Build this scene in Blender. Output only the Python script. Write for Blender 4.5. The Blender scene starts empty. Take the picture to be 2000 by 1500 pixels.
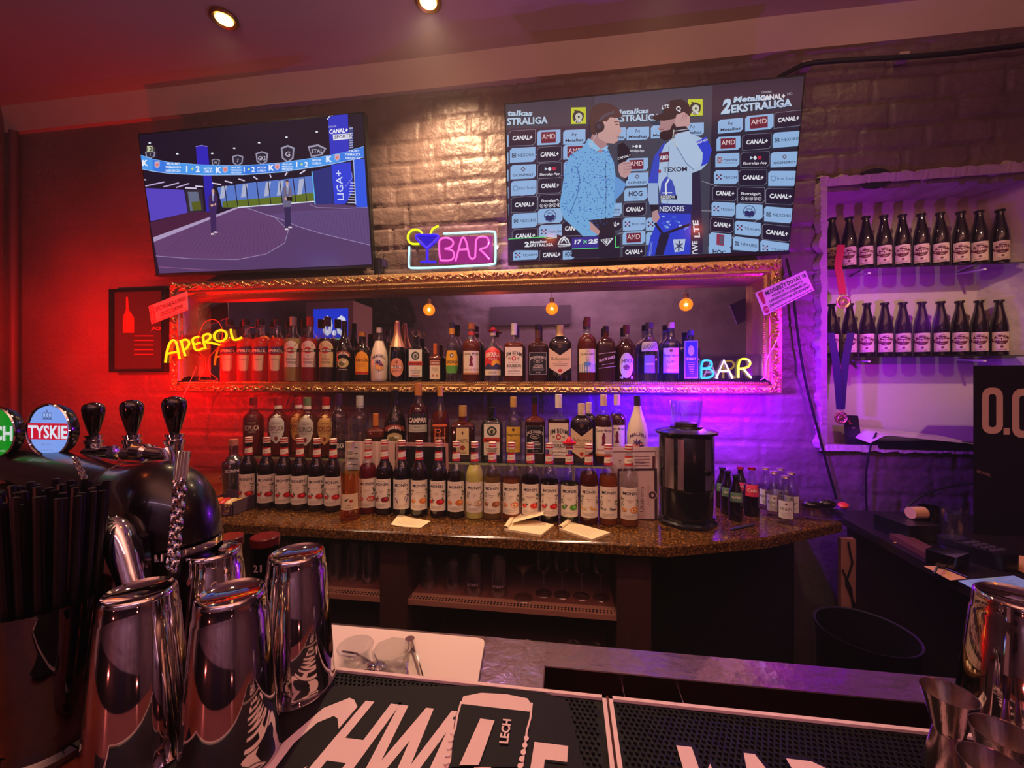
import bpy, math, random
from mathutils import Vector, noise
random.seed(7)
sc = bpy.context.scene
col = sc.collection
R_ = math.radians
# ------------------------------------------------------------------ camera
F = 780.0
TH = math.atan(F * 1.765e-4)
S, C_ = math.sin(TH), math.cos(TH)
HZ = 746.0
EYE = 1.48
cam = bpy.data.cameras.new('camera')
cam.sensor_fit = 'HORIZONTAL'; cam.sensor_width = 36.0
cam.lens = 36.0 * F / 2000.0
cam.shift_y = -(750 - HZ) / 2000.0
cam.clip_start = 0.02
co = bpy.data.objects.new('camera', cam); col.objects.link(co)
co.location = (0, 0, EYE)
co.rotation_euler = (math.pi / 2, 0, TH)
sc.camera = co
# ------------------------------------------------------------------ view / world
sc.view_settings.view_transform = 'Standard'
sc.view_settings.look = 'None'
sc.view_settings.gamma = 1
sc.view_settings.exposure = 0.0
sc.cycles.max_bounces = 7
sc.cycles.transparent_max_bounces = 24
sc.cycles.transmission_bounces = 6
sc.cycles.caustics_reflective = False
sc.cycles.caustics_refractive = False
sc.cycles.sample_clamp_indirect = 4.0
w = bpy.data.worlds.new('world'); sc.world = w; w.use_nodes = True
w.node_tree.nodes['Background'].inputs[0].default_value = (0.02, 0.012, 0.016, 1)
w.node_tree.nodes['Background'].inputs[1].default_value = 0.25
vs_ = w.node_tree.nodes.new('ShaderNodeVolumeScatter'); vs_.inputs['Density'].default_value = .013; vs_.inputs['Color'].default_value = (.92, .92, .92, 1)   # thin added haze, imitates the lens glow around the neon signs
w.node_tree.links.new(vs_.outputs[0], [n for n in w.node_tree.nodes if n.type == 'OUTPUT_WORLD'][0].inputs['Volume'])

def lin(c):
    return tuple(((v / 255) / 12.92 if v / 255 <= .04045 else ((v / 255 + .055) / 1.055) ** 2.4) for v in c)

def dirv(px, py):
    u = (px - 1000) / F
    return (-S + u * C_, C_ + u * S, (HZ - py) / F)
def onY(px, py, Y):
    d = dirv(px, py); t = Y / d[1]
    return Vector((d[0] * t, Y, EYE + d[2] * t))
def onZ(px, py, z):
    d = dirv(px, py); t = (z - EYE) / d[2]
    return Vector((d[0] * t, d[1] * t, z))
def onD(px, py, t):
    d = dirv(px, py)
    return Vector((d[0] * t, d[1] * t, EYE + d[2] * t))
def Zd(p):
    return -S * p[0] + C_ * p[1]
def ppm(p):          # metres per photo pixel at point p
    return Zd(p) / F

def lamp(name, kind, loc, color, power, size=.05, target=None, **kw):
    l = bpy.data.lights.new(name, kind); l.color = color; l.energy = power
    if kind == 'POINT': l.shadow_soft_size = min(size, .012)
    if kind == 'SPOT':
        l.shadow_soft_size = size; l.spot_size = R_(kw.get('angle', 80)); l.spot_blend = kw.get('blend', .6)
    if kind == 'AREA':
        l.shape = 'RECTANGLE'; l.size = kw.get('sx', .3); l.size_y = kw.get('sy', .3)
    o = bpy.data.objects.new(name, l); col.objects.link(o); o.location = loc
    if target is not None:
        o.rotation_euler = (Vector(target) - Vector(loc)).to_track_quat('-Z', 'Y').to_euler()
    return o

CEIL = 3.26
WY = 2.15            # brick wall plane
BARZ = EYE - .394
CTZ = EYE - .528     # back counter top
MIRY = 2.115
WARM = (1.0, .60, .30)
SPOTS = [(-1.658, 1.74, 16), (-.64, 1.79, 125), (.40, 1.80, 24), (1.42, 1.80, 3)]
for i, (x, y, e) in enumerate(SPOTS):
    lamp('ceiling_spot_light', 'SPOT', (x, y, CEIL - .06), (1, .66, .38), e, .03, (x + .1, y + .12, 0), angle=125, blend=.9)
# three filament bulbs hanging over the bar (seen in the mirror)
BULBS = []
for px, py in ((838, 605), (1078, 603), (1340, 595)):
    v = onY(px, py, 2*2.102 - .42); BULBS.append((v[0], .42, v[2]))
for p in BULBS: lamp('filament_bulb_light', 'POINT', (p[0], p[1], p[2]), (1, .46, .36), 8.5, .012)
# added unseen spots that brighten the counter bottles and the niche
for x, t, e, an in ((-1.5, (-.9, 1.72, 1.15), 24, 52), (-.4, (-.35, 1.72, 1.15), 60, 52), (.5, (.2, 1.72, 1.15), 40, 52), (1.5, (1.75, 2.2, 1.82), 115, 27)):
    lamp('bottle_fill_spot', 'SPOT', (x, .30, CEIL - .06), (1, .70, .48), e, .03, t, angle=an, blend=.8)
lamp('front_wall_fill', 'AREA', (-.2, -1.75, 3.15), (.80, .46, .74), 40, target=(0, -2.3, 1.9), sx=3.5, sy=.3)  # added unseen area lamp, brightens the front wall shown in the mirror
lamp('ceiling_fill', 'AREA', (.5, -.55, 2.72), (1, .50, .42), 95, target=(.5, -.55, 4), sx=3.6, sy=.3)   # added unseen area lamp that brightens the ceiling
lamp('red_front_fill', 'POINT', (-1.0, -1.4, 1.2), (1, .16, .14), 8, .012)  # added red fill lamp behind the camera, reddens tins and mats
lamp('red_front_fill', 'POINT', (1.4, -1.4, 1.2), (1, .22, .2), 4, .012)  # second added red fill on the other side
# the neon signs' own light, thrown back onto the bricks
def sign(name, loc, c, e, tg, an=165): lamp(name, 'SPOT', loc, c, e, .012, tg, angle=an, blend=1)
sign('aperitif_neon_light', (-2.14, 1.62, 1.44), (1, .001, .0), 50, (-2.30, 2.15, 1.62))
sign('aperitif_neon_light', (-2.95, 1.45, 1.75), (1, .001, .0), 62, (-2.80, 2.15, 1.66))
sign('bar_neon_light', (.80, 1.80, 1.44), (.20, .0, 1), 58, (.86, 2.15, 1.36))
sign('bar_neon_light', (.42, 1.86, 1.44), (.04, .001, 1), 52, (.42, 2.15, 1.34))
sign('bar_neon_light', (1.32, 1.62, 1.70), (.40, .003, .9), 26, (1.12, 2.15, 1.78))
lamp('bar_neon_light', 'POINT', (.62, 1.90, 1.44), (.26, .01, 1), 14, .012)
lamp('pink_neon_light', 'POINT', (-.36, 1.97, 2.20), (.8, .25, 1), 2)

# ------------------------------------------------------------------ materials
MC = {}
def nodes(m):
    m.use_nodes = True; nt = m.node_tree
    return nt, nt.nodes['Principled BSDF']
def pm(name, c, rough=.5, metal=0, spec=.5, coat=0, emit=None, es=0, trans=0, bump=None, alpha=1):
    if name in MC: return MC[name]
    m = bpy.data.materials.new(name); nt, b = nodes(m)
    b.inputs['Base Color'].default_value = (*lin(c), 1)
    b.inputs['Roughness'].default_value = rough
    b.inputs['Metallic'].default_value = metal
    b.inputs['Specular IOR Level'].default_value = spec
    b.inputs['Coat Weight'].default_value = coat
    b.inputs['Transmission Weight'].default_value = trans
    if emit:
        b.inputs['Emission Color'].default_value = (*lin(emit), 1)
        b.inputs['Emission Strength'].default_value = es
    if bump:
        sc_, st = bump
        tc = nt.nodes.new('ShaderNodeTexCoord'); n = nt.nodes.new('ShaderNodeTexNoise'); bp = nt.nodes.new('ShaderNodeBump')
        n.inputs['Scale'].default_value = sc_; n.inputs['Detail'].default_value = 6
        bp.inputs['Strength'].default_value = st; bp.inputs['Distance'].default_value = .01
        nt.links.new(tc.outputs['Object'], n.inputs['Vector']); nt.links.new(n.outputs['Fac'], bp.inputs['Height'])
        nt.links.new(bp.outputs['Normal'], b.inputs['Normal'])
    MC[name] = m
    return m
def flat(c):         # printed colour
    return pm('print_%d_%d_%d' % c, c, .45)
def lit(c, s=1.0):   # screen colour
    k = 'screen_%d_%d_%d_%d' % (*c, int(s * 100))
    if k in MC: return MC[k]
    m = bpy.data.materials.new(k); nt, b = nodes(m)
    b.inputs['Base Color'].default_value = (.004, .004, .005, 1)
    b.inputs['Roughness'].default_value = .12
    b.inputs['Emission Color'].default_value = (*lin(c), 1)
    b.inputs['Emission Strength'].default_value = s
    MC[k] = m
    return m
def neon(name, c, s):
    return pm(name, (16, 14, 16), .3, emit=c, es=s)
def thin(name, c, gl=1.0, rough=.02, dens=1.0):
    """thin tinted glass wall"""
    if name in MC: return MC[name]
    m = bpy.data.materials.new(name); m.use_nodes = True; nt = m.node_tree
    for n in list(nt.nodes): nt.nodes.remove(n)
    o = nt.nodes.new('ShaderNodeOutputMaterial'); mix = nt.nodes.new('ShaderNodeMixShader')
    t = nt.nodes.new('ShaderNodeBsdfTransparent'); g = nt.nodes.new('ShaderNodeBsdfGlossy'); f = nt.nodes.new('ShaderNodeFresnel')
    mp = nt.nodes.new('ShaderNodeMath'); mp.operation = 'MULTIPLY_ADD'; mp.inputs[1].default_value = 1.5 * gl; mp.inputs[2].default_value = .045 * gl
    mp.use_clamp = True
    t.inputs[0].default_value = (*lin(c), 1); g.inputs[0].default_value = (1, 1, 1, 1); g.inputs['Roughness'].default_value = rough
    L = nt.links.new
    ge = nt.nodes.new('ShaderNodeNewGeometry'); bm_ = nt.nodes.new('ShaderNodeMath'); bm_.operation = 'MULTIPLY_ADD'; bm_.inputs[1].default_value = 1/1.5 - 1.5; bm_.inputs[2].default_value = 1.5
    L(ge.outputs['Backfacing'], bm_.inputs[0]); L(bm_.outputs[0], f.inputs[0])
    L(f.outputs[0], mp.inputs[0]); L(mp.outputs[0], mix.inputs[0]); L(t.outputs[0], mix.inputs[1]); L(g.outputs[0], mix.inputs[2]); L(mix.outputs[0], o.inputs[0])
    MC[name] = m
    return m
def liq(name, c, tint=.35, rough=.06):
    """dark liquid seen through glass: partly see-through, glossy"""
    if name in MC: return MC[name]
    m = bpy.data.materials.new(name); m.use_nodes = True; nt = m.node_tree
    b = nt.nodes['Principled BSDF']; o = [n for n in nt.nodes if n.type == 'OUTPUT_MATERIAL'][0]
    b.inputs['Base Color'].default_value = (*lin(c), 1); b.inputs['Roughness'].default_value = rough
    b.inputs['Coat Weight'].default_value = 1; b.inputs['Coat Roughness'].default_value = .03
    t = nt.nodes.new('ShaderNodeBsdfTransparent'); t.inputs[0].default_value = (*[min(1, v * 1.5 + .02) for v in lin(c)], 1)
    mix = nt.nodes.new('ShaderNodeMixShader'); mix.inputs[0].default_value = tint
    nt.links.new(b.outputs[0], mix.inputs[1]); nt.links.new(t.outputs[0], mix.inputs[2]); nt.links.new(mix.outputs[0], o.inputs[0])
    MC[name] = m
    return m

def brick_mat(name, c1, c2, bump=.5):
    m = bpy.data.materials.new(name); nt, b = nodes(m); L = nt.links.new; N = nt.nodes.new
    tc = N('ShaderNodeTexCoord')
    n1 = N('ShaderNodeTexNoise'); n1.inputs['Scale'].default_value = 2.2; n1.inputs['Detail'].default_value = 8
    n2 = N('ShaderNodeTexNoise'); n2.inputs['Scale'].default_value = 38; n2.inputs['Detail'].default_value = 8
    r = N('ShaderNodeValToRGB'); r.color_ramp.elements[0].position = .35; r.color_ramp.elements[1].position = .68
    r.color_ramp.elements[0].color = (*lin(c1), 1); r.color_ramp.elements[1].color = (*lin(c2), 1)
    bp = N('ShaderNodeBump'); bp.inputs['Strength'].default_value = bump; bp.inputs['Distance'].default_value = .012
    L(tc.outputs['Object'], n1.inputs[0]); L(tc.outputs['Object'], n2.inputs[0]); L(n1.outputs[0], r.inputs[0])
    L(r.outputs[0], b.inputs['Base Color']); L(n2.outputs[0], bp.inputs['Height']); L(bp.outputs[0], b.inputs['Normal'])
    b.inputs['Roughness'].default_value = .42
    return m
M_BRICK = brick_mat('painted_brick', (104, 84, 80), (128, 106, 100))
M_BRICKL = brick_mat('painted_brick_pale', (128, 116, 122), (150, 138, 144))
M_PLASTER = brick_mat('rough_white_plaster', (176, 160, 148), (205, 190, 176), .35)
M_CEIL = pm('ceiling_paint', (190, 166, 156), .7, bump=(6, .15))
M_BAND = pm('cornice_paint', (204, 182, 166), .7, bump=(6, .15))
def granite():
    m = bpy.data.materials.new('speckled_granite'); nt, b = nodes(m); L = nt.links.new; N = nt.nodes.new
    tc = N('ShaderNodeTexCoord'); v = N('ShaderNodeTexVoronoi'); v.inputs['Scale'].default_value = 190
    n = N('ShaderNodeTexNoise'); n.inputs['Scale'].default_value = 120; n.inputs['Detail'].default_value = 4
    mx = N('ShaderNodeMath'); mx.operation = 'MULTIPLY'
    r = N('ShaderNodeValToRGB'); e = r.color_ramp.elements
    e[0].position = .12; e[0].color = (*lin((58, 34, 14)), 1); e[1].position = .62; e[1].color = (*lin((168, 124, 66)), 1)
    x = e.new(.36); x.color = (*lin((112, 70, 30)), 1)
    L(tc.outputs['Object'], v.inputs[0]); L(tc.outputs['Object'], n.inputs[0]); L(v.outputs['Color'], mx.inputs[0]); L(n.outputs[0], mx.inputs[1])
    L(mx.outputs[0], r.inputs[0]); L(r.outputs[0], b.inputs['Base Color']); b.inputs['Roughness'].default_value = .16
    return m
M_GRAN = granite()
def wood(name, c1, c2, rough=.35, axis=(1, 14, 14)):
    m = bpy.data.materials.new(name); nt, b = nodes(m); L = nt.links.new; N = nt.nodes.new
    tc = N('ShaderNodeTexCoord'); mp = N('ShaderNodeMapping'); mp.inputs['Scale'].default_value = axis
    n = N('ShaderNodeTexNoise'); n.inputs['Scale'].default_value = 4; n.inputs['Detail'].default_value = 8
    r = N('ShaderNodeValToRGB'); r.color_ramp.elements[0].color = (*lin(c1), 1); r.color_ramp.elements[1].color = (*lin(c2), 1)
    L(tc.outputs['Object'], mp.inputs[0]); L(mp.outputs[0], n.inputs[0]); L(n.outputs[0], r.inputs[0]); L(r.outputs[0], b.inputs['Base Color'])
    b.inputs['Roughness'].default_value = rough
    return m
M_BAR = wood('red_brown_bar_wood', (88, 34, 18), (140, 62, 34))
M_CAB = wood('dark_cabinet_wood', (52, 24, 22), (70, 34, 30), .5, (14, 14, 1))
def brushed(name, c, rough, sc_=(2, 60, 60), st=.1):
    m = bpy.data.materials.new(name); nt, b = nodes(m); L = nt.links.new; N = nt.nodes.new
    tc = N('ShaderNodeTexCoord'); mp = N('ShaderNodeMapping'); mp.inputs['Scale'].default_value = sc_
    n = N('ShaderNodeTexNoise'); n.inputs['Scale'].default_value = 6; n.inputs['Detail'].default_value = 6
    bp = N('ShaderNodeBump'); bp.inputs['Strength'].default_value = st; bp.inputs['Distance'].default_value = .01
    L(tc.outputs['Object'], mp.inputs[0]); L(mp.outputs[0], n.inputs[0]); L(n.outputs[0], bp.inputs['Height']); L(bp.outputs[0], b.inputs['Normal'])
    b.inputs['Base Color'].default_value = (*lin(c), 1); b.inputs['Metallic'].default_value = 1; b.inputs['Roughness'].default_value = rough
    return m
M_STEEL = brushed('worn_steel_sheet', (176, 168, 170), .20, (5, 5, 5), .28)
M_TIN = pm('polished_tin', (200, 190, 186), .05, 1)
M_JIG = brushed('brushed_jigger_steel', (190, 170, 166), .2, (60, 60, 1), .06)
M_CHROME = pm('chrome', (225, 222, 220), .07, 1)
M_GOLD = pm('antique_gold', (224, 188, 128), .36, 1, bump=(90, .25))
M_GOLDD = pm('dull_gold', (178, 138, 88), .36, 1)
M_BLK = pm('black_plastic', (14, 12, 13), .35)
M_BLKG = pm('gloss_black', (9, 5, 6), .10, coat=.6)
M_TAP = pm('satin_black_enamel', (16, 8, 9), .26, coat=.4)
M_RUB = pm('black_rubber', (10, 7, 8), .6, spec=.25, bump=(60, .3))
M_WHITE = pm('white_plastic', (226, 214, 206), .45)
M_PAPER = pm('white_paper', (228, 214, 190), .7)
M_PAPERB = pm('pale_blue_paper', (150, 200, 240), .7)
M_CLEAR = thin('clear_glass', (246, 248, 248))
M_ACRY = thin('clear_acrylic', (232, 226, 240), .8)
M_MIRROR = pm('silvered_mirror', (214, 200, 208), .015, 1)
M_DGLASS = thin('greenish_shelf_glass', (186, 200, 176), 1.2)
M_CABLE = pm('black_cable', (10, 8, 9), .4)
M_CABLEW = pm('white_cable', (210, 190, 180), .45)
M_FLOOR = pm('dark_floor', (26, 18, 18), .5)

# ------------------------------------------------------------------ geometry helpers
class MB:
    def __init__(s): s.v = []; s.f = []; s.m = []; s.ms = []
    def mi(s, mat):
        if mat not in s.ms: s.ms.append(mat)
        return s.ms.index(mat)
    def add(s, vs, fs, mat):
        o = len(s.v); s.v += [tuple(v) for v in vs]; k = s.mi(mat)
        for f in fs: s.f.append(tuple(i + o for i in f)); s.m.append(k)
        return s
    def box(s, a, b, mat):
        x0, y0, z0 = [min(a[i], b[i]) for i in range(3)]; x1, y1, z1 = [max(a[i], b[i]) for i in range(3)]
        return s.add([(x0,y0,z0),(x1,y0,z0),(x1,y1,z0),(x0,y1,z0),(x0,y0,z1),(x1,y0,z1),(x1,y1,z1),(x0,y1,z1)],
              [(0,3,2,1),(4,5,6,7),(0,1,5,4),(1,2,6,5),(2,3,7,6),(3,0,4,7)], mat)
    def obox(s, c, ax, ay, az, mat):     # centre and three half-axis vectors
        c = Vector(c); ax, ay, az = Vector(ax), Vector(ay), Vector(az)
        vs = [c + i*ax + j*ay + k*az for k in (-1,1) for j in (-1,1) for i in (-1,1)]
        return s.add(vs, [(0,2,3,1),(4,5,7,6),(0,1,5,4),(1,3,7,5),(3,2,6,7),(2,0,4,6)], mat)
    def rbox(s, a, b, mat, r=.006, n=3):   # box with rounded vertical edges
        x0, y0, z0 = [min(a[i], b[i]) for i in range(3)]; x1, y1, z1 = [max(a[i], b[i]) for i in range(3)]
        ring = []
        for cx, cy, a0 in ((x1-r,y1-r,0),(x0+r,y1-r,90),(x0+r,y0+r,180),(x1-r,y0+r,270)):
            for k in range(n + 1):
                t = R_(a0 + 90 * k / n); ring.append((cx + r*math.cos(t), cy + r*math.sin(t)))
        return s.prism(ring, z0, z1, mat)
    def prism(s, ring, z0, z1, mat, capmat=None):
        n = len(ring); vs = [(x, y, z0) for x, y in ring] + [(x, y, z1) for x, y in ring]
        s.add(vs, [(i, (i+1)%n, (i+1)%n+n, i+n) for i in range(n)], mat)
        o = len(s.v); s.v += vs; k = s.mi(capmat or mat)
        s.f.append(tuple(o + i for i in reversed(range(n)))); s.m.append(s.mi(mat))
        s.f.append(tuple(o + i + n for i in range(n))); s.m.append(k)
        return s
    def lathe(s, prof, mat, seg=24, c=(0, 0), sy=1.0, ex=2.0, mats=None, cap0=True, cap1=True, axis=None):
        """prof [(z, r)...]; ex > 2 squares the section; mats picks a material by ring index"""
        def pt(a, r, z):
            ca, sa = math.cos(a), math.sin(a)
            if ex != 2.0:
                k = (abs(ca) ** ex + abs(sa) ** ex) ** (-1 / ex); ca *= k; sa *= k
            x, y = r * ca, r * sa * sy
            if axis: 
                o, ux, uy, uz = axis
                return tuple(Vector(o) + Vector(ux)*x + Vector(uy)*y + Vector(uz)*z)
            return (c[0] + x, c[1] + y, z)
        o = len(s.v)
        for z, r in prof:
            for i in range(seg): s.v.append(pt(2 * math.pi * (i + .5) / seg, r, z))
        for j in range(len(prof) - 1):
            k = s.mi(mats(j) if mats else mat)
            for i in range(seg):
                a, b = o + j*seg + i, o + j*seg + (i+1) % seg
                s.f.append((a, b, b + seg, a + seg)); s.m.append(k)
        if cap0 and prof[0][1] > 1e-5: s.f.append(tuple(o + i for i in reversed(range(seg)))); s.m.append(s.mi(mats(0) if mats else mat))
        if cap1 and prof[-1][1] > 1e-5:
            q = o + (len(prof)-1) * seg; s.f.append(tuple(q + i for i in range(seg))); s.m.append(s.mi(mats(len(prof)-2) if mats else mat))
        return s
    def tube(s, pts, r, mat, seg=8, closed=False):
        pts = [Vector(p) for p in pts]; n = len(pts)
        rs = r if isinstance(r, (list, tuple)) else [r] * n
        o = len(s.v); k = s.mi(mat); nrm = None
        for i in range(n):
            a = pts[(i-1) % n] if closed or i > 0 else pts[i]; b = pts[(i+1) % n] if closed or i < n-1 else pts[i]
            t = (b - a).normalized()
            if nrm is None:
                nrm = t.cross(Vector((0, 0, 1)))
                if nrm.length < .1: nrm = t.cross(Vector((0, 1, 0)))
            nrm = (nrm - t * nrm.dot(t)).normalized(); bn = t.cross(nrm)
            for j in range(seg):
                q = 2 * math.pi * j / seg; s.v.append(tuple(pts[i] + (nrm * math.cos(q) + bn * math.sin(q)) * rs[i]))
        for i in range(n if closed else n - 1):
            i2 = (i + 1) % n
            for j in range(seg):
                j2 = (j+1) % seg; s.f.append((o+i*seg+j, o+i*seg+j2, o+i2*seg+j2, o+i2*seg+j)); s.m.append(k)
        if not closed:
            s.f.append(tuple(o + j for j in reversed(range(seg)))); s.m.append(k)
            s.f.append(tuple(o + (n-1)*seg + j for j in range(seg))); s.m.append(k)
        return s
    def ell(s, c, ax, ay, az, mat, n=8, m=5):
        c = Vector(c); ax, ay, az = Vector(ax), Vector(ay), Vector(az); vs = []; fs = []
        vs.append(c - az)
        for j in range(1, m):
            t = math.pi * j / m - math.pi / 2
            for i in range(n):
                p = 2 * math.pi * i / n; vs.append(c + ax*math.cos(t)*math.cos(p) + ay*math.cos(t)*math.sin(p) + az*math.sin(t))
        vs.append(c + az)
        for i in range(n): fs.append((0, 1 + (i+1) % n, 1 + i))
        for j in range(m - 2):
            for i in range(n):
                a = 1 + j*n + i; b = 1 + j*n + (i+1) % n; fs.append((a, b, b + n, a + n))
        q = 1 + (m-2)*n
        for i in range(n): fs.append((q + i, q + (i+1) % n, len(vs) - 1))
        return s.add(vs, fs, mat)
    def build(s, name, parent=None, world=False, smooth=True, ang=40):
        me = bpy.data.meshes.new(name)
        vs = s.v
        if world and parent is not None:
            l = parent.location; vs = [(v[0]-l[0], v[1]-l[1], v[2]-l[2]) for v in vs]
        me.from_pydata(vs, [], s.f)
        for m in s.ms: me.materials.append(m)
        me.polygons.foreach_set('material_index', s.m)
        if smooth:
            me.polygons.foreach_set('use_smooth', [True] * len(s.f)); me.set_sharp_from_angle(angle=R_(ang))
        me.update()
        o = bpy.data.objects.new(name, me); col.objects.link(o)
        if parent is not None: o.parent = parent
        return o
def empty(name, loc, label, cat, group=None, rz=0):
    o = bpy.data.objects.new(name, None); col.objects.link(o); o.location = loc; o.rotation_euler = (0, 0, rz)
    o.empty_display_size = .02
    return tag(o, label, cat, group)
def tag(o, label, cat, group=None):
    o['label'] = label; o['category'] = cat
    if group: o['group'] = group
    return o
def struct(o): o['kind'] = 'structure'; return o
def clone(o, loc, label, rz=None, group=None):
    r = o.copy(); col.objects.link(r); r.location = loc
    if rz is not None: r.rotation_euler = (0, 0, rz)
    r['label'] = label
    if group: r['group'] = group
    for ch in list(o.children):
        c = ch.copy(); col.objects.link(c); c.parent = r
        for g in list(ch.children):
            d = g.copy(); col.objects.link(d); d.parent = c
    return r

TX = {}
def tgeo(st, bold=0.0):
    k = (st, bold)
    if k in TX: return TX[k]
    cu = bpy.data.curves.new('t', 'FONT'); cu.body = st; cu.offset = bold; cu.resolution_u = 2; cu.size = 1
    ob = bpy.data.objects.new('t', cu)
    me = bpy.data.meshes.new_from_object(ob)
    vs = [(v.co.x, v.co.y) for v in me.vertices]; fs = [tuple(p.vertices) for p in me.polygons]
    bpy.data.objects.remove(ob); bpy.data.curves.remove(cu); bpy.data.meshes.remove(me)
    if not vs: vs = [(0, 0)]
    x0 = min(v[0] for v in vs); x1 = max(v[0] for v in vs)
    TX[k] = ([(v[0] - x0, v[1]) for v in vs], fs, max(x1 - x0, 1e-3))
    return TX[k]
CAPH = .729
class Art:
    """flat artwork; fn(u, v, layer) -> point"""
    def __init__(s, fn, matf=flat, mb=None): s.fn = fn; s.mf = matf; s.b = mb or MB(); s.n = 0
    def mat(s, c): return s.mf(c) if isinstance(c, tuple) else c
    def poly(s, pts, c, layer=None):
        s.n += 1; l = s.n if layer is None else layer
        st = getattr(s, 'step', None); u0 = min(p[0] for p in pts); u1 = max(p[0] for p in pts)
        if st and u1 - u0 > st:
            k = int(math.ceil((u1-u0)/st))
            sv = getattr(s, 'stepv', None)
            for i in range(k):
                q = s.clip(s.clip(pts, u0 + (u1-u0)*i/k, 1), u0 + (u1-u0)*(i+1)/k, -1)
                if len(q) < 3: continue
                v0 = min(p[1] for p in q); v1 = max(p[1] for p in q); kv = max(1, int(math.ceil((v1-v0)/sv))) if sv else 1
                for j in range(kv):
                    r = q
                    if kv > 1:
                        t = [(b, a) for a, b in q]; t = s.clip(s.clip(t, v0 + (v1-v0)*j/kv, 1), v0 + (v1-v0)*(j+1)/kv, -1); r = [(b, a) for a, b in t]
                    if len(r) > 2: s.b.add([s.fn(u, v, l) for u, v in r], [tuple(range(len(r)))], s.mat(c))
            return s
        vs = [s.fn(u, v, l) for u, v in pts]; s.b.add(vs, [tuple(range(len(vs)))], s.mat(c)); return s
    def clip(s, pts, x, sg):
        out = []
        for a, b in zip(pts, pts[1:] + pts[:1]):
            ia, ib = (a[0]-x)*sg >= 0, (b[0]-x)*sg >= 0
            if ia: out.append(a)
            if ia != ib: t = (x-a[0])/(b[0]-a[0]); out.append((x, a[1]+(b[1]-a[1])*t))
        return out
    def rect(s, a, b, c, d, color, layer=None, nx=1):
        if getattr(s, 'stepv', None): return s.poly([(a, b), (c, b), (c, d), (a, d)], color, layer)
        s.n += 1; l = s.n if layer is None else layer; vs = []; fs = []
        for i in range(nx + 1):
            u = a + (c - a) * i / nx; vs += [s.fn(u, b, l), s.fn(u, d, l)]
        for i in range(nx): fs.append((2*i, 2*i+2, 2*i+3, 2*i+1))
        s.b.add(vs, fs, s.mat(color)); return s
    def disc(s, cu, cv, ru, rv, c, n=16, layer=None, rot=0):
        return s.poly([(cu + ru*math.cos(2*math.pi*i/n + .1)*math.cos(rot) - rv*math.sin(2*math.pi*i/n + .1)*math.sin(rot),
                        cv + ru*math.cos(2*math.pi*i/n + .1)*math.sin(rot) + rv*math.sin(2*math.pi*i/n + .1)*math.cos(rot)) for i in range(n)], c, layer)
    def line(s, pts, wd, c, layer=None):
        s.n += 1; l = s.n if layer is None else layer
        for (a, b), (p, q) in zip(pts[:-1], pts[1:]):
            dx, dy = p - a, q - b; L = math.hypot(dx, dy) or 1; nx, ny = -dy/L*wd/2, dx/L*wd/2
            s.b.add([s.fn(a+nx, b+ny, l), s.fn(p+nx, q+ny, l), s.fn(p-nx, q-ny, l), s.fn(a-nx, b-ny, l)], [(0,1,2,3)], s.mat(c))
        return s
    def text(s, st, cu, cv, h, c, maxw=None, bold=0.0, shear=0, arc=0, align='c', layer=None, up=1):
        """centred text, h = cap height; up=-1 when v grows downwards"""
        s.n += 1; l = s.n if layer is None else layer
        vs, fs, wd = tgeo(st, bold); k = h / CAPH; kx = k
        if maxw and wd * k > maxw: kx = maxw / wd
        W = wd * kx; off = {'c': -W/2, 'l': 0, 'r': -W}[align]; out = []
        for x, y in vs:
            uu = x * kx + off + shear * y * k; vv = (y * k - h / 2)
            if arc: vv -= arc * (uu / (W/2)) ** 2
            out.append(s.fn(cu + uu, cv + up * vv, l))
        s.b.add(out, fs if up == 1 else [tuple(reversed(f)) for f in fs], s.mat(c)); return s
    def btext(s, st, p0, p1, h, c, bold=0.0, shear=0, layer=None, vert=(0, -1)):
        """text fitted to a baseline p0-p1 (v grows downwards), cap height h"""
        s.n += 1; l = s.n if layer is None else layer
        vs, fs, wd = tgeo(st, bold); out = []
        for x, y in vs:
            a = x / wd; hh = y / CAPH * h
            out.append(s.fn(p0[0] + (p1[0]-p0[0]) * a + vert[0]*hh + shear*hh, p0[1] + (p1[1]-p0[1]) * a + vert[1]*hh, l))
        s.b.add(out, [tuple(reversed(f)) for f in fs], s.mat(c)); return s
    def build(s, name, parent=None, world=False): return s.b.build(name, parent, world, smooth=False)
# ================================================================== SETTING
NX0, NX1, NZ0, NZ1, NB = 1.245, 2.16, 1.157, 2.42, 2.315     # niche
def brickh(x, z, bw=.285, bh=.118):
    x += .012 * noise.noise((x*2.1, z*2.1, 3)); z += .016 * noise.noise((x*1.7, z*1.9, 8))
    row = math.floor(z / bh); fx = (x / bw + (.5 if row % 2 else 0) + .13 * math.sin(row * 2.3)) % 1; fz = (z / bh) % 1
    d = min(min(fx, 1-fx) * bw, min(fz, 1-fz) * bh)
    k = min(1, d / .011); k = k*k*(3-2*k)
    pl = noise.noise((x*1.3 + 4, z*1.3, 1)); soft = .35 + .65 * max(0, min(1, pl * 2.2 + .7))
    n = noise.noise((x*9, z*9, 2)) * .006 + noise.noise((x*28, z*30, 5)) * .004 + noise.noise((x*3, z*3, 9)) * .006
    q = max(.22, min(1, (x + 2.9) / .9))
    return (-.018 * (1-k) * soft + n) * q
def jag(x, z): return noise.noise((x*9, z*9, 11)) * .03 + noise.noise((x*30, z*30, 4)) * .010
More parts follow.
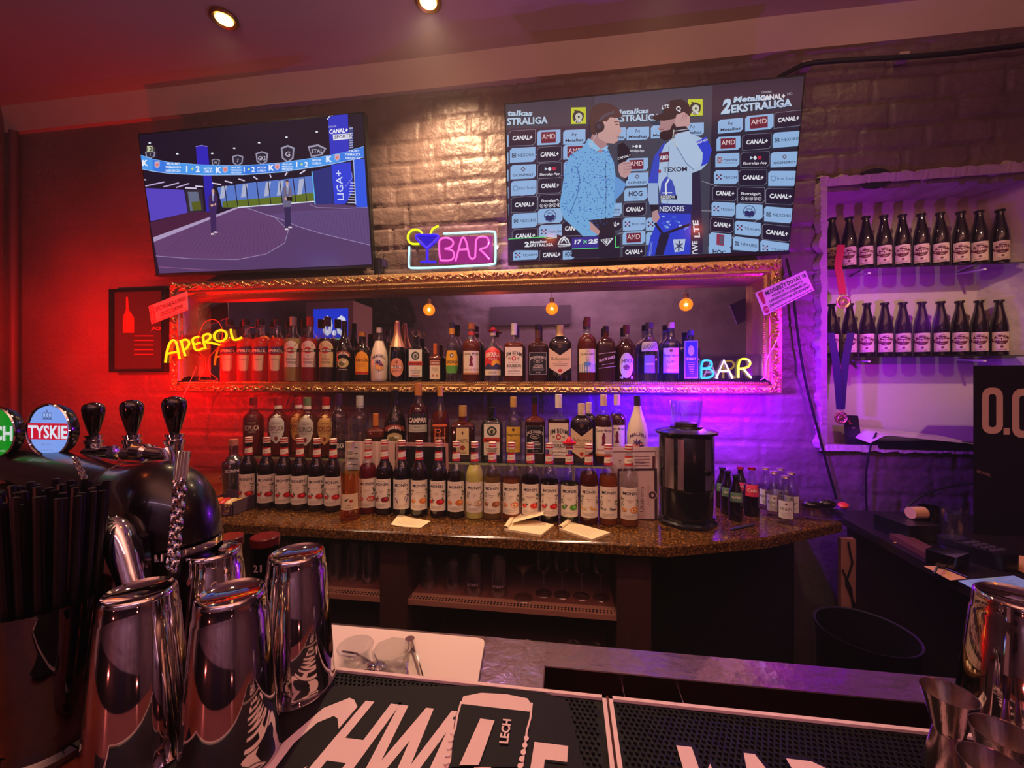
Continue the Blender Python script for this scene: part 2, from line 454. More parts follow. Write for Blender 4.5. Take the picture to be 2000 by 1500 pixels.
def wall_grid(name, x0, x1, z0, z1, st, Y, sgn, mat, hole=None):
    nx, nz = int((x1-x0)/st), int((z1-z0)/st); vs = []; fs = []
    for j in range(nz+1):
        for i in range(nx+1):
            x = x0 + (x1-x0)*i/nx; z = z0 + (z1-z0)*j/nz; vs.append((x, Y - sgn * brickh(x, z), z))
    for j in range(nz):
        for i in range(nx):
            x = x0 + (x1-x0)*(i+.5)/nx; z = z0 + (z1-z0)*(j+.5)/nz
            if hole and hole(x, z): continue
            a = j*(nx+1)+i; f = (a, a+1, a+nx+2, a+nx+1); fs.append(f if sgn > 0 else f[::-1])
    b = MB(); b.add(vs, fs, mat); return struct(b.build(name, ang=180))
wall_grid('wall_back', -3.62, 2.95, .84, 3.10, .0135, WY, 1, M_BRICK, lambda x, z: NX0-.0+jag(x,z) < x < NX1+.05 and NZ0-.005 < z < NZ1+jag(x+3,z))
b = MB(); b.box((-3.7, WY, 0), (3.0, WY+.15, .84), M_BRICK)
b.box((-3.7, WY+.03, .84), (NX0-.08, WY+.2, 3.4), M_BRICK); b.box((NX1+.1, WY+.03, .84), (3.0, WY+.2, 3.4), M_BRICK)
b.box((-3.7, WY+.03, .84), (3, WY+.2, NZ0-.06), M_BRICK); b.box((-3.7, WY+.03, NZ1+.1), (3, WY+.2, 3.4), M_BRICK)
struct(b.build('wall_back_core', smooth=False))
# niche lining with a ragged plaster rim
b = MB()
M_NICHE = pm('niche_white_paint', (205, 184, 172), .65, bump=(14, .2))
b.box((NX0-.05, NB, NZ0-.05), (NX1+.1, NB+.03, NZ1+.08), M_NICHE)
struct(b.build('wall_niche_back', smooth=False))
b = MB()
def reveal(a, c, nrm, n, flare=0):
    """rough reveal from front edge to back edge"""
    m = 8; vs = []; fs = []
    for i in range(n+1):
        t = i / n
        for j in range(m+1):
            s_ = j / m; p = Vector(a[0]).lerp(Vector(a[1]), t).lerp(Vector(c[0]).lerp(Vector(c[1]), t), s_)
            k = noise.noise(p * 14) * .014 + noise.noise(p * 40) * .006
            vs.append(p + Vector(nrm) * k)
    for i in range(n):
        for j in range(m):
            q = i*(m+1)+j; fs.append((q, q+1, q+m+2, q+m+1))
    b.add(vs, fs, M_PLASTER)
reveal([(NX0-.03, WY-.012, NZ1+.03), (NX1+.06, WY-.012, NZ1+.03)], [(NX0, NB+.01, NZ1-.01), (NX1-.1, NB+.01, NZ1-.01)], (0, 0, 1), 70)
reveal([(NX1+.05, WY-.012, NZ0-.02), (NX1+.05, WY-.012, NZ1+.05)], [(NX1-.11, NB+.01, NZ0-.02), (NX1-.13, NB+.01, NZ1)], (1, 0, 0), 70)
reveal([(NX0-.02, WY-.006, NZ0-.02), (NX0-.02, WY-.006, NZ1+.05)], [(NX0-.01, NB+.01, NZ0-.02), (NX0-.01, NB+.01, NZ1)], (1, 0, 0), 70)
reveal([(NX0-.03, WY-.010, NZ0), (NX1+.06, WY-.010, NZ0)], [(NX0-.03, NB+.01, NZ0+.002), (NX1+.06, NB+.01, NZ0+.002)], (0, 0, .25), 70)
# ragged rim standing proud of the bricks
def rim(p0, p1, out, w0, w1, n, seed):
    vs = []; fs = []
    for i in range(n+1):
        t = i / n; p = Vector(p0).lerp(Vector(p1), t); o = Vector(out)
        k = max(.004, w0 + (w1-w0) * (noise.noise((t*n*.12, seed, 0)) * .5 + .5) + .008 * noise.noise((t*n*.7, seed, 4)))
        vs += [p - o*.02 + Vector((0, -.004, 0)), p + o*k*.6 + Vector((0, -.016 + .006*noise.noise((t*n*.5, seed, 2)), 0)), p + o*k + Vector((0, .012, 0))]
    for i in range(n):
        for j in range(2): fs.append((3*i+j, 3*i+3+j, 3*i+4+j, 3*i+1+j))
    b.add(vs, fs, M_PLASTER)
rim((NX0-.03, WY-.012, NZ1+.03), (NX1+.2, WY-.012, NZ1+.05), (0, 0, 1), .006, .055, 220, 1)
rim((NX0-.01, WY-.012, NZ0), (NX0-.01, WY-.012, NZ1+.03), (-1, 0, 0), .004, .05, 200, 5)
rim((NX0-.03, WY-.012, NZ0), (NX1+.1, WY-.012, NZ0), (0, 0, -1), .003, .03, 200, 7)
struct(b.build('trim_1', ang=60))
# dark hole in the brick above the niche
b = MB(); p = onY(1705, 352, WY)
ring = [(p[0] + .075*math.cos(a*.5236)*(1+.3*noise.noise((a, 3, 1))), p[2] + .05*math.sin(a*.5236)*(1+.5*noise.noise((a, 7, 1)))) for a in range(12)]
b.add([(x, WY-.0175, z) for x, z in ring] + [(x + (p[0]-x)*.3, WY+.02, z + (p[2]-z)*.3) for x, z in ring], [(i, (i+1) % 12, (i+1) % 12 + 12, i+12) for i in range(12)], M_CABLE)
b.add([(x + (p[0]-x)*.3, WY-.0172, z + (p[2]-z)*.3) for x, z in ring], [tuple(range(12))], pm('hole_dark', (22, 14, 16), .9))  # flat dark faces paint the hole's dark inside
b.add([(x, WY-.017, z) for x, z in ring], [tuple(range(12))], pm('hole_dark', (22, 14, 16), .9))
tag(b.build('cable_hole', smooth=False), 'ragged dark hole knocked into the brick above the bottle niche', 'hole')
# ceiling, cornice, other walls, floor
b = MB(); b.box((-3.7, -2.6, CEIL), (3.0, WY+.2, CEIL+.1), M_CEIL); struct(b.build('ceiling', smooth=False))
b = MB(); ys = 0
vs = []; n = 60
for i in range(n+1):
    x = -3.62 + 6.57*i/n; d = .006 * noise.noise((x*1.5, 0, 0))
    vs += [(x, WY-.03+d, 3.10), (x, WY-.034+d, 3.18), (x, WY-.05+d, 3.27), (x, WY+.03, 3.098)]
fs = []
for i in range(n):
    for j in range(2): fs.append((4*i+j, 4*i+4+j, 4*i+5+j, 4*i+1+j))
    fs.append((4*i+3, 4*i+7, 4*i+4, 4*i))
b.add(vs, fs, M_BAND); struct(b.build('trim_2', ang=60))
b = MB(); b.box((-3.75, -2.6, 0), (-3.62, WY+.1, 3.4), M_BRICK); struct(b.build('wall_left', smooth=False))
b = MB(); b.box((2.95, -2.6, 0), (3.05, WY+.1, 3.4), M_BRICK); struct(b.build('wall_right', smooth=False))
wall_grid('wall_front', -3.62, 2.95, 0.0, 3.26, .05, -2.3, -1, M_BRICKL)
b = MB(); b.box((-3.75, -2.6, 0), (3.05, -2.34, 3.4), M_BRICKL); struct(b.build('wall_front_core', smooth=False))
b = MB(); b.box((-3.62, -2.33, 0), (2.95, -2.24, 1.42), pm('dark_reflection_panel', (20, 12, 12), .5)); struct(b.build('trim_3', smooth=False))  # added unseen dark panel, keeps the shaker tins' reflections dark
b = MB(); b.box((-3.7, -2.6, -.1), (3.0, WY+.2, 0), M_FLOOR); struct(b.build('floor', smooth=False))
b = MB(); q = onY(33, 700, WY-.03)
b.tube([(q[0], WY-.045, .05), (q[0], WY-.045, 3.09)], .022, pm('painted_pipe', (96, 60, 56), .5), 12)
tag(b.build('heating_pipe'), 'painted vertical heating pipe in the corner left of the screens', 'pipe')

# ceiling spots
for i, (x, y, e) in enumerate(SPOTS):
    lb = ['round brass ceiling downlight above the left screen',
          'brass ceiling downlight cut off by the top of the picture', 'brass ceiling downlight above the right screen, third along from the one over the left screen',
          'brass ceiling downlight above the bottle niche'][i]
    r = empty('ceiling_downlight', (x, y, CEIL), lb, 'ceiling light', 'brass ceiling downlights')
    m = MB(); m.lathe([(-.001, .060), (-.012, .062), (-.018, .052), (-.012, .040), (-.001, .038)], M_GOLDD, 28, cap0=False, cap1=False); m.build('ring', r)
    m = MB(); m.lathe([(-.012, .038), (-.016, .024), (-.017, .0)], neon('warm_lamp_glass', (255, 190, 90), 14 if e > 5 else 5), 24); m.build('bulb', r)

# ================================================================== GILT MIRROR
FX0, FX1, FZ0, FZ1, FY = -2.262, .990, 1.424, 2.052, 2.0
MIRY = 2.102
fr = empty('gilt_mirror', ((FX0+FX1)/2, WY-.02, FZ0), 'wide wall mirror in a carved gilt frame above the back counter', 'mirror')
def member(p0, p1, inn, wdt, name, seed):
    """moulding from p0 to p1 (outer front corner line); inn points to the opening"""
    p0, p1, inn = Vector(p0), Vector(p1), Vector(inn); ax = (p1-p0).normalized(); L = (p1-p0).length; out = Vector((0, -1, 0))
    prof = [(0, -.17), (0, -.012), (.003, -.002), (.010, .0), (.048, -.008), (.052, -.002), (.060, 0), (.064, -.010), (.076, -.016), (.080, -.012), (wdt, -.030), (wdt, -.17)]
    prof = [(a * wdt / .088 if a < .08 else a * wdt / .088, c) for a, c in prof]
    m = MB(); vs = []
    for e, (P, sg) in enumerate(((p0, 1), (p1, -1))):
        for a, c in prof: vs.append(P + inn*a + ax*sg*min(a, L/2) + out*c)
    n = len(prof); m.add(vs, [(i, i+1, i+1+n, i+n) for i in range(n-1)], M_GOLD)
    # carved running leaf scroll
    st = .062; k = int(L / st); rr = random.Random(seed); zc = .030 * wdt / .088
    for i in range(k):
        c = p0 + ax * (st * (i + .5) + (L - k*st)/2) + inn * zc + out * .002; fl = 1 if i % 2 else -1
        for t, (du, dv, ln, th_, an) in enumerate([(-.012, .008, .020, .0045, 35), (.004, .010, .017, .004, 62), (.010, -.004, .019, .0045, 25), (-.004, -.010, .015, .004, 70), (.022, .006, .014, .0035, -30), (-.024, -.006, .014, .0035, -50)]):
            a = R_(an + rr.uniform(-12, 12)); d1 = ax*math.cos(a) + inn*fl*math.sin(a); d2 = -ax*math.sin(a) + inn*fl*math.cos(a)
            m.ell(c + ax*du + inn*dv*fl*wdt/.088, d1*ln*.62, d2*th_, out*.009, M_GOLD, 8, 4)
        m.ell(c + ax*.028, ax*.0055, inn*.0055, out*.010, M_GOLD, 8, 4)
    m.build(name, fr, True)
    m = MB(); nb = int((L - 2*wdt*.84) / .0105)
    for i in range(nb):
        c = p0 + ax * (wdt*.82 + .0105*(i + .5)) + inn * wdt * .885 + out * -.013
        m.ell(c, ax*.0042, inn*.0042, out*.0042, M_GOLD, 6, 4)
    m.build('beading', fr, True)
member((FX0, FY, FZ1), (FX1, FY, FZ1), (0, 0, -1), .088, 'top_rail', 1)
member((FX0, FY, FZ0), (FX1, FY, FZ0), (0, 0, 1), .058, 'bottom_rail', 2)
member((FX0, FY, FZ0), (FX0, FY, FZ1), (1, 0, 0), .088, 'side_rail', 3)
member((FX1, FY, FZ0), (FX1, FY, FZ1), (-1, 0, 0), .088, 'side_rail', 4)
SHZ = FZ0 + .058
b = MB(); b.box((FX0+.03, FY+.03, FZ0+.03), (FX1-.03, MIRY+.005, SHZ-.001), M_GOLDD); b.build('bottle_ledge', fr, True)
b = MB(); b.box((FX0+.05, MIRY, SHZ-.02), (FX1-.05, MIRY+.006, FZ1-.03), M_MIRROR); b.build('mirror_glass', fr, True)

# ================================================================== SCREENS
def tv(label, corners, Yb, Yt, side):
    TL, TR, BL, BR = corners
    b0, b1 = onY(*BL, Yb), onY(*BR, Yb); t0, t1 = onY(*TL, Yt), onY(*TR, Yt)
    xb0, xb1 = (b0[0]+t0[0])/2, (b1[0]+t1[0])/2; zb, zt = (b0[2]+b1[2])/2, (t0[2]+t1[2])/2
    O = Vector((xb0, Yb, zb)); U = Vector((1, 0, 0)); V = (Vector((xb0, Yt, zt)) - O); H = V.length; V.normalize(); N = U.cross(V)  # N toward the room
    if N[1] > 0: N = -N
    W = xb1 - xb0
    root = empty('television', ((xb0+xb1)/2, (Yb+Yt)/2+.05, (zb+zt)/2), label, 'television')
    m = MB(); c = O + U*W/2 + V*H/2
    m.obox(c - N*.018, U*W/2, V*H/2, N*.017, M_BLK); m.build('casing', root, True)
    m = MB()
    m.obox(c - N*.06, U*.22, V*.16, N*.03, M_BLK); m.box((c[0]-.15, c[1]+.05, c[2]-.14), (c[0]+.15, WY-.004, c[2]+.14), M_BLK); m.build('wall_bracket', root, True)
    m = MB(); m.obox(O + U*W/2 + V*.006 + N*.002, U*W/2, V*.006, N*.002, pm('satin_grey_trim', (90, 80, 90), .25, .8)); m.build('bottom_trim', root, True)
    def fn(px, py, l):
        d = Vector(dirv(px, py)); o = Vector((0, 0, EYE)); t = (O - o).dot(N) / d.dot(N); p = o + d*t
        u = min(max((p-O).dot(U), .008), W-.008); v = min(max((p-O).dot(V), .016), H-.008)
        return O + U*u + V*v + N*(.0008 + .00003*l)
    return root, fn, (O, U, V, N, W, H)
# ---- left screen
root, fn, g = tv('left wall television showing a dark blue sports studio with two presenters', ((268, 262), (710, 217), (305, 540), (730, 522)), 2.08, 1.978, 0)
def z4(u, v, l): return fn(250 + u/4, 200 + v/4, l)
K = 1.0
a = Art(z4, lambda c: lit(c, K))
O, U, V, N, W, H = g
a.n = 0; a.b.add([O+U*.008+V*.016+N*.0006, O+U*(W-.008)+V*.016+N*.0006, O+U*(W-.008)+V*(H-.008)+N*.0006, O+U*.008+V*(H-.008)+N*.0006], [(0,1,2,3)], lit((22, 12, 36), K))
FL = (84, 58, 104)
a.poly([(200, 1080), (670, 890), (860, 820), (1460, 780), (1885, 815), (1915, 1310), (250, 1360)], FL)
a.poly([(200, 1080), (860, 825), (940, 825), (1160, 900), (1250, 1010), (1200, 1120), (1050, 1200), (850, 1230), (230, 1205)], (96, 62, 108))
a.poly([(1110, 880), (1300, 850), (1880, 830), (1890, 1115), (1500, 1020), (1330, 970)], (92, 68, 120))
for k in range(26):
    t = k / 25; a.line([(300 + 900*t, 1190 - 60*abs(t-.5)), (560 + 560*t, 930)], 2.5, (74, 48, 88), layer=9)
for k in range(22):
    t = k / 21; a.line([(1340 + 540*t, 975 + 130*t), (1300 + 560*t, 860)], 2.5, (74, 54, 100), layer=9)
a.line([(930, 825), (1150, 900), (1255, 1000), (1225, 1100), (1080, 1185), (860, 1228), (500, 1222), (220, 1200)], 5, (150, 130, 170))
a.line([(1110, 880), (1330, 970), (1500, 1022), (1890, 1115)], 5, (150, 130, 170))
a.line([(240, 1285), (620, 1310), (900, 1360)], 5, (140, 90, 130))
a.poly([(170, 940), (470, 860), (660, 850), (670, 895), (200, 1060)], (70, 28, 60))
a.poly([(200, 1055), (670, 885), (860, 815), (860, 830), (670, 905), (205, 1090)], (170, 150, 190))
a.poly([(140, 670), (440, 685), (470, 862), (180, 930)], (84, 66, 190))
a.poly([(450, 685), (580, 680), (600, 850), (475, 865)], (46, 38, 54))
a.poly([(470, 700), (550, 700), (575, 840), (490, 850)], (96, 104, 130)); a.poly([(500, 780), (570, 770), (578, 842), (510, 848)], (84, 90, 30))
a.poly([(590, 565), (650, 565), (668, 640), (655, 858), (615, 858)], (40, 34, 170))
a.poly([(700, 665), (930, 632), (1200, 605), (1440, 575), (1460, 770), (860, 822), (740, 822)], (84, 118, 200))
a.poly([(740, 775), (1100, 745), (1456, 705), (1460, 770), (860, 822), (745, 822)], (92, 108, 34))
for x in (735, 900, 1080, 1180, 1340): a.poly([(x, 660 - (x-700)*.09), (x+40, 655 - (x-700)*.09), (x+20, 750 - (x-700)*.05), (x-15, 755 - (x-700)*.05)], (170, 176, 205))
for x in (765, 845, 930, 1015, 1105, 1195, 1300, 1385): a.line([(x-8, 655 - (x-700)*.11), (x+15, 815 - (x-780)*.05)], 7, (26, 20, 50))
a.line([(860, 822), (1460, 775)], 8, (220, 225, 245)); a.line([(1440, 540), (1465, 800)], 8, (90, 180, 240))
a.poly([(1448, 540), (1590, 500), (1610, 790), (1470, 800)], (34, 44, 120)); a.poly([(1590, 490), (1740, 468), (1765, 690), (1700, 795), (1615, 798)], (40, 60, 210))
a.poly([(1765, 450), (1850, 440), (1872, 820), (1785, 818)], (40, 84, 225)); a.line([(1765, 450), (1782, 800)], 6, (170, 190, 240))
for k in range(8): a.line([(1740 - 3*k, 630 + 22*k), (1778, 632 + 22*k)], 7, (190, 190, 225))
a.line([(1750, 550), (1755, 590), (1700, 660)], 4, (140, 150, 220)); a.line([(1425, 800), (1480, 822), (1700, 830), (1875, 822)], 5, (140, 120, 170))
a.btext('LIGA+', (1690, 765), (1672, 535), 52, (205, 215, 250), bold=.01, vert=(-1, 0))
for x, y in ((140, 655), (280, 662), (380, 667)): a.line([(x, y), (x + 150 - (x-140)*.2, y - 32)], 9, (190, 170, 215))
for p_ in (((450, 670), (540, 673)), ((530, 656), (590, 660)), ((660, 632), (730, 643)), ((760, 616), (820, 630)), ((868, 600), (915, 614)), ((985, 582), (1015, 603)), ((1112, 565), (1120, 588)), ((1230, 574), (1248, 548)), ((1346, 560), (1388, 532)), ((122, 608), (145, 606))): a.line(p_, 9, (220, 210, 240))
for x, y in ((390, 404), (662, 401), (834, 360), (1028, 318), (1242, 275), (1478, 233), (175, 320)): a.disc(x, y, 10, 6, (240, 240, 250), 8)
a.poly([(535, 345), (580, 336), (625, 345), (640, 495), (545, 492)], (44, 34, 180)); a.line([(535, 348), (580, 338), (625, 348)], 5, (150, 140, 220))
def crest(x, y, w, h, tx):
    a.poly([(x-w/2, y-h*.35), (x, y-h*.5), (x+w/2, y-h*.35), (x+w*.42, y+h*.25), (x, y+h*.5), (x-w*.42, y+h*.25)], (150, 146, 170))
    a.poly([(x-w*.38, y-h*.27), (x, y-h*.4), (x+w*.38, y-h*.27), (x+w*.32, y+h*.2), (x, y+h*.4), (x-w*.32, y+h*.2)], (40, 34, 54))
    a.text(tx, x, y, h*.3, (190, 186, 205), w*.6, .01, up=-1)
crest(690, 472, 66, 60, 'W'); crest(862, 455, 88, 90, '7'); crest(1050, 438, 98, 110, 'GKS'); crest(1252, 405, 108, 140, 'G'); crest(180, 410, 80, 60, 'S')
a.poly([(1408, 345), (1490, 330), (1555, 362), (1520, 415), (1435, 432)], (150, 146, 170)); a.poly([(1420, 358), (1488, 345), (1540, 370), (1512, 405), (1440, 420)], (46, 40, 60)); a.text('STAL', 1482, 382, 30, (190, 186, 205), 100, .01, up=-1)
a.text('12', 181, 368, 34, (20, 20, 30), 40, .02, up=-1, layer=260); a.rect(160, 345, 203, 392, (200, 205, 170), layer=259)
top = [(100, 415), (200, 445), (320, 470), (600, 492), (900, 498), (1200, 475), (1500, 430), (1660, 400), (1845, 348)]
bot = [(105, 525), (200, 540), (320, 556), (600, 570), (900, 568), (1200, 546), (1500, 502), (1660, 472), (1848, 430)]
for i in range(8): a.poly([top[i], top[i+1], bot[i+1], bot[i]], (70, 150, 235) if i % 3 != 1 else (52, 120, 225))
a.line(bot, 5, (170, 200, 245)); a.line(top, 4, (130, 180, 240))
WH = (235, 238, 250)
for x, y, s_ in ((360, 508, 1), (850, 532, .7), (1250, 505, .7), (1760, 410, 1)):
    for k, t in enumerate(('BRUK-BET', 'TERMALICA', 'NIECIECZA')): a.text(t, x, y + (k-1)*27*s_, 17*s_, WH, 140*s_, .02, up=-1)
for x, y, s_ in ((510, 522, 1.1), (950, 525, .9), (1362, 487, .95)):
    a.text('1', x-40*s_, y, 44*s_, WH, 40, .03, up=-1); a.text('2', x+38*s_, y, 44*s_, WH, 40, .03, up=-1); a.poly([(x, y-12), (x+10, y), (x, y+12), (x-10, y)], (200, 220, 120))
for x, y in ((632, 530), (1052, 522), (1480, 465)):
    a.text('MOTOR', x, y-10, 16, WH, 66, .02, up=-1); a.text('LUBLIN', x, y+13, 16, WH, 66, .02, up=-1)
for x, y in ((142, 475), (715, 530), (1128, 512), (1575, 445)): a.text('K', x, y, 44, WH, 50, .05, up=-1)
for x, y in ((236, 492), (766, 530), (1172, 508), (1640, 435)): a.poly([(x-20, y-26), (x+20, y-28), (x+20, y+8), (x, y+28), (x-20, y+10)], (190, 170, 200)); a.poly([(x-12, y-10), (x+12, y-12), (x+10, y+6), (x, y+14), (x-10, y+6)], (230, 120, 110))
a.poly([(1568, 130), (1610, 100), (1722, 92), (1730, 385), (1585, 415)], (44, 50, 190)); a.line([(1562, 138), (1582, 110), (1606, 104)], 8, (210, 215, 240))
a.poly([(1730, 190), (1765, 200), (1765, 360), (1735, 370)], (60, 70, 130))
for k in range(7): a.line([(1735, 250+18*k), (1762, 247+18*k)], 6, (170, 175, 210))
a.btext('ONLINE', (1572, 203), (1634, 197), 15, (190, 190, 220)); a.btext('CANAL+', (1578, 250), (1722, 236), 34, (245, 245, 250), .03); a.btext('HD', (1735, 215), (1762, 211), 15, (220, 220, 235), .01)
a.poly([(1605, 256), (1748, 246), (1754, 288), (1610, 302)], (225, 225, 240)); a.btext('SPORT3', (1618, 290), (1745, 277), 27, (60, 60, 110), .02)
# presenters
SK = (205, 160, 150)
def man(x, y, k, suit, tr):
    P = lambda pts, c: a.poly([(x + u*k, y + v*k) for u, v in pts], c)
    P([(-22, 330), (-8, 620), (28, 622), (30, 350)], tr); P([(10, 340), (30, 590), (66, 600), (62, 330)], tr)
    P([(-8, 618), (28, 618), (32, 638), (-12, 642)], (225, 210, 220)); P([(32, 595), (66, 595), (84, 612), (34, 616)], (225, 210, 220))
    P([(-40, 100), (-10, 70), (20, 60), (52, 72), (78, 104), (84, 220), (74, 250), (66, 340), (-30, 345), (-44, 240)], suit)
    P([(8, 66), (34, 66), (28, 170), (14, 170)], (190, 205, 240)); P([(18, 78), (24, 78), (26, 160), (20, 168)], (60, 60, 110))
    P([(-16, 225), (10, 212), (26, 225), (10, 250), (-10, 246)], SK); P([(36, 210), (58, 196), (62, 222), (44, 236)], SK)
    P([(0, 10), (34, 10), (38, 46), (26, 68), (10, 68), (0, 44)], SK); P([(-4, 24), (-2, 2), (18, -10), (38, 2), (38, 20), (30, 10), (6, 10)], (60, 40, 44))
    P([(4, 26), (12, 24), (12, 28), (4, 30)], (50, 30, 34)); P([(22, 24), (30, 26), (30, 30), (22, 28)], (50, 30, 34)); P([(12, 50), (26, 50), (20, 55)], (150, 90, 90))
man(662, 678, .56, (58, 34, 90), (58, 34, 86)); man(1240, 615, .60, (104, 98, 130), (50, 36, 80))
a.poly([(1244, 740), (1290, 740), (1292, 775), (1248, 772)], (14, 14, 20))
a.build('screen_picture', root, True)
# ---- right screen
root, fn, g = tv('right wall television showing a trackside interview before a sponsor board', ((985, 197), (1575, 150), (992, 515), (1540, 500)), 2.05, 1.913, 1)
def z3(u, v, l): return fn(960 + u/3.125, 130 + v/3.125, l)
K2 = .82
a = Art(z3, lambda c: lit(c, K2)); O, U, V, N, W, H = g
a.b.add([O+U*.008+V*.016+N*.0006, O+U*(W-.008)+V*.016+N*.0006, O+U*(W-.008)+V*(H-.008)+N*.0006, O+U*.008+V*(H-.008)+N*.0006], [(0,1,2,3)], lit((58, 58, 74), K2))
a.poly([(620, 165), (1350, 105), (1320, 1170), (770, 1180)], (64, 66, 84)); a.poly([(1350, 105), (1925, 60), (1830, 1150), (1320, 1165)], (38, 34, 56)); a.poly([(95, 380), (600, 360), (640, 1180), (100, 1195)], (52, 40, 64))
a.line([(622, 170), (640, 700)], 3, (30, 30, 40))
TW, TD = (152, 190, 236), (32, 26, 50); BK = (22, 24, 44)
def tile(x, y, kind, w=150, h=84, s_=0.0):
    """sponsor tile centred x, y; s_ = slope of its edges"""
    def P(u, v): return (x + u, y + v + s_*u)
    hw, hh = w/2, h/2; dark = kind in ('CANAL+', 'APP', 'PL')
    pts = [(-hw+14, -hh), (hw, -hh), (hw, hh-16), (hw-16, hh), (-hw, hh), (-hw, -hh+14)]
    if dark:
        a.poly([P(u*1.02, v*1.03) for u, v in pts], (168, 170, 190)); a.poly([P(u, v) for u, v in pts], TD)
    else: a.poly([P(u, v) for u, v in pts], TW)
    def bt(st, u0, u1, v, hc, c, bold=.0, shear=0): a.btext(st, P(u0, v), P(u1, v), hc, c, bold, shear)
    wt = (240, 240, 248)
    if kind == 'CANAL+': bt(kind, -w*.38, w*.38, 12, 27, wt, .035, .12)
    elif kind == 'NEXORIS':
        bt(kind, -w*.18, w*.44, 10, 19, BK, .0); a.poly([P(-w*.42, -12), P(-w*.26, -12), P(-w*.26, 14), P(-w*.42, 14)], BK); a.poly([P(-w*.40, -9), P(-w*.28, -9), P(-w*.28, 11), P(-w*.40, 11)], TW); a.line([P(-w*.39, -7), P(-w*.29, 9)], 4, BK); a.line([P(-w*.39, 9), P(-w*.29, -7)], 4, BK)
    elif kind == 'AMD':
        a.poly([P(-w*.33, -hh*.75), P(w*.3, -hh*.75), P(w*.3, hh*.75), P(-w*.33, hh*.75)], (120, 36, 56)); bt(kind, -w*.29, w*.27, 8, 30, (240, 220, 225), .0); a.line([P(-w*.3, 20), P(w*.27, 20)], 2, (60, 16, 36))
    elif kind == 'Metalkas':
        bt(kind, -w*.4, w*.4, 28, 17, BK, .02, .1); a.line([P(-15, -6), P(-8, -28), P(-2, -10), P(12, -18), P(6, 0)], 3, BK)
    elif kind == 'GC':
        bt('GCENERGY', -w*.4, w*.42, 26, 14, BK, .01); a.poly([P(0, -32), P(15, -16), P(0, 0), P(-15, -16)], (110, 96, 110)); a.poly([P(0, -24), P(8, -16), P(0, -8), P(-8, -16)], TW)
    elif kind == 'TEXOM':
        bt(kind, -w*.12, w*.44, 9, 15, (34, 26, 60), .0)
        for i in range(3):
            for j in range(3):
                if (i + j) % 2 == 0: a.poly([P(-w*.42 + 12*i, -16 + 11*j), P(-w*.42 + 12*i + 10, -16 + 11*j), P(-w*.42 + 12*i + 10, -7 + 11*j), P(-w*.42 + 12*i, -7 + 11*j)], (70, 30, 70) if i != 1 else (180, 70, 90))
    elif kind == 'APP':
        bt('Ekstraliga App', -w*.42, w*.42, 28, 15, wt, .015, .1); a.poly([P(-30, -22), P(-12, -12), P(-30, 0)], (190, 220, 240)); a.disc(*P(0, -10), 10, 12, wt, 10); a.poly([P(16, -20), P(38, -20), P(38, 0), P(16, 0)], (200, 40, 70))
    elif kind == 'PL':
        bt('EkstraligaPL', -w*.38, w*.38, 0, 16, wt, .015, .1)
        for i in range(5): a.disc(*P(-52 + 26*i, 22), 11, 12, wt, 10); a.disc(*P(-52 + 26*i, 22), 8.5, 9.5, TD, 10); a.rect(*P(-55 + 26*i, 18), *P(-50 + 26*i, 27), wt)
    elif kind == 'SUSHI': bt('Ima Sushi', -w*.18, w*.44, 9, 19, (80, 100, 140), .0); a.disc(*P(-w*.32, 0), 17, 18, (110, 140, 185), 14); a.disc(*P(-w*.32, 0), 12, 13, TW, 14)
    elif kind == 'HOG': bt(kind, -w*.3, w*.3, 10, 30, BK, .02); bt('POLSKA', -w*.1, w*.1, 28, 8, BK)
    elif kind == 'RZ': bt('rzeszów', -w*.16, w*.42, 8, 20, (60, 44, 60), .01); a.poly([P(-w*.42, -18), P(-w*.22, -18), P(-w*.22, 18), P(-w*.42, 18)], (170, 90, 80)); a.line([P(-w*.4, -12), P(-w*.24, 12)], 5, TW); a.line([P(-w*.4, 12), P(-w*.24, -12)], 5, TW); bt('STOLICA INNOWACJI', -w*.14, w*.40, 22, 7, (60, 44, 60))
    elif kind == 'O': a.disc(*P(0, 0), 37, 38, (40, 44, 100), 20); a.disc(*P(0, 0), 33, 34, TW, 20); a.poly([P(-32, 2), P(-14, -6), P(2, 0), P(18, -8), P(32, 2), P(24, 24), P(0, 32), P(-24, 24)], (40, 44, 100)); bt('WPGK', -18, 18, -10, 13, (40, 44, 100), .01)
    elif kind == 'B': a.poly([P(-22, -36), P(24, -34), P(22, 32), P(-24, 30)], (150, 50, 80)); a.poly([P(-4, -26), P(20, -24), P(18, 24), P(-6, 22)], (100, 84, 110))
for x in (107,): 
    for y in range(420, 1180, 105): a.rect(96, y, 104, y+70, TW)
GR = (150, 150, 170)
for pts in ([(270, 540), (285, 534)], [(180, 790), (270, 770), (290, 830)], [(270, 970), (430, 930)], [(770, 1020), (830, 1010)], [(820, 1100), (770, 1110)], [(1285, 700), (1390, 735), (1400, 740)], [(1250, 880), (1340, 882)], [(1500, 782), (1490, 780)], [(1665, 905), (1600, 950)], [(1480, 1030), (1430, 1090)], [(860, 650), (960, 640)]): a.line(pts, 4, GR)
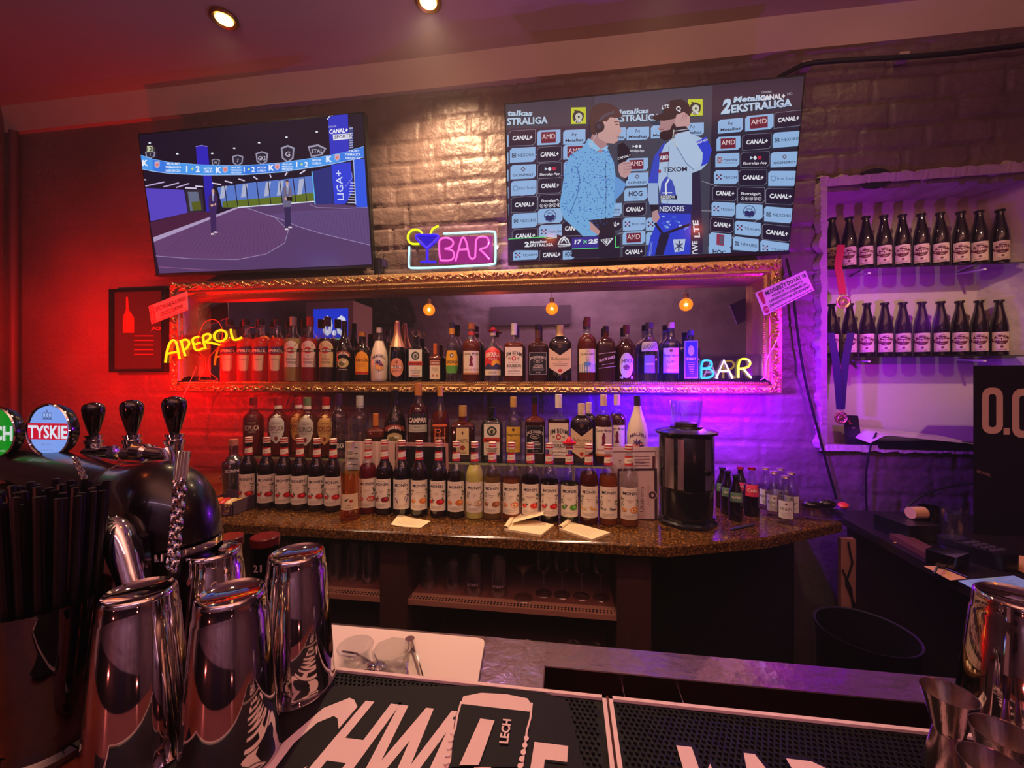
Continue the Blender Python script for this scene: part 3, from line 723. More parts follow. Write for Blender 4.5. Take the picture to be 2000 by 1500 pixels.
for x, y, k, w_, h_ in ((187, 436, 'CANAL+', 160, 92), (350, 433, 'AMD', 142, 90), (505, 430, 'Metalkas', 136, 88), (190, 540, 'NEXORIS', 155, 90), (353, 536, 'CANAL+', 146, 90), (512, 520, 'AMD', 150, 90), (193, 643, 'GC', 155, 86), (355, 636, 'APP', 144, 90), (515, 620, 'GC', 150, 86), (197, 742, 'SUSHI', 156, 90), (356, 728, 'CANAL+', 144, 90), (200, 843, 'CANAL+', 156, 92), (358, 826, 'PL', 146, 88), (202, 940, 'NEXORIS', 154, 88), (358, 912, 'O', 150, 88), (205, 1034, 'CANAL+', 156, 80), (362, 1008, 'TEXOM', 144, 84), (500, 988, 'CANAL+', 140, 88), (208, 1150, 'TEXOM', 152, 60), (365, 1150, 'CANAL+', 140, 70), (470, 1150, 'HOG', 70, 70)): tile(x, y, k, w_, h_, -.05)
for x, y, k in ((892, 410, 'Metalkas'), (1225, 385, 'Metalkas'), (750, 415, 'Metalkas'), (1040, 400, 'Metalkas'), (885, 600, 'AMD'), (888, 690, 'GC'), (878, 782, 'HOG'), (872, 873, 'CANAL+'), (870, 962, 'TEXOM'), (868, 1046, 'AMD'), (866, 1132, 'CANAL+'), (725, 876, 'RZ'), (725, 965, 'CANAL+'), (1010, 962, 'TEXOM'), (1010, 1048, 'HOG')): tile(x, y, k, 138, 78, -.04)
a.text('Ekstraliga App', 882, 515, 14, (230, 230, 240), 96, .01, up=-1); a.poly([(860, 482), (873, 490), (860, 498)], WH); a.disc(884, 490, 8, 9, WH, 10); a.rect(898, 482, 912, 498, WH)
for x, y, k, s_, w_ in ((1455, 365, 'Metalkas', -.09, 152), (1630, 345, 'AMD', -.10, 172), (1806, 325, 'CANAL+', -.11, 172), (1443, 472, 'AMD', -.06, 146), (1615, 462, 'CANAL+', -.07, 172), (1796, 448, 'NEXORIS', -.08, 170), (1436, 574, 'RZ', -.03, 146), (1604, 571, 'APP', -.03, 172), (1783, 570, 'GC', -.04, 170), (1428, 678, 'TEXOM', 0, 146), (1590, 681, 'CANAL+', 0, 168), (1770, 686, 'SUSHI', 0, 172), (1420, 777, 'CANAL+', .03, 146), (1580, 787, 'PL', .03, 164), (1757, 795, 'CANAL+', .03, 176), (1410, 873, 'TEXOM', .06, 142), (1568, 888, 'O', .06, 162), (1745, 908, 'NEXORIS', .08, 174), (1402, 969, 'CANAL+', .09, 138), (1558, 991, 'TEXOM', .10, 158), (1735, 1018, 'CANAL+', .11, 176), (1392, 1062, 'B', .11, 136), (1546, 1088, 'NEXORIS', .13, 156), (1722, 1116, 'TEXOM', .14, 176), (1386, 1140, 'HOG', .14, 134)): tile(x, y, k, w_, 92 if w_ > 160 else 84, s_)
LT = (190, 215, 240)
a.btext('talkas', (97, 305), (248, 305), 32, LT, .03, .2); a.btext('STRALIGA', (97, 362), (344, 352), 42, LT, .03)
a.btext('Metalkas', (745, 300), (955, 288), 30, LT, .03, .2); a.btext('EKSTRALIGA', (725, 345), (1030, 332), 40, LT, .03)
a.btext('2', (1395, 292), (1450, 285), 84, LT, .06, .2); a.btext('Metalkas', (1470, 225), (1700, 208), 34, LT, .04, .2); a.btext('EKSTRALIGA', (1458, 288), (1826, 246), 46, LT, .04)
a.btext('ONLINE', (1640, 172), (1702, 167), 13, (200, 200, 215)); a.btext('CANAL+', (1636, 213), (1784, 202), 32, (235, 235, 245), .03); a.btext('HD', (1797, 183), (1828, 180), 16, (170, 175, 195)); a.line([(1660, 258), (1815, 243)], 6, (150, 170, 210))
for x, y in ((530, 305), (1240, 255)):
    a.poly([(x-45, y-48), (x+45, y-50), (x+45, y+50), (x-45, y+52)], (205, 215, 50)); a.disc(x-2, y+8, 34, 38, (40, 44, 50), 20); a.disc(x+2, y+8, 22, 24, (205, 210, 190), 14)
    a.line([(x-26, y-30), (x+5, y-22), (x+30, y-12), (x+28, y+14)], 8, (40, 44, 50)); a.disc(x+2, y+8, 7, 8, (40, 44, 50), 6); a.text('PZM', x, y+34, 15, (240, 240, 240), 40, .02, up=-1)
# reporter in a blue patterned shirt, seen from his left side
a.poly([(600, 945), (740, 925), (755, 1040), (770, 1172), (655, 1172), (600, 1030)], (36, 30, 44))
SH = (120, 180, 232)
a.poly([(585, 450), (560, 495), (480, 545), (450, 610), (430, 760), (415, 850), (440, 930), (520, 1000), (560, 1040), (600, 1050), (648, 1030), (620, 975), (590, 940), (740, 925), (755, 840), (760, 700), (745, 590), (700, 490), (640, 530)], SH)
a.poly([(750, 670), (780, 690), (820, 720), (800, 770), (745, 830)], (104, 160, 225))
rr = random.Random(3); LL = a.n + 1; a.n += 1
inside = lambda u, v: (430 + max(0, (600-v))*.45 < u < 745) and 500 < v < 1000 and u > 415 + (v-850)*.9 and v < 1060 - max(0, u-560)*.75
for k in range(420):
    u, v = rr.uniform(430, 745), rr.uniform(500, 1000)
    if inside(u, v): a.rect(u, v, u + rr.uniform(4, 8), v + rr.uniform(3, 6), (44, 84, 190), layer=LL)
a.line([(480, 900), (520, 800), (540, 700), (520, 620)], 5, (70, 110, 180)); a.line([(690, 560), (698, 760), (690, 930)], 3, (60, 90, 160))
for k in range(6): a.disc(694, 620 + 62*k, 4, 5, (20, 30, 60), 6)
a.poly([(600, 950), (660, 1010), (650, 1035), (600, 1000)], (196, 150, 150))
a.poly([(615, 410), (700, 460), (700, 500), (660, 540), (600, 470)], (178, 134, 138))     # neck
a.poly([(585, 450), (602, 455), (665, 515), (640, 530), (590, 490)], (150, 200, 240)); a.poly([(665, 515), (710, 490), (700, 525)], (150, 200, 240))
a.poly([(690, 330), (750, 320), (775, 345), (778, 375), (792, 410), (778, 420), (780, 438), (765, 446), (768, 465), (745, 482), (700, 478), (650, 450), (640, 380)], (206, 162, 158))
a.poly([(600, 400), (592, 320), (610, 265), (660, 235), (720, 240), (770, 270), (796, 320), (760, 328), (720, 322), (700, 350), (680, 345), (670, 400), (640, 430), (610, 425)], (64, 44, 46))
a.line([(640, 360), (690, 310), (745, 290)], 14, (70, 74, 92)); a.disc(657, 380, 30, 34, (34, 34, 46), 16); a.disc(654, 378, 14, 15, (56, 58, 76), 6)
a.line([(752, 368), (770, 366)], 5, (50, 34, 44)); a.line([(745, 352), (778, 348)], 5, (64, 44, 46)); a.line([(762, 440), (780, 437)], 4, (150, 90, 100)); a.line([(640, 420), (610, 480), (600, 520)], 3, (200, 200, 215))
# microphone and hand
a.poly([(765, 490), (800, 475), (835, 510), (850, 555), (800, 600), (770, 595)], (22, 20, 34)); a.btext('CANAL+', (766, 580), (845, 556), 14, WH, .02); a.poly([(805, 600), (830, 595), (828, 700), (812, 712)], (30, 34, 60))
a.poly([(770, 610), (800, 592), (845, 590), (850, 625), (845, 660), (815, 690), (785, 680), (772, 650)], (200, 156, 158))
for k in range(4): a.line([(800, 606 + 17*k), (848, 600 + 17*k)], 3, (150, 104, 116))
# rider in white and blue leathers
BL = (44, 66, 214)
a.poly([(1030, 840), (1215, 850), (1260, 880), (1270, 1165), (1060, 1168), (940, 1168), (960, 1060), (1000, 960)], BL); a.poly([(1210, 640), (1262, 640), (1280, 1165), (1205, 1168)], (44, 36, 66))
a.poly([(1050, 470), (985, 560), (950, 720), (945, 790), (965, 880), (1015, 860), (1010, 720), (1060, 600)], (52, 74, 200)); a.poly([(950, 720), (1008, 720), (1012, 860), (968, 880), (945, 800)], (160, 185, 225))
a.poly([(1090, 455), (1200, 420), (1300, 460), (1335, 520), (1310, 600), (1270, 640), (1215, 660), (1215, 850), (1030, 842), (1010, 720), (1020, 560), (1050, 490)], (176, 200, 232))
a.poly([(1225, 480), (1300, 440), (1335, 520), (1310, 600), (1270, 620), (1280, 540)], BL); a.btext('MALUGA', (1235, 490), (1310, 462), 14, WH, .02)
a.poly([(1100, 400), (1190, 400), (1280, 540), (1275, 600), (1225, 640), (1180, 600), (1120, 500)], (182, 206, 236)); a.line([(1120, 500), (1180, 600), (1225, 640)], 5, (110, 130, 170)); a.line([(1075, 500), (1068, 700), (1066, 850)], 4, (120, 150, 200))
a.poly([(1015, 540), (1075, 530), (1078, 590), (1020, 595)], (110, 40, 60)); a.btext('AMD', (1020, 582), (1072, 576), 28, WH, .01)
a.btext('TEXOM', (1040, 655), (1184, 648), 28, (30, 28, 50), .02); a.poly([(1010, 640), (1028, 640), (1026, 660), (1010, 658)], (150, 60, 80))
a.poly([(1020, 790), (1030, 720), (1050, 690), (1062, 680), (1095, 705), (1112, 750), (1118, 795)], (60, 80, 190)); a.line([(1058, 790), (1056, 730), (1075, 695)], 10, WH); a.line([(1035, 780), (1095, 778)], 6, WH); a.poly([(1020, 792), (1125, 795), (1124, 820), (1018, 818)], (24, 28, 60)); a.btext('RZESZÓW', (1026, 813), (1112, 812), 17, WH, .02)
a.poly([(1015, 845), (1215, 850), (1210, 906), (1018, 900)], (34, 40, 110)); a.btext('NEXORIS', (1020, 892), (1168, 888), 32, (225, 230, 245), .01)
LL = a.n + 1; a.n += 1
for k in range(16): a.disc(rr.uniform(1040, 1190), rr.uniform(915, 1000), rr.uniform(6, 16), rr.uniform(4, 9), rr.choice([(110, 150, 235), (60, 100, 225), (160, 190, 240)]), 7, layer=LL)
a.line([(990, 960), (1040, 1030), (1200, 970)], 16, (30, 26, 54)); a.poly([(1020, 1030), (1080, 1030), (1040, 1168), (990, 1168)], (30, 26, 54))
a.poly([(1100, 1060), (1175, 1058), (1165, 1130), (1110, 1138)], (190, 205, 235)); a.line([(1138, 1068), (1134, 1130)], 8, (30, 40, 90)); a.line([(1115, 1085), (1160, 1115)], 6, (30, 40, 90)); a.line([(1160, 1085), (1112, 1115)], 6, (30, 40, 90))
a.btext('LTE', (1262, 1048), (1250, 945), 34, WH, .03, vert=(-1, 0)); a.btext('TWE', (1250, 1160), (1246, 1070), 34, WH, .02, vert=(-1, 0)); a.btext('SPEEDWAY', (965, 1168), (978, 1075), 14, (160, 180, 230), vert=(-1, 0))
a.poly([(975, 895), (1005, 880), (1020, 930), (1000, 960), (975, 945)], (190, 146, 150)); a.poly([(960, 850), (1015, 850), (1012, 880), (966, 890)], (30, 28, 44))
a.poly([(1022, 345), (1110, 320), (1160, 345), (1150, 400), (1090, 455), (1050, 460), (1020, 440), (1025, 410), (1008, 395), (1022, 375)], (176, 134, 138))
a.poly([(1020, 415), (1050, 405), (1080, 400), (1100, 360), (1130, 380), (1100, 450), (1050, 465), (1020, 450)], (40, 26, 34)); a.line([(1022, 398), (1045, 396)], 5, (110, 60, 70))
a.poly([(965, 330), (1000, 310), (1040, 300), (1050, 250), (1090, 222), (1150, 215), (1195, 245), (1208, 300), (1190, 340), (1120, 330), (1050, 345), (1000, 345)], (22, 20, 30)); a.btext('LTE', (1030, 278), (1075, 266), 24, WH, .02, .2); a.text('Q', 1132, 272, 28, WH, 30, .02, up=-1)
a.poly([(1120, 310), (1165, 292), (1200, 320), (1200, 370), (1180, 400), (1120, 395), (1110, 350)], (200, 158, 158))
for k in range(3): a.line([(1165 + 12*k, 300), (1150 + 12*k, 345)], 3, (150, 108, 116))
a.poly([(1100, 385), (1175, 378), (1200, 405), (1110, 425)], (34, 30, 46)); a.line([(1108, 408), (1190, 396)], 4, (200, 205, 220)); a.line([(1105, 400), (1098, 450), (1120, 500)], 6, (190, 200, 190))
# score strip
a.poly([(105, 1060), (320, 1045), (345, 1055), (400, 1050), (400, 1110), (490, 1110), (490, 1160), (640, 1165), (750, 1168), (750, 1130), (770, 1110), (770, 1040), (655, 1030), (640, 1050), (490, 1055), (400, 1030), (400, 1125), (105, 1125)], (34, 26, 50))
a.poly([(105, 1060), (400, 1048), (780, 1035), (780, 1165), (490, 1168), (490, 1112), (105, 1125)], (34, 26, 50))
a.line([(105, 1058), (320, 1045), (345, 1055), (400, 1050)], 5, (90, 230, 130)); a.btext('2', (205, 1104), (233, 1104), 30, WH, .05); a.btext('Metalkas', (238, 1084), (338, 1078), 14, WH, .03, .2); a.btext('EKSTRALIGA', (236, 1104), (378, 1100), 18, WH, .03)
a.poly([(490, 1050), (650, 1042), (650, 1112), (490, 1118)], (60, 46, 150)); a.btext('17', (505, 1088), (545, 1086), 26, WH, .05, .15); a.btext('25', (588, 1086), (645, 1083), 26, WH, .05, .15); a.line([(560, 1064), (580, 1084)], 5, (120, 240, 160)); a.line([(580, 1064), (560, 1084)], 5, (120, 240, 160)); a.line([(490, 1118), (650, 1112)], 4, (90, 230, 130)); a.line([(753, 1040), (753, 1110), (775, 1105)], 5, (90, 230, 130))
a.poly([(402, 1092), (420, 1055), (445, 1040), (470, 1060), (484, 1095)], (225, 225, 235)); a.poly([(412, 1086), (428, 1060), (445, 1050), (462, 1066), (472, 1086)], (34, 26, 50)); a.line([(425, 1080), (442, 1055), (460, 1080)], 7, WH); a.btext('RZESZÓW', (408, 1106), (480, 1103), 9, WH, .02)
a.poly([(660, 1062), (742, 1050), (720, 1080), (700, 1100), (680, 1082)], (225, 225, 235)); a.line([(675, 1068), (698, 1092), (712, 1064)], 5, (34, 26, 50)); a.btext('UNIA', (672, 1074), (730, 1064), 12, (34, 26, 50), .03)
a.build('screen_picture', root, True)
#PART3
# ================================================================== BOTTLES
UY, LY, MY_ = 2.052, 1.83, 1.53
G_CLEAR = M_CLEAR
G_AMB = thin('amber_glass', (196, 120, 60)); G_GRN = thin('green_glass', (60, 90, 50))
DARK = liq('dark_glass_bottle', (14, 9, 9), .06); BROWN = liq('dark_brown_glass_bottle', (24, 10, 8), .08)
RED = liq('red_aperitif', (214, 42, 22), .45); ROSE = liq('rose_vermouth', (150, 22, 26), .35); WINE = liq('dark_red_vermouth', (52, 8, 12), .2)
STRAW_ = liq('pale_straw_liquid', (214, 180, 120), .7); AMB = liq('whisky_amber', (108, 36, 12), .4); AMBD = liq('dark_whisky', (58, 18, 10), .25)
CLR = thin('clear_spirit', (226, 228, 228), 1.3); BLU = thin('blue_gin_glass', (90, 120, 240), 1.4)
WHT = pm('white_opaque_bottle', (226, 206, 182), .22, coat=.6)
CREAM, OFFW, INK = (232, 214, 186), (240, 226, 206), (26, 22, 34)
RD, GLD, BLKC, BLUEC = (196, 30, 36), (206, 158, 84), (18, 16, 18), (34, 44, 110)
MCAP = {}
def capm(c, metal=0, rough=.35): return pm('cap_%d_%d_%d_%d' % (*c, metal), c, rough, metal)

SH = {  # shoulder profiles: (z, r) fractions from base to the mouth
 'syrup': [(0, .90), (.012, 1), (.53, 1), (.58, .97), (.63, .86), (.68, .66), (.72, .50), (.76, .43), (.90, .38), (.93, .38)],
 'wine':  [(0, .92), (.012, 1), (.60, 1), (.66, .93), (.70, .74), (.735, .50), (.76, .42), (.88, .37), (.93, .37)],
 'round': [(0, .92), (.012, 1), (.56, 1), (.63, .95), (.68, .82), (.72, .58), (.75, .42), (.80, .36), (.93, .34)],
 'cream': [(0, .9), (.012, 1), (.42, 1), (.52, .96), (.60, .82), (.68, .58), (.74, .40), (.80, .32), (.93, .29)],
 'slim':  [(0, .92), (.012, 1), (.55, 1), (.62, .97), (.67, .84), (.71, .62), (.745, .46), (.78, .42), (.93, .40)],
 'malibu': [(0, .86), (.012, .93), (.05, .97), (.30, 1), (.46, .98), (.58, .84), (.70, .58), (.80, .38), (.86, .33), (.93, .32)],
 'fizz':  [(0, .92), (.012, 1), (.46, 1), (.55, .93), (.64, .72), (.72, .50), (.80, .38), (.93, .34)],
 'square': [(0, .93), (.012, 1), (.60, 1), (.635, .97), (.66, .82), (.68, .56), (.70, .36), (.74, .32), (.93, .31)],
 'flask': [(0, .93), (.012, 1), (.64, 1), (.70, .93), (.75, .74), (.79, .48), (.81, .34), (.93, .32)],
 'bell':  [(0, .92), (.012, 1), (.50, 1), (.58, .96), (.65, .82), (.71, .58), (.75, .40), (.80, .38), (.84, .30), (.93, .30)],
 'beer':  [(0, .92), (.012, 1), (.50, 1), (.60, .92), (.70, .76), (.80, .58), (.88, .46), (.93, .42), (.965, .42), (.97, .50), (.985, .50)],
 'mini':  [(0, .90), (.015, 1), (.52, 1), (.60, .94), (.70, .74), (.80, .50), (.86, .42), (.95, .40)],
}
def prof_r(pr, t):
    for (a, r0), (b_, r1) in zip(pr[:-1], pr[1:]):
        if t <= b_: return r0 + (r1-r0) * (t-a) / max(b_-a, 1e-6)
    return pr[-1][1]
def bottle(name, x, y, z, H, R, shape, glass, liquid, level, cap, label, cat, group, labels=(), ex=2.0, sy=1.0, capz=(.90, 1.0), capr=1.08, yaw=0, seg=22, capname='cap', foil=None):
    """labels: (z0, z1, half-width in R or angle, art(c, w, h), part name)"""
    face = math.atan2(x, y) * -1 + R_(yaw)      # turn the label toward the viewer's side of the bar
    root = empty(name, (x, y, z), label, cat, group, face * .8)
    pr = SH[shape]
    P = []
    for i in range(len(pr)):
        P.append(pr[i])
        if i < len(pr)-1 and pr[i][0] < level < pr[i+1][0]: P.append((level, prof_r(pr, level)))
    if ex != 2.0:      # square section below, round neck
        m = MB()
        ring = [(zf*H, rf*R) for zf, rf in P]; k = next(i for i, (zf, rf) in enumerate(P) if rf < .62 and zf > .3)
        m.lathe(ring[:k+1], liquid, seg+6, sy=sy, ex=ex, mats=lambda j: liquid if P[j+1][0] <= level + 1e-6 else glass, cap1=False)
        nk = [(zf*H, rf*R) for zf, rf in P[k:]]; nk = [(nk[0][0]-.004, min(nk[0][1], sy*R*.9))] + nk
        nk = [(a, min(r, sy*R*.92)) for a, r in nk]
        m.lathe(nk, glass, seg, mats=lambda j: liquid if nk[j+1][0]/H <= level else glass)
    else:
        m = MB(); m.lathe([(zf*H, rf*R) for zf, rf in P], liquid, seg, mats=lambda j: liquid if P[j+1][0] <= level + 1e-6 else glass)
    m.build('glass_body', root)
    cr = prof_r(pr, .92) * R * capr
    if cap is not None:
        m = MB(); z0, z1 = capz[0]*H, capz[1]*H; n_ = 4
        pts = [(z0, cr*.98)]
        for i in range(n_): 
            a = z0 + (z1-z0)*(i+.2)/n_; pts += [(a, cr), (a + (z1-z0)*.12, cr*.965), (a + (z1-z0)*.18, cr)]
        pts += [(z1-.001, cr), (z1, cr*.9), (z1, 0)]
        cc = cap if isinstance(cap, (list, tuple)) and not isinstance(cap[0], int) else [cap]
        cc = [capm(q) if isinstance(q, tuple) else q for q in cc]
        m.lathe(pts, cc[0], seg, mats=lambda j: cc[(j // 3) % len(cc)]); m.build(capname, root)
    if foil:
        z0, z1, c = foil; m = MB(); m.lathe([(z0*H + (z1-z0)*H*i/5, prof_r(pr, z0 + (z1-z0)*i/5)*R*1.035) for i in range(6)], capm(c) if isinstance(c, tuple) else c, seg, cap0=False, cap1=False); m.build('neck_sleeve', root)
    for L in labels:
        z0, z1, hw, art = L[:4]; nm = L[4] if len(L) > 4 else 'label'; h = (z1-z0)*H
        if ex != 2.0:
            wd = hw*R*2
            def fn(u, v, l, z0=z0): return (u, -(R*sy + .0006 + .00010*l), z0*H + v)
        else:
            rr_ = lambda zz: prof_r(pr, zz/H)*R
            wd = 2*hw*rr_((z0+z1)/2*H)
            def fn(u, v, l, z0=z0, wd=wd, hw=hw):
                zz = z0*H + v; r = rr_(zz) + .0006 + .00010*l; a = u/wd*2*hw; return (r*math.sin(a), -r*math.cos(a), zz)
        c = Art(fn); c.step = None if ex != 2.0 else wd/12; c.stepv = h/9 if ex == 2.0 and min(prof_r(pr, z0), prof_r(pr, z1)) < max(prof_r(pr, z0 + (z1-z0)*q/8) for q in range(9)) - .015 else None; art(c, wd, h); c.build(nm, root)
    return root
def bg(c, w, h, color, cut=0, nx=10, border=None):
    if border: c.rect(-w/2, 0, w/2, h, border, nx=nx); k = .03*w; c.rect(-w/2+k, k, w/2-k, h-k, color, nx=nx)
    else: c.rect(-w/2, 0, w/2, h, color, nx=nx)
def smalltext(c, w, h, v, n=2, col=INK, k=.7, dv=.05):
    for i in range(n): c.rect(-w*k/2*(1-.15*i), v*h - i*dv*h, w*k/2*(1-.1*i), v*h - i*dv*h + .012*h, col, nx=4)
# ---- label artwork
FR = {'straw': (190, 20, 26), 'melon': (206, 40, 40), 'cherry': (130, 10, 26), 'lav': (84, 60, 120), 'caramel': (222, 120, 50), 'coco': (190, 160, 120), 'hazel': (150, 84, 40),
      'peach': (230, 120, 70), 'gren': (214, 50, 30), 'apple': (80, 150, 50), 'banana': (226, 170, 60), 'vanilla': (60, 40, 40), 'mango': (236, 130, 30), 'berry': (206, 40, 36)}
def leaf(c, x, y, l, w_, a, colr):
    ca, sa = math.cos(a), math.sin(a)
    c.poly([(x + u*ca*l - v*sa*w_, y + u*sa*l + v*ca*w_) for u, v in ((-.5, 0), (0, .5), (.5, 0), (0, -.5))], colr)
def art_syrup(kind, word):
    def f(c, w, h):
        col_ = FR[kind]
        c.rect(-w/2, 0, w/2, h, (236, 222, 200), nx=14)
        c.text('Le Sirop de', 0, h*.925, h*.035, (140, 110, 90), w*.6, shear=.4)
        c.text('MONIN', 0, h*.82, h*.10, (26, 22, 54), w*.92, .022)
        c.text(word, 0, h*.60, h*.04, (150, 80, 60), w*.4); c.text('SIROP', 0, h*.54, h*.022, (90, 60, 50), w*.3)
        g = (60, 84, 44) if kind not in ('lav',) else (90, 70, 130)
        rr = random.Random(kind)
        for s_ in (-1, 1):
            for k in range(7): leaf(c, s_*w*rr.uniform(.28, .44), h*rr.uniform(.42, .68), w*.12, w*.05, rr.uniform(0, 3.1), g)
        for s_, sz in ((.20, 1), (-.28, .62)):
            if kind == 'vanilla':
                for k in range(3): c.line([(w*(s_-.16), h*(.30+.03*k)), (w*s_, h*(.28+.02*k)), (w*(s_+.16), h*(.33-.03*k))], w*.02, (50, 34, 34))
            elif kind == 'lav':
                for k in range(9): leaf(c, w*(s_+rr.uniform(-.12, .12)), h*rr.uniform(.24, .42), w*.10, w*.04, rr.uniform(.6, 2.5), col_)
            elif kind == 'banana': c.line([(w*(s_-.18), h*.36), (w*(s_-.05), h*.28), (w*(s_+.14), h*.27)], w*.09*sz, col_)
            else:
                c.disc(w*s_, h*.31, w*.20*sz, h*.088*sz, col_, 14)
                c.disc(w*(s_+.04), h*.325, w*.09*sz, h*.04*sz, tuple(min(255, int(v*1.25+30)) for v in col_), 10)
                if kind in ('coco', 'peach', 'mango', 'melon'): c.disc(w*(s_-.04), h*.30, w*.12*sz, h*.055*sz, (240, 206, 160), 12); c.disc(w*(s_-.04), h*.30, w*.04*sz, h*.025*sz, (130, 60, 30), 10)
                if kind in ('straw', 'berry', 'gren', 'cherry', 'apple'): leaf(c, w*(s_+.14), h*.36, w*.14, w*.06, .5, (40, 66, 34)); leaf(c, w*(s_+.10), h*.40, w*.10, w*.05, 1.4, (40, 66, 34))
        for k in range(3): c.rect(-w*.30, h*(.15-.035*k), w*(.26-.06*k), h*(.15-.035*k)+h*.008, (150, 120, 100), nx=5)
    return f
def art_neck(word):
    def f(c, w, h):
        c.rect(-w/2, 0, w/2, h, RD, nx=10)
        n = 8; c.n += 1
        for i in range(n):
            u0, u1 = -w/2 + w*i/n, -w/2 + w*(i+1)/n; a0, a1 = h*(.18 + .14*i/n), h*(.18 + .14*(i+1)/n)
            c.poly([(u0, a0), (u1, a1), (u1, a1+h*.58), (u0, a0+h*.58)], (238, 222, 196), layer=3)
        c.text(word, 0, h*.54, h*.13, (40, 26, 30), w*.42, shear=.3, layer=5)
    return f
NTH = ['first', 'second', 'third', 'fourth', 'fifth', 'sixth', 'seventh', 'eighth', 'ninth', 'tenth', 'eleventh', 'twelfth', 'thirteenth', 'fourteenth', 'fifteenth', 'sixteenth', 'seventeenth', 'eighteenth', 'nineteenth', 'twentieth', 'twenty-first']
DR = liq('dark_red_syrup', (26, 6, 8), .12); PR_ = liq('melon_red_syrup', (110, 12, 20), .35); PUR = liq('dark_purple_syrup', (20, 8, 22), .1); CAR = liq('caramel_syrup', (30, 14, 10), .12)
COC = liq('pale_green_syrup', (196, 186, 96), .15); HAZ = liq('pale_nut_syrup', (150, 112, 60), .6); PEA = liq('peach_syrup', (150, 80, 40), .55); BAN = liq('brown_red_syrup', (92, 28, 20), .4); MAN = liq('orange_brown_syrup', (150, 74, 30), .5); APP = liq('olive_green_syrup', (60, 56, 26), .4)
syr = [(486, 'straw', 'Fraise', DR, .93, -28, 'dark red syrup bottle with strawberry label, first of its row, beside the snack tray'),
 (521, 'straw', 'Fraise', DR, .93, -12, 'dark red syrup bottle with strawberry label, second of the front row'),
 (555, 'straw', 'Fraise', DR, .93, 0, 'dark syrup bottle with strawberries at both edges of its label, third of the front row'),
 (586, 'straw', 'Fraise', DR, .80, -14, 'dark syrup bottle with strawberry label and a clear neck, fourth of the front row'),
 (619, 'berry', 'Framboise', DR, .93, -6, 'dark syrup bottle with small red berries and leaves on its label, fifth of the row'),
 (651, 'berry', 'Framboise', DR, .93, -8, 'dark syrup bottle with red berry label, just before the gold tequila bottle'),
 (719, 'melon', 'Pasteque', PR_, .66, -5, 'deep red syrup bottle with melon slices on its label, after the gold tequila bottle'),
 (751, 'cherry', 'Cerise', DR, .74, -26, 'very dark syrup bottle with cherry label, in front of the white folder'),
 (785, 'lav', 'Lavande', PUR, .60, 0, 'dark syrup bottle with purple lavender sprigs on its label'),
 (819, 'caramel', 'Caramel', CAR, .76, 2, 'dark syrup bottle with orange caramel pieces on its label, before the black sign'),
 (857, 'straw', 'Fraise', DR, .62, -20, 'dark syrup bottle with strawberry label in front of the orange aperitif bottle'),
 (891, 'caramel', 'Caramel', CAR, .58, -4, 'dark syrup bottle with orange caramel label, left neighbour of the pale yellow one'),
 (927, 'coco', 'Coco', COC, .70, 2, 'pale yellow-green coconut syrup bottle in the front row'),
 (962, 'hazel', 'Noisette', HAZ, .56, -4, 'pale nut syrup bottle right of the yellow-green one'),
 (999, 'peach', 'Peche', PEA, .54, -6, 'peach syrup bottle with a cut peach on its label'),
 (1036, 'gren', 'Grenadine', DR, .57, -2, 'dark syrup bottle with red currants and leaves on its label'),
 (1073, 'straw', 'Fraise', DR, .52, 4, 'dark syrup bottle with strawberry label, right of the open notepad'),
 (1112, 'apple', 'Pomme', APP, .50, 2, 'green apple syrup bottle wearing the small red hat'),
 (1150, 'banana', 'Banane', BAN, .64, 6, 'brown-red syrup bottle with yellow bananas on its label'),
 (1188, 'vanilla', 'Vanille', MAN, .62, 4, 'amber syrup bottle with vanilla pods on its label'),
 (1228, 'mango', 'Mangue', MAN, .30, 10, 'clear orange-bottomed mango syrup bottle, last of the front row')]
hyd = [capm((240, 226, 206)), capm((206, 34, 40)), capm((240, 226, 206)), capm((206, 60, 60))]
for px, kd, wd_, lq, lv, yw, lb in syr:
    p = onY(px, 1000, MY_)
    bottle('syrup_bottle', p[0], MY_, CTZ, .294, .0345, 'syrup', G_CLEAR, lq, lv, hyd, lb, 'bottle', 'syrup bottles along the back counter',
           [(.09, .485, 1.12, art_syrup(kd, wd_)), (.745, .865, 1.5, art_neck(wd_), 'neck_label')], capz=(.925, 1), capr=1.12, yaw=yw*.8)

# ---- mirror shelf and lower back row
def simple(bgc, words, band=None, border=None, pic=None):
    """words: (text, v, cap height, colour, max width[, arc])"""
    def f(c, w, h):
        bg(c, w, h, bgc, border=border)
        if band: 
            for v0, v1, cc in band: c.rect(-w/2, h*v0, w/2, h*v1, cc, nx=10)
        if pic: pic(c, w, h)
        for q in words: c.text(q[0], 0, h*q[1], h*q[2], q[3], w*q[4], .012, arc=(q[5]*h if len(q) > 5 else 0))
    return f
def stag(c, w, h): c.disc(0, h*.76, w*.30, h*.15, (40, 60, 40), 18); c.disc(0, h*.76, w*.2, h*.10, (200, 190, 160), 14); c.disc(0, h*.74, w*.09, h*.07, (50, 70, 50), 8); c.line([(-w*.14, h*.84), (-w*.06, h*.78)], w*.03, (50, 70, 50)); c.line([(w*.14, h*.84), (w*.06, h*.78)], w*.03, (50, 70, 50))
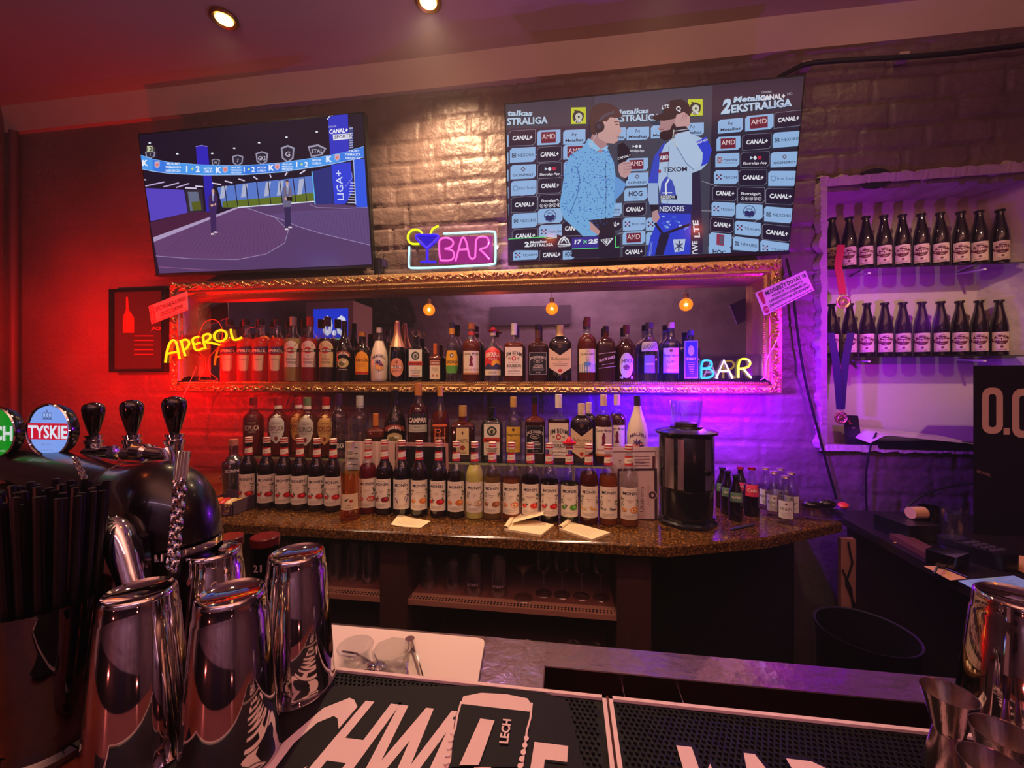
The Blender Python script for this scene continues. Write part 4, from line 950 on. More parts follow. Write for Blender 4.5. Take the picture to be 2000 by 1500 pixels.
def A_aperol(c, w, h):
    c.poly([(-w/2, h*.62), (-w*.2, h*.66), (w*.2, h*.70), (w/2, h*.74), (w/2, h), (w*.2, h*.97), (-w*.2, h*.93), (-w/2, h*.9)], (70, 40, 90)); c.text('APEROL', 0, h*.80, h*.12, OFFW, w*.86, .02)
    c.poly([(-w*.30, h*.62), (w*.30, h*.62), (w*.24, h*.06), (w*.16, 0), (-w*.16, 0), (-w*.24, h*.06)], (206, 176, 150)); c.text('APERITIVO', 0, h*.45, h*.04, INK, w*.4); c.rect(-w*.16, h*.02, w*.16, h*.08, (60, 40, 70))
def A_martini(sub, cc):
    def f(c, w, h):
        n = 10; pts = [(-w/2, 0), (w/2, 0), (w/2, h*.72)] + [(w/2*math.cos(R_(t)), h*.72 + h*.28*math.sin(R_(t))) for t in range(15, 180, 15)] + [(-w/2, h*.72)]
        c.poly(pts, cc); c.disc(0, h*.64, w*.24, h*.125, (190, 34, 44), 18); c.rect(-w*.54, h*.585, w*.54, h*.695, BLKC, nx=8); c.text('MARTINI', 0, h*.64, h*.075, OFFW, w*.92, .02)
        c.disc(-w*.26, h*.83, w*.07, h*.035, (180, 140, 110), 8); c.disc(w*.26, h*.83, w*.07, h*.035, (180, 140, 110), 8); c.text('THE', 0, h*.42, h*.03, INK, w*.3); c.text(sub, 0, h*.31, h*.07, (150, 40, 50) if sub != 'BIANCO' else INK, w*.7)
        smalltext(c, w, h, .20, 2)
    return f
def A_baileys(c, w, h): 
    c.poly([(-w*.5, h*.70), (-w*.25, h*.80), (0, h*.84), (w*.25, h*.80), (w*.5, h*.70), (w*.5, h*.88), (w*.25, h*.98), (0, h), (-w*.25, h*.98), (-w*.5, h*.88)], (150, 60, 44)); c.text('BAILEYS', 0, h*.90, h*.11, OFFW, w*.86, .02, arc=.12*h)
    c.disc(0, h*.45, w*.38, h*.22, (196, 176, 120), 20); c.disc(-w*.06, h*.42, w*.2, h*.10, (110, 100, 60), 12); c.disc(w*.1, h*.5, w*.12, h*.06, (230, 216, 180), 10); c.text('ORIGINAL', 0, h*.15, h*.06, OFFW, w*.6)
def A_malibu(c, w, h):
    c.text('MALIBU', 0, h*.84, h*.13, (60, 40, 90), w*.92, .02, arc=.12*h); c.disc(w*.04, h*.36, w*.26, h*.20, (240, 150, 110), 18); c.disc(w*.04, h*.30, w*.2, h*.12, (250, 180, 90), 14)
    c.line([(0, h*.12), (-w*.02, h*.52)], w*.035, (60, 34, 70)); c.line([(w*.14, h*.12), (w*.16, h*.4)], w*.03, (60, 34, 70))
    for a in range(0, 360, 51): leaf(c, -w*.02 + w*.12*math.cos(R_(a)), h*.54 + h*.06*math.sin(R_(a)), w*.24, w*.07, R_(a), (60, 40, 110))
    for a in range(20, 360, 60): leaf(c, w*.16 + w*.08*math.cos(R_(a)), h*.41 + h*.04*math.sin(R_(a)), w*.16, w*.05, R_(a), (60, 40, 110))
def A_jager(c, w, h):
    bg(c, w, h, (230, 222, 196), border=(40, 80, 50)); stag(c, w, h); c.rect(-w*.5, h*.42, w*.5, h*.56, (206, 60, 30)); c.text('Jägermeister', 0, h*.49, h*.085, INK, w*.9, .02); c.rect(-w*.40, h*.06, w*.40, h*.38, (222, 206, 170)); c.text('35%', 0, h*.30, h*.03, INK, w*.3); smalltext(c, w, h, .22, 3); c.rect(-w*.3, h*.04, w*.3, h*.07, (190, 60, 40))
def A_square_orange(c, w, h): bg(c, w, h, (226, 206, 166)); c.rect(-w/2, h*.74, w/2, h*.98, (150, 60, 30)); c.text('COINTREAU', 0, h*.86, h*.13, OFFW, w*.9, .02); smalltext(c, w, h, .6, 4, (110, 80, 60)); c.disc(-w*.2, h*.2, w*.1, h*.06, (190, 120, 60), 10); c.disc(w*.2, h*.2, w*.1, h*.06, (190, 120, 60), 10)
def A_cap(c, w, h):
    bg(c, w, h, (232, 214, 190)); c.text('Captain Morgan', 0, h*.88, h*.10, (60, 30, 50), w*.94, .012); c.poly([(-w*.08, h*.5), (-w*.12, h*.36), (w*.12, h*.36), (w*.06, h*.55), (w*.10, h*.7), (-w*.02, h*.76), (-w*.10, h*.66)], (120, 24, 50)); c.disc(0, h*.76, w*.08, h*.03, INK, 8); c.line([(-w*.4, h*.52), (-w*.12, h*.56)], w*.015, INK); c.line([(w*.4, h*.62), (w*.12, h*.60)], w*.015, INK)
    c.text('Spiced Gold', 0, h*.22, h*.09, (180, 50, 50), w*.8, shear=.2); c.rect(-w/2, 0, w/2, h*.08, (196, 130, 70), nx=8)
def A_sierra(c, w, h):
    c.poly([(-w/2, h*.2), (w/2, h*.2), (w/2, h*.84), (w*.2, h*.95), (0, h), (-w*.2, h*.95), (-w/2, h*.84)], (214, 50, 50)); c.text('SIERRA', 0, h*.72, h*.15, OFFW, w*.9, .03, arc=.03*h); c.text('TEQUILA', 0, h*.57, h*.06, OFFW, w*.5)
    c.disc(w*.18, h*.42, w*.25, h*.12, (250, 176, 50), 14); c.poly([(-w/2, h*.2), (w/2, h*.2), (w/2, h*.34), (w*.2, h*.42), (0, h*.3), (-w*.25, h*.42), (-w/2, h*.3)], (60, 60, 90)); bgc = (226, 210, 180); c.rect(-w/2, 0, w/2, h*.2, bgc, nx=8); c.text('SILVER', 0, h*.1, h*.07, INK, w*.5)
def A_beam(c, w, h):
    bg(c, w, h, (236, 220, 190)); c.text('JIM BEAM', 0, h*.78, h*.14, (30, 28, 44), w*.92, .015, arc=.05*h); c.disc(0, h*.60, w*.13, h*.085, (196, 44, 40), 18); c.disc(0, h*.60, w*.07, h*.045, (236, 220, 190), 12)
    for s_ in (-1, 1): c.disc(s_*w*.26, h*.60, w*.08, h*.04, (170, 150, 110), 10)
    c.text('KENTUCKY STRAIGHT', 0, h*.46, h*.03, INK, w*.6); c.text('BOURBON', 0, h*.35, h*.11, (30, 34, 60), w*.82, .02); c.text('WHISKEY', 0, h*.26, h*.03, INK, w*.3); c.text('James B. Beam', 0, h*.17, h*.05, INK, w*.7, shear=.4); smalltext(c, w, h, .06, 1)
def A_jack(c, w, h):
    c.rect(-w/2, 0, w/2, h, (200, 196, 190), nx=8); c.rect(-w/2+w*.02, w*.02, w/2-w*.02, h-w*.02, (16, 14, 16), nx=8); c.text("JACK DANIEL'S", 0, h*.80, h*.11, OFFW, w*.92, .012, arc=.07*h); c.disc(0, h*.62, w*.26, h*.09, OFFW, 18); c.disc(0, h*.62, w*.24, h*.08, (16, 14, 16), 18); c.text('No.7', 0, h*.62, h*.07, OFFW, w*.3, .01)
    c.text('Tennessee', 0, h*.44, h*.07, OFFW, w*.5, shear=.3); c.text('WHISKEY', 0, h*.33, h*.08, OFFW, w*.66, .01); smalltext(c, w, h, .24, 2, (190, 186, 180)); c.text('70cl 40%', 0, h*.09, h*.045, OFFW, w*.5)
def A_ball(c, w, h):
    c.poly([(-w/2, h*.86), (0, h*.62), (w/2, h*.86), (w/2, h*.22), (0, 0), (-w/2, h*.22)], (228, 196, 146)); c.text("Ballantine's", 0, h*.52, h*.10, (50, 30, 24), w*.86, shear=.25); c.text('FINEST', 0, h*.42, h*.03, INK, w*.3); smalltext(c, w, h, .35, 2, (120, 90, 60)); c.disc(0, h*.13, w*.09, h*.055, (190, 40, 36), 14)
    c.disc(0, h*.93, w*.10, h*.08, (90, 60, 50), 12)
def A_glen(c, w, h): bg(c, w, h, (226, 206, 176)); c.rect(-w/2, 0, w/2, h*.36, (96, 140, 180), nx=8); c.disc(0, h*.36, w*.2, h*.10, (96, 140, 180), 14); c.text('THE', 0, h*.9, h*.06, INK, w*.2); c.text('GLENLIVET', 0, h*.77, h*.09, INK, w*.86, .01); c.text('THE', 0, h*.62, h*.04, INK, w*.2); c.text('1824', 0, h*.52, h*.06, INK, w*.3); smalltext(c, w, h, .18, 2, OFFW, .5)
def A_walker(c, w, h):
    for v in (.95, .10): c.line([(-w*.5, h*v-h*.06), (w*.5, h*v+h*.06)], h*.03, (190, 170, 140))
    c.btext('BLACK LABEL', (-w*.46, h*.42), (w*.46, h*.66), h*.16, (226, 206, 170), .015, vert=(0, 1)); c.line([(-w*.3, h*.24), (w*.4, h*.36)], h*.02, (190, 170, 140))
def A_chivas(c, w, h): c.disc(0, h*.5, w*.36, h*.5, (206, 190, 190), 22); c.text('CHIVAS', 0, h*.68, h*.14, (40, 26, 50), w*.9, .03, arc=.02*h); c.disc(0, h*.42, w*.16, h*.11, (120, 50, 70), 14); c.line([(-w*.08, h*.36), (w*.08, h*.48)], w*.04, OFFW); c.line([(w*.08, h*.36), (-w*.08, h*.48)], w*.04, OFFW); c.text('XII        12', 0, h*.03, h*.09, OFFW, w*.9, .02)
def A_gordon(c, w, h): c.rect(-w*.5, h*.72, w*.5, h, (190, 170, 200), nx=8); c.text("GORDON'S", 0, h*.86, h*.13, (40, 30, 70), w*.9, .02); c.rect(-w*.3, h*.08, w*.3, h*.6, (120, 110, 170), nx=6); c.text('LONDON DRY GIN', 0, h*.34, h*.06, OFFW, w*.5)
def A_seag(bgc):
    def f(c, w, h): bg(c, w, h, bgc); c.disc(0, h*.89, w*.10, h*.06, (110, 70, 50), 10); c.text("Seagram's", 0, h*.72, h*.11, (40, 28, 30), w*.92, .01); c.text('GIN', 0, h*.48, h*.13, (40, 28, 50), w*.5); smalltext(c, w, h, .3, 3, (110, 80, 60)); c.rect(-w/2, 0, w/2, h*.04, INK, nx=8)
    return f
def A_bomb(c, w, h): c.rect(-w/2, 0, w/2, h, (150, 150, 220), nx=6); c.rect(-w/2+w*.05, w*.05, w/2-w*.05, h-w*.05, (40, 50, 160), nx=6); c.disc(0, h*.74, w*.24, h*.14, (150, 160, 230), 14); c.text('BOMBAY', 0, h*.52, h*.08, (200, 205, 250), w*.7, .01); smalltext(c, w, h, .42, 6, (170, 176, 235), .6, .06)
def A_arb(c, w, h): c.poly([(-w*.36, 0), (w*.36, 0), (w/2, h*.2), (w/2, h*.7), (w*.34, h), (-w*.34, h), (-w/2, h*.7), (-w/2, h*.2)], (240, 176, 40)); c.poly([(-w*.36, 0), (w*.36, 0), (w/2, h*.2), (w/2, h*.34), (-w/2, h*.34), (-w/2, h*.2)], (90, 160, 60)); c.disc(0, h*.78, w*.14, h*.09, (40, 60, 90), 12); c.disc(0, h*.78, w*.08, h*.05, OFFW, 10); c.text('CACHAÇA', 0, h*.50, h*.12, (40, 44, 60), w*.9, .03)
def A_vanilla(c, w, h): c.poly([(-w/2, 0), (w/2, 0), (w/2, h*.72), (w*.3, h*.93), (0, h), (-w*.3, h*.93), (-w/2, h*.72)], (240, 160, 40)); c.text('KAHLÚA', 0, h*.62, h*.13, (90, 24, 24), w*.9, .03); c.text('COFFEE', 0, h*.44, h*.05, (90, 24, 24), w*.6); c.text('LIQUEUR', 0, h*.36, h*.05, (90, 24, 24), w*.6); c.rect(-w/2, h*.02, w/2, h*.12, (196, 40, 34), nx=6)
def A_asti(c, w, h): c.disc(0, h/2, w/2, h/2, (226, 150, 110), 24); c.rect(-w*.46, h*.44, w*.46, h*.60, (20, 16, 24), nx=8); c.text('MARTINI', 0, h*.52, h*.11, OFFW, w*.84, .02); c.disc(0, h*.78, w*.10, h*.09, (170, 90, 60), 10); c.text('PROSECCO', 0, h*.32, h*.08, (110, 50, 40), w*.7)
def A_sop(bgc, ink): 
    def f(c, w, h):
        c.poly([(0, 0), (w*.3, h*.14), (w/2, h*.42), (w/2, h*.72), (w*.24, h*.92), (0, h), (-w*.24, h*.92), (-w/2, h*.72), (-w/2, h*.42), (-w*.3, h*.14)], bgc); c.line([(-w*.36, h*.72), (0, h*.92), (w*.36, h*.72)], h*.02, ink); c.text('SOPLICA', 0, h*.52, h*.17, ink, w*.92, .015); c.text('WISNIOWA', 0, h*.38, h*.05, ink, w*.5); c.disc(0, h*.18, w*.10, h*.08, (130, 40, 30), 10); c.text('Staropolska', 0, h*.70, h*.045, ink, w*.5, shear=.3)
    return f
def A_plain(word, sub, ink, hh=.2):
    def f(c, w, h): c.text(word, 0, h*.7, h*hh, ink, w*.9, .03); c.text(sub, 0, h*.4, h*.14, ink, w*.6, shear=.2)
    return f
def A_camp(c, w, h): c.rect(-w/2, h*.42, w/2, h, (30, 30, 34), nx=10); c.rect(-w/2, 0, w/2, h*.40, (190, 190, 170), nx=10); c.line([(-w/2, h*.98), (w/2, h*.98)], h*.03, OFFW); c.text('CAMPARI', 0, h*.66, h*.26, OFFW, w*.92, .04); c.text('MILANO', 0, h*.28, h*.08, INK, w*.3); c.rect(-w*.3, h*.1, w*.3, h*.12, (100, 90, 80), nx=4)
def A_orn(c, w, h):
    oc = (226, 110, 60)
    for s_ in (-.3, 0, .3): c.line([(w*s_, 0), (w*s_, h*.85)], w*.05, oc)
    for k in range(6): c.line([(-w*.38, h*(.08+.14*k)), (w*.38, h*(.08+.14*k))], h*.016, oc)
    c.rect(-w*.48, h*.88, w*.48, h*.96, oc, nx=6); c.disc(-w*.1, h*.74, w*.2, h*.07, oc, 16); c.disc(-w*.1, h*.74, w*.13, h*.045, (50, 14, 12), 14); c.text('APERITIF', 0, h*.50, h*.07, (250, 190, 150), w*.7, .02)
def A_amar(c, w, h): bg(c, w, h, (226, 200, 140)); c.text('AMARETTO', 0, h*.52, h*.13, (60, 30, 20), w*.86, .02); c.poly([(-w*.08, h*.86), (w*.08, h*.86), (w*.04, h*.74), (-w*.04, h*.74)], (60, 40, 20)); c.disc(0, h*.26, w*.22, h*.09, (150, 60, 34), 12); smalltext(c, w, h, .10, 2)
def A_drink(word): 
    def f(c, w, h): bg(c, w, h, (230, 226, 222)); c.text(word, 0, h*.55, h*.16, INK, w*.8, .01); c.disc(0, h*.82, w*.08, h*.06, (110, 60, 100), 8); smalltext(c, w, h, .3, 3, (110, 100, 120), .6, .09)
    return f
GRP_U, GRP_L = 'spirits on the gilt mirror ledge', 'spirits on the raised glass shelf'
def put(row, px, ytop, wpx, *a, **k):
    Y, z, g = (UY, SHZ, GRP_U) if row == 'U' else (LY, GLZ, GRP_L)
    Y = k.pop('Y', Y); p = onY(px, ytop, Y); R = wpx/2 * ppm(p) * 1.0
    sh, gl, lq, lv, cap, lb, nm = a[:7]
    return bottle(nm, p[0], Y, z, p[2]-z, R, sh, gl, lq, lv, cap, lb, 'bottle', g, **k)
GLZ = 1.118
dk = (22, 18, 22)
W_ = (236, 220, 196)
for i, px in enumerate((449, 481, 510, 542)):
    put('U', px, 624, 32, 'slim', G_CLEAR, RED, .70, (60, 16, 26), ['red aperitif bottle at the end of the ledge under the yellow neon letters', 'second red aperitif bottle of the four on the mirror ledge', 'third red aperitif bottle of the four on the mirror ledge', 'red aperitif bottle next to the pale vermouth'][i], 'aperitif_bottle',
        labels=[(.17, .57, 1.05, A_aperol)], yaw=-14)
for px, lq, sub, cc, cp, lb in ((573, STRAW_, 'BIANCO', (206, 190, 180), (190, 176, 150), 'pale vermouth bottle with a round-topped silver label'), (606, ROSE, 'ROSATO', (214, 180, 176), (190, 40, 46), 'rosy red vermouth bottle with a red cap'), (640, WINE, 'ROSSO', (206, 176, 130), (60, 20, 24), 'dark red vermouth bottle with a round-topped gold label')):
    put('U', px, 619, 33, 'wine', G_CLEAR, lq, .66, cp, lb, 'vermouth_bottle', labels=[(.22, .62, .85, A_martini(sub, cc))], yaw=-10, capz=(.86, 1))
put('U', 673, 627, 32, 'cream', BROWN, BROWN, .9, dk, 'dark cream liqueur bottle on the ledge beside the dark red vermouth', 'liqueur_bottle', labels=[(.14, .50, .9, A_baileys)], yaw=-8)
put('U', 708, 648, 31, 'slim', BROWN, BROWN, .9, (200, 140, 50), 'dark coffee liqueur bottle with a bright orange label', 'liqueur_bottle', labels=[(.14, .60, .85, A_vanilla)])
put('U', 741, 640, 33, 'malibu', CLR, WHT, .75, W_, 'white coconut rum bottle with a palm on the mirror ledge', 'rum_bottle', labels=[(.14, .54, .95, A_malibu)])
r = put('U', 776, 626, 31, 'fizz', DARK, DARK, .9, None, 'dark sparkling wine bottle with gold foil neck and round orange label', 'wine_bottle', labels=[(.08, .38, .85, A_asti)], foil=(.56, .93, pm('gold_foil', (226, 176, 130), .35, .7)))
m = MB(); hh = onY(776, 626, UY)[2]-SHZ; m.lathe([(hh*.90, .0075), (hh*.92, .0125), (hh*.97, .0125), (hh*.99, .010), (hh, .004), (hh, 0)], pm('gold_foil', (226, 176, 130), .35, .7), 14); m.build('foil_cork', r)
def antlers(r, h):
    m = MB()
    for s_ in (-1, 1):
        m.tube([(s_*.003, 0, h), (s_*.012, 0, h+.010), (s_*.015, 0, h+.022), (s_*.008, 0, h+.034)], .0016, M_GOLD, 6); m.tube([(s_*.013, 0, h+.013), (s_*.021, 0, h+.022)], .0013, M_GOLD, 6); m.tube([(s_*.015, 0, h+.022), (s_*.022, 0, h+.032)], .0013, M_GOLD, 6)
    m.ell((0, 0, h-.001), (.006, 0, 0), (0, .006, 0), (0, 0, .007), M_GOLD); m.build('stag_pourer', r)
r = put('U', 812, 658, 30, 'flask', DARK, DARK, .9, dk, 'dark green herbal liqueur flask with a gold stag pourer', 'liqueur_bottle', labels=[(.10, .72, .86, A_jager)], ex=5, sy=.62); antlers(r, onY(812, 658, UY)[2]-SHZ)
put('U', 850, 671, 24, 'square', AMB, AMBD, .5, (206, 100, 40), 'small squat orange liqueur bottle with an orange cap, smallest on the ledge', 'liqueur_bottle', labels=[(.06, .55, .8, A_square_orange)], ex=5, sy=.8, capz=(.62, 1))
put('U', 883, 630, 27, 'slim', G_CLEAR, CLR, .6, (60, 56, 70), 'clear spirit bottle with a yellow and green label and yellow neck', 'spirit_bottle', labels=[(.14, .52, .95, A_arb)], foil=(.80, .92, (230, 160, 40)))
put('U', 921, 632, 37, 'round', G_CLEAR, AMB, .72, (200, 120, 60), 'spiced rum bottle with cream label on the mirror ledge', 'rum_bottle', labels=[(.12, .52, .92, A_cap)], foil=(.80, .86, (200, 60, 50)))
def sombrero(r, z, k, dx=.0):
    m = MB(); M = pm('red_hat_plastic', (206, 18, 44), .35); m.lathe([(z-.003, .020*k), (z-.005, .027*k), (z+.002, .031*k), (z+.003, .026*k), (z+.001, .016*k), (z+.008*k, .014*k), (z+.018*k, .008*k), (z+.020*k, 0)], M, 20); m.build('sombrero_cap', r)
r = put('U', 963, 646, 37, 'bell', G_CLEAR, CLR, .5, W_, 'clear tequila bottle with a red sombrero cap on the ledge', 'tequila_bottle', labels=[(.12, .68, .92, A_sierra)]); sombrero(r, onY(964, 646, UY)[2]-SHZ, 1.0)
put('U', 1004, 632, 38, 'square', G_CLEAR, AMB, .66, (236, 226, 210), 'bourbon bottle with white label and red seal on the mirror ledge', 'whiskey_bottle', labels=[(.10, .585, .86, A_beam)], ex=4, sy=.9, foil=(.80, .92, (226, 216, 206)))
put('U', 1051, 634, 38, 'square', AMB, AMBD, .7, dk, 'square black-labelled whiskey bottle on the mirror ledge', 'whiskey_bottle', labels=[(.12, .50, .86, A_jack)], ex=5, sy=.9, foil=(.76, .92, (90, 50, 30)))
put('U', 1094, 635, 44, 'flask', BROWN, BROWN, .9, (196, 160, 120), 'broad brown whisky bottle with a large chevron label on the ledge', 'whiskey_bottle', labels=[(.12, .66, .96, A_ball)], ex=4, sy=.6, foil=(.80, .92, (190, 150, 110)))
put('U', 1147, 620, 37, 'round', G_CLEAR, AMB, .74, (110, 40, 46), 'single malt bottle with cream and sky blue label', 'whiskey_bottle', labels=[(.14, .50, 1.0, A_glen)], capz=(.86, 1))
put('U', 1183, 637, 34, 'flask', AMB, AMBD, .8, (30, 22, 30), 'square dark whisky bottle with a slanting label', 'whiskey_bottle', labels=[(.22, .52, .95, A_walker)], ex=6, sy=1.0, yaw=10)
put('U', 1223, 635, 39, 'bell', G_CLEAR, AMBD, .75, (90, 30, 40), 'rounded whisky bottle with a silver shield label', 'whiskey_bottle', labels=[(.06, .50, .95, A_chivas)], capz=(.84, 1))
put('U', 1268, 630, 40, 'round', thin('blue_lit_clear_glass', (214, 214, 240), 1.3), thin('blue_lit_clear_glass', (214, 214, 240), 1.3), .7, (70, 60, 90), 'clear gin bottle with a pale top label, third from the neon letters', 'gin_bottle', labels=[(.10, .66, .8, A_gordon)])  # clear glass with the sign's blue light tinted into its colour
put('U', 1310, 630, 35, 'wine', thin('blue_lit_gin_glass', (170, 176, 236), 1.3), thin('blue_lit_gin_glass', (170, 176, 236), 1.3), .7, (196, 160, 190), 'gin bottle with tall white paper label, lit blue', 'gin_bottle', labels=[(.13, .56, .9, A_seag((200, 170, 200)))])  # blue light tinted into the glass and the white paper label
put('U', 1349, 645, 35, 'square', BLU, BLU, .7, (70, 70, 160), 'blue glass gin bottle beside the coloured neon letters', 'gin_bottle', labels=[(.06, .78, .66, A_bomb)], ex=4, sy=.85)
# lower row
for px, lq, bgc, ink, cp, dy, lb in ((495, liq('cherry_vodka', (120, 14, 20), .4), (90, 14, 20), OFFW, (150, 20, 30), 0, 'cherry red vodka bottle on the raised shelf, first of the four alike'), (543, liq('quince_vodka', (110, 20, 14), .4), (206, 206, 196), (120, 30, 30), (190, 24, 34), 0, 'red flavoured vodka bottle with silver leaf-shaped label'), (583, liq('nut_vodka', (140, 40, 20), .4), (206, 140, 70), (110, 30, 20), (190, 24, 34), .085, 'brown flavoured vodka bottle partly behind the pale yellow one'), (600, thin('lemon_vodka', (226, 216, 150)), (196, 190, 170), (60, 50, 40), (120, 140, 90), -.04, 'pale yellow vodka bottle with green cap'), (637, liq('hazel_vodka', (110, 34, 16), .4), (206, 160, 90), (120, 30, 20), (190, 24, 34), 0, 'brown flavoured vodka bottle with amber leaf-shaped label')):
    put('L', px, 776, 35, 'wine', G_CLEAR, lq, .78, cp, lb, 'vodka_bottle', labels=[(.20, .72, .80, A_sop(bgc, ink))], capz=(.86, 1), yaw=-4, Y=LY+dy, foil=(.80, .86, (226, 206, 180)) if px != 495 else None)
put('L', 662, 769, 34, 'round', G_CLEAR, CLR, .7, (70, 30, 80), 'clear vodka bottle with a purple cap', 'vodka_bottle', labels=[(.10, .26, .9, simple((30, 22, 30), [('VODKA', .5, .5, OFFW, .7)]))], capz=(.82, 1))
put('L', 703, 773, 35, 'wine', G_CLEAR, CLR, .66, (196, 196, 180), 'clear vodka bottle with printed dark lettering and white cap', 'vodka_bottle', labels=[(.34, .58, .95, A_plain('STOCK', 'Prestige', (60, 40, 70), .34))], capz=(.80, 1))
put('L', 734, 808, 33, 'square', AMB, AMBD, .5, (206, 120, 50), 'small orange liqueur bottle with orange cap on the raised shelf', 'liqueur_bottle', labels=[(.05, .40, .8, A_square_orange)], ex=5, sy=.85, capz=(.68, 1), Y=LY-.05)
r = put('L', 772, 762, 43, 'cream', BROWN, BROWN, .9, dk, 'tall dark cream liqueur bottle with oval landscape label', 'liqueur_bottle', labels=[(.14, .50, .95, A_baileys)])
put('L', 817, 749, 40, 'round', G_CLEAR, liq('bitter_red', (60, 8, 12), .3), .72, (206, 130, 60), 'dark red bitter bottle with black and white band label', 'aperitif_bottle', labels=[(.36, .60, 1.0, A_camp)], capz=(.84, 1))
put('L', 860, 754, 37, 'cream', G_CLEAR, liq('amber_aperitif', (96, 24, 12), .4), .66, (214, 150, 60), 'tapering amber aperitif bottle with orange printed ornament', 'aperitif_bottle', labels=[(.10, .50, .85, A_orn)], capz=(.86, 1))
put('L', 904, 792, 48, 'square', AMB, AMBD, .64, (196, 150, 80), 'squat brown amaretto bottle with gold label', 'liqueur_bottle', labels=[(.10, .60, .5, A_amar)], ex=6, sy=.6, capz=(.80, 1))
put('L', 961, 795, 42, 'flask', DARK, DARK, .9, dk, 'dark green herbal liqueur flask on the raised shelf', 'liqueur_bottle', labels=[(.10, .70, .76, A_jager)], ex=5, sy=.6)
put('L', 1003, 775, 33, 'wine', G_CLEAR, CLR, .66, (206, 160, 80), 'clear gin bottle with a bright yellow label', 'gin_bottle', labels=[(.13, .54, .9, A_seag((226, 180, 60)))], capz=(.84, 1))
put('L', 1045, 775, 39, 'square', AMB, AMBD, .62, dk, 'square black-labelled whiskey bottle on the raised shelf', 'whiskey_bottle', labels=[(.14, .56, .86, A_jack)], ex=5, sy=.9)
put('L', 1091, 770, 41, 'square', G_CLEAR, AMBD, .62, (236, 226, 210), 'bourbon bottle with white label and red seal on the raised shelf', 'whiskey_bottle', labels=[(.08, .585, .9, A_beam)], ex=4, sy=.9, capz=(.80, 1))
put('L', 1136, 788, 43, 'flask', BROWN, BROWN, .9, (226, 200, 160), 'dark whisky bottle with chevron label on the raised shelf', 'whiskey_bottle', labels=[(.08, .68, .96, A_ball)], ex=4, sy=.6, capz=(.80, 1))
put('L', 1150, 786, 34, 'flask', BROWN, BROWN, .9, (226, 200, 160), 'dark whisky bottle standing behind the chevron-labelled one', 'whiskey_bottle', ex=4, sy=.6, capz=(.80, 1), Y=LY+.1)
put('L', 1179, 771, 37, 'round', G_CLEAR, AMBD, .70, (226, 190, 170), 'spiced rum bottle with cream label, nearer of the pair on the raised shelf', 'rum_bottle', labels=[(.12, .54, .95, A_cap)], capz=(.84, 1))
put('L', 1205, 771, 34, 'round', G_CLEAR, AMBD, .70, (226, 190, 170), 'spiced rum bottle half hidden behind its twin beside the white coconut rum', 'rum_bottle', labels=[(.12, .54, .95, A_cap)], capz=(.84, 1), Y=LY+.09)
put('L', 1245, 773, 41, 'malibu', WHT, WHT, .9, (50, 36, 70), 'white coconut rum bottle with a dark cap and palm picture', 'rum_bottle', labels=[(.12, .52, 1.0, A_malibu)], capz=(.82, 1))
# tequila carafe-shaped bottle and frosted bottle in the front row
def waisted(px, ytop, Y, lb, name, prof, lq, gl, level, cap, labs, wpx):
    SH['tmp' + name] = prof
    p = onY(px, ytop, Y); return bottle(name, p[0], Y, CTZ, p[2]-CTZ, wpx/2*ppm(p), 'tmp' + name, gl, lq, level, cap, lb, 'bottle', None, labs)
waisted(684, 862, 1.45, 'waisted clear bottle of golden tequila standing among the dark syrups', 'tequila_bottle', [(0, .9), (.01, 1), (.10, 1), (.16, .92), (.36, .86), (.5, .92), (.60, .98), (.66, .96), (.72, .8), (.76, .55), (.78, .40), (.93, .38)], thin('golden_tequila', (250, 186, 90)), G_CLEAR, .60, (196, 170, 140),
   [(.14, .34, 1.0, simple((226, 200, 160), [('38%', .30, .10, (110, 70, 40), .4), ('TEQUILA', .12, .08, (110, 70, 40), .6)], pic=lambda c, w, h: (c.disc(w*.1, h*.55, w*.1, h*.1, (190, 60, 40), 8), leaf(c, -w*.15, h*.62, w*.3, w*.12, .6, (60, 80, 40))))), (.80, .92, 1.2, simple((206, 190, 160), [('GOLD', .5, .4, INK, .6)]), 'neck_label')], 39)
waisted(456, 858, 1.60, 'frosted clear vodka bottle standing behind the snack tray', 'vodka_bottle', [(0, .85), (.01, .9), (.15, .86), (.40, .94), (.56, 1), (.66, .92), (.70, .70), (.73, .46), (.76, .40), (.93, .38)], thin('frosted_glass', (190, 200, 206), 1.6, .15), thin('frosted_glass', (190, 200, 206), 1.6, .15), .6, (206, 130, 110), [(.44, .54, .8, A_plain('SOBIN', '', (226, 220, 214), .5))], 40)
# red hat lying on the green apple syrup
p = onY(1112, 862, MY_); hat = empty('sombrero_hat', (p[0], MY_, CTZ+.294), 'small red plastic sombrero perched on a syrup bottle cap', 'hat')
m = MB(); HM = pm('red_hat_plastic', (206, 18, 44), .35); m.lathe([(.001, .017), (-.001, .024), (.006, .027), (.007, .023), (.004, .014), (.012, .013), (.020, .009), (.027, .003), (.028, 0)], HM, 20); m.build('hat_body', hat)

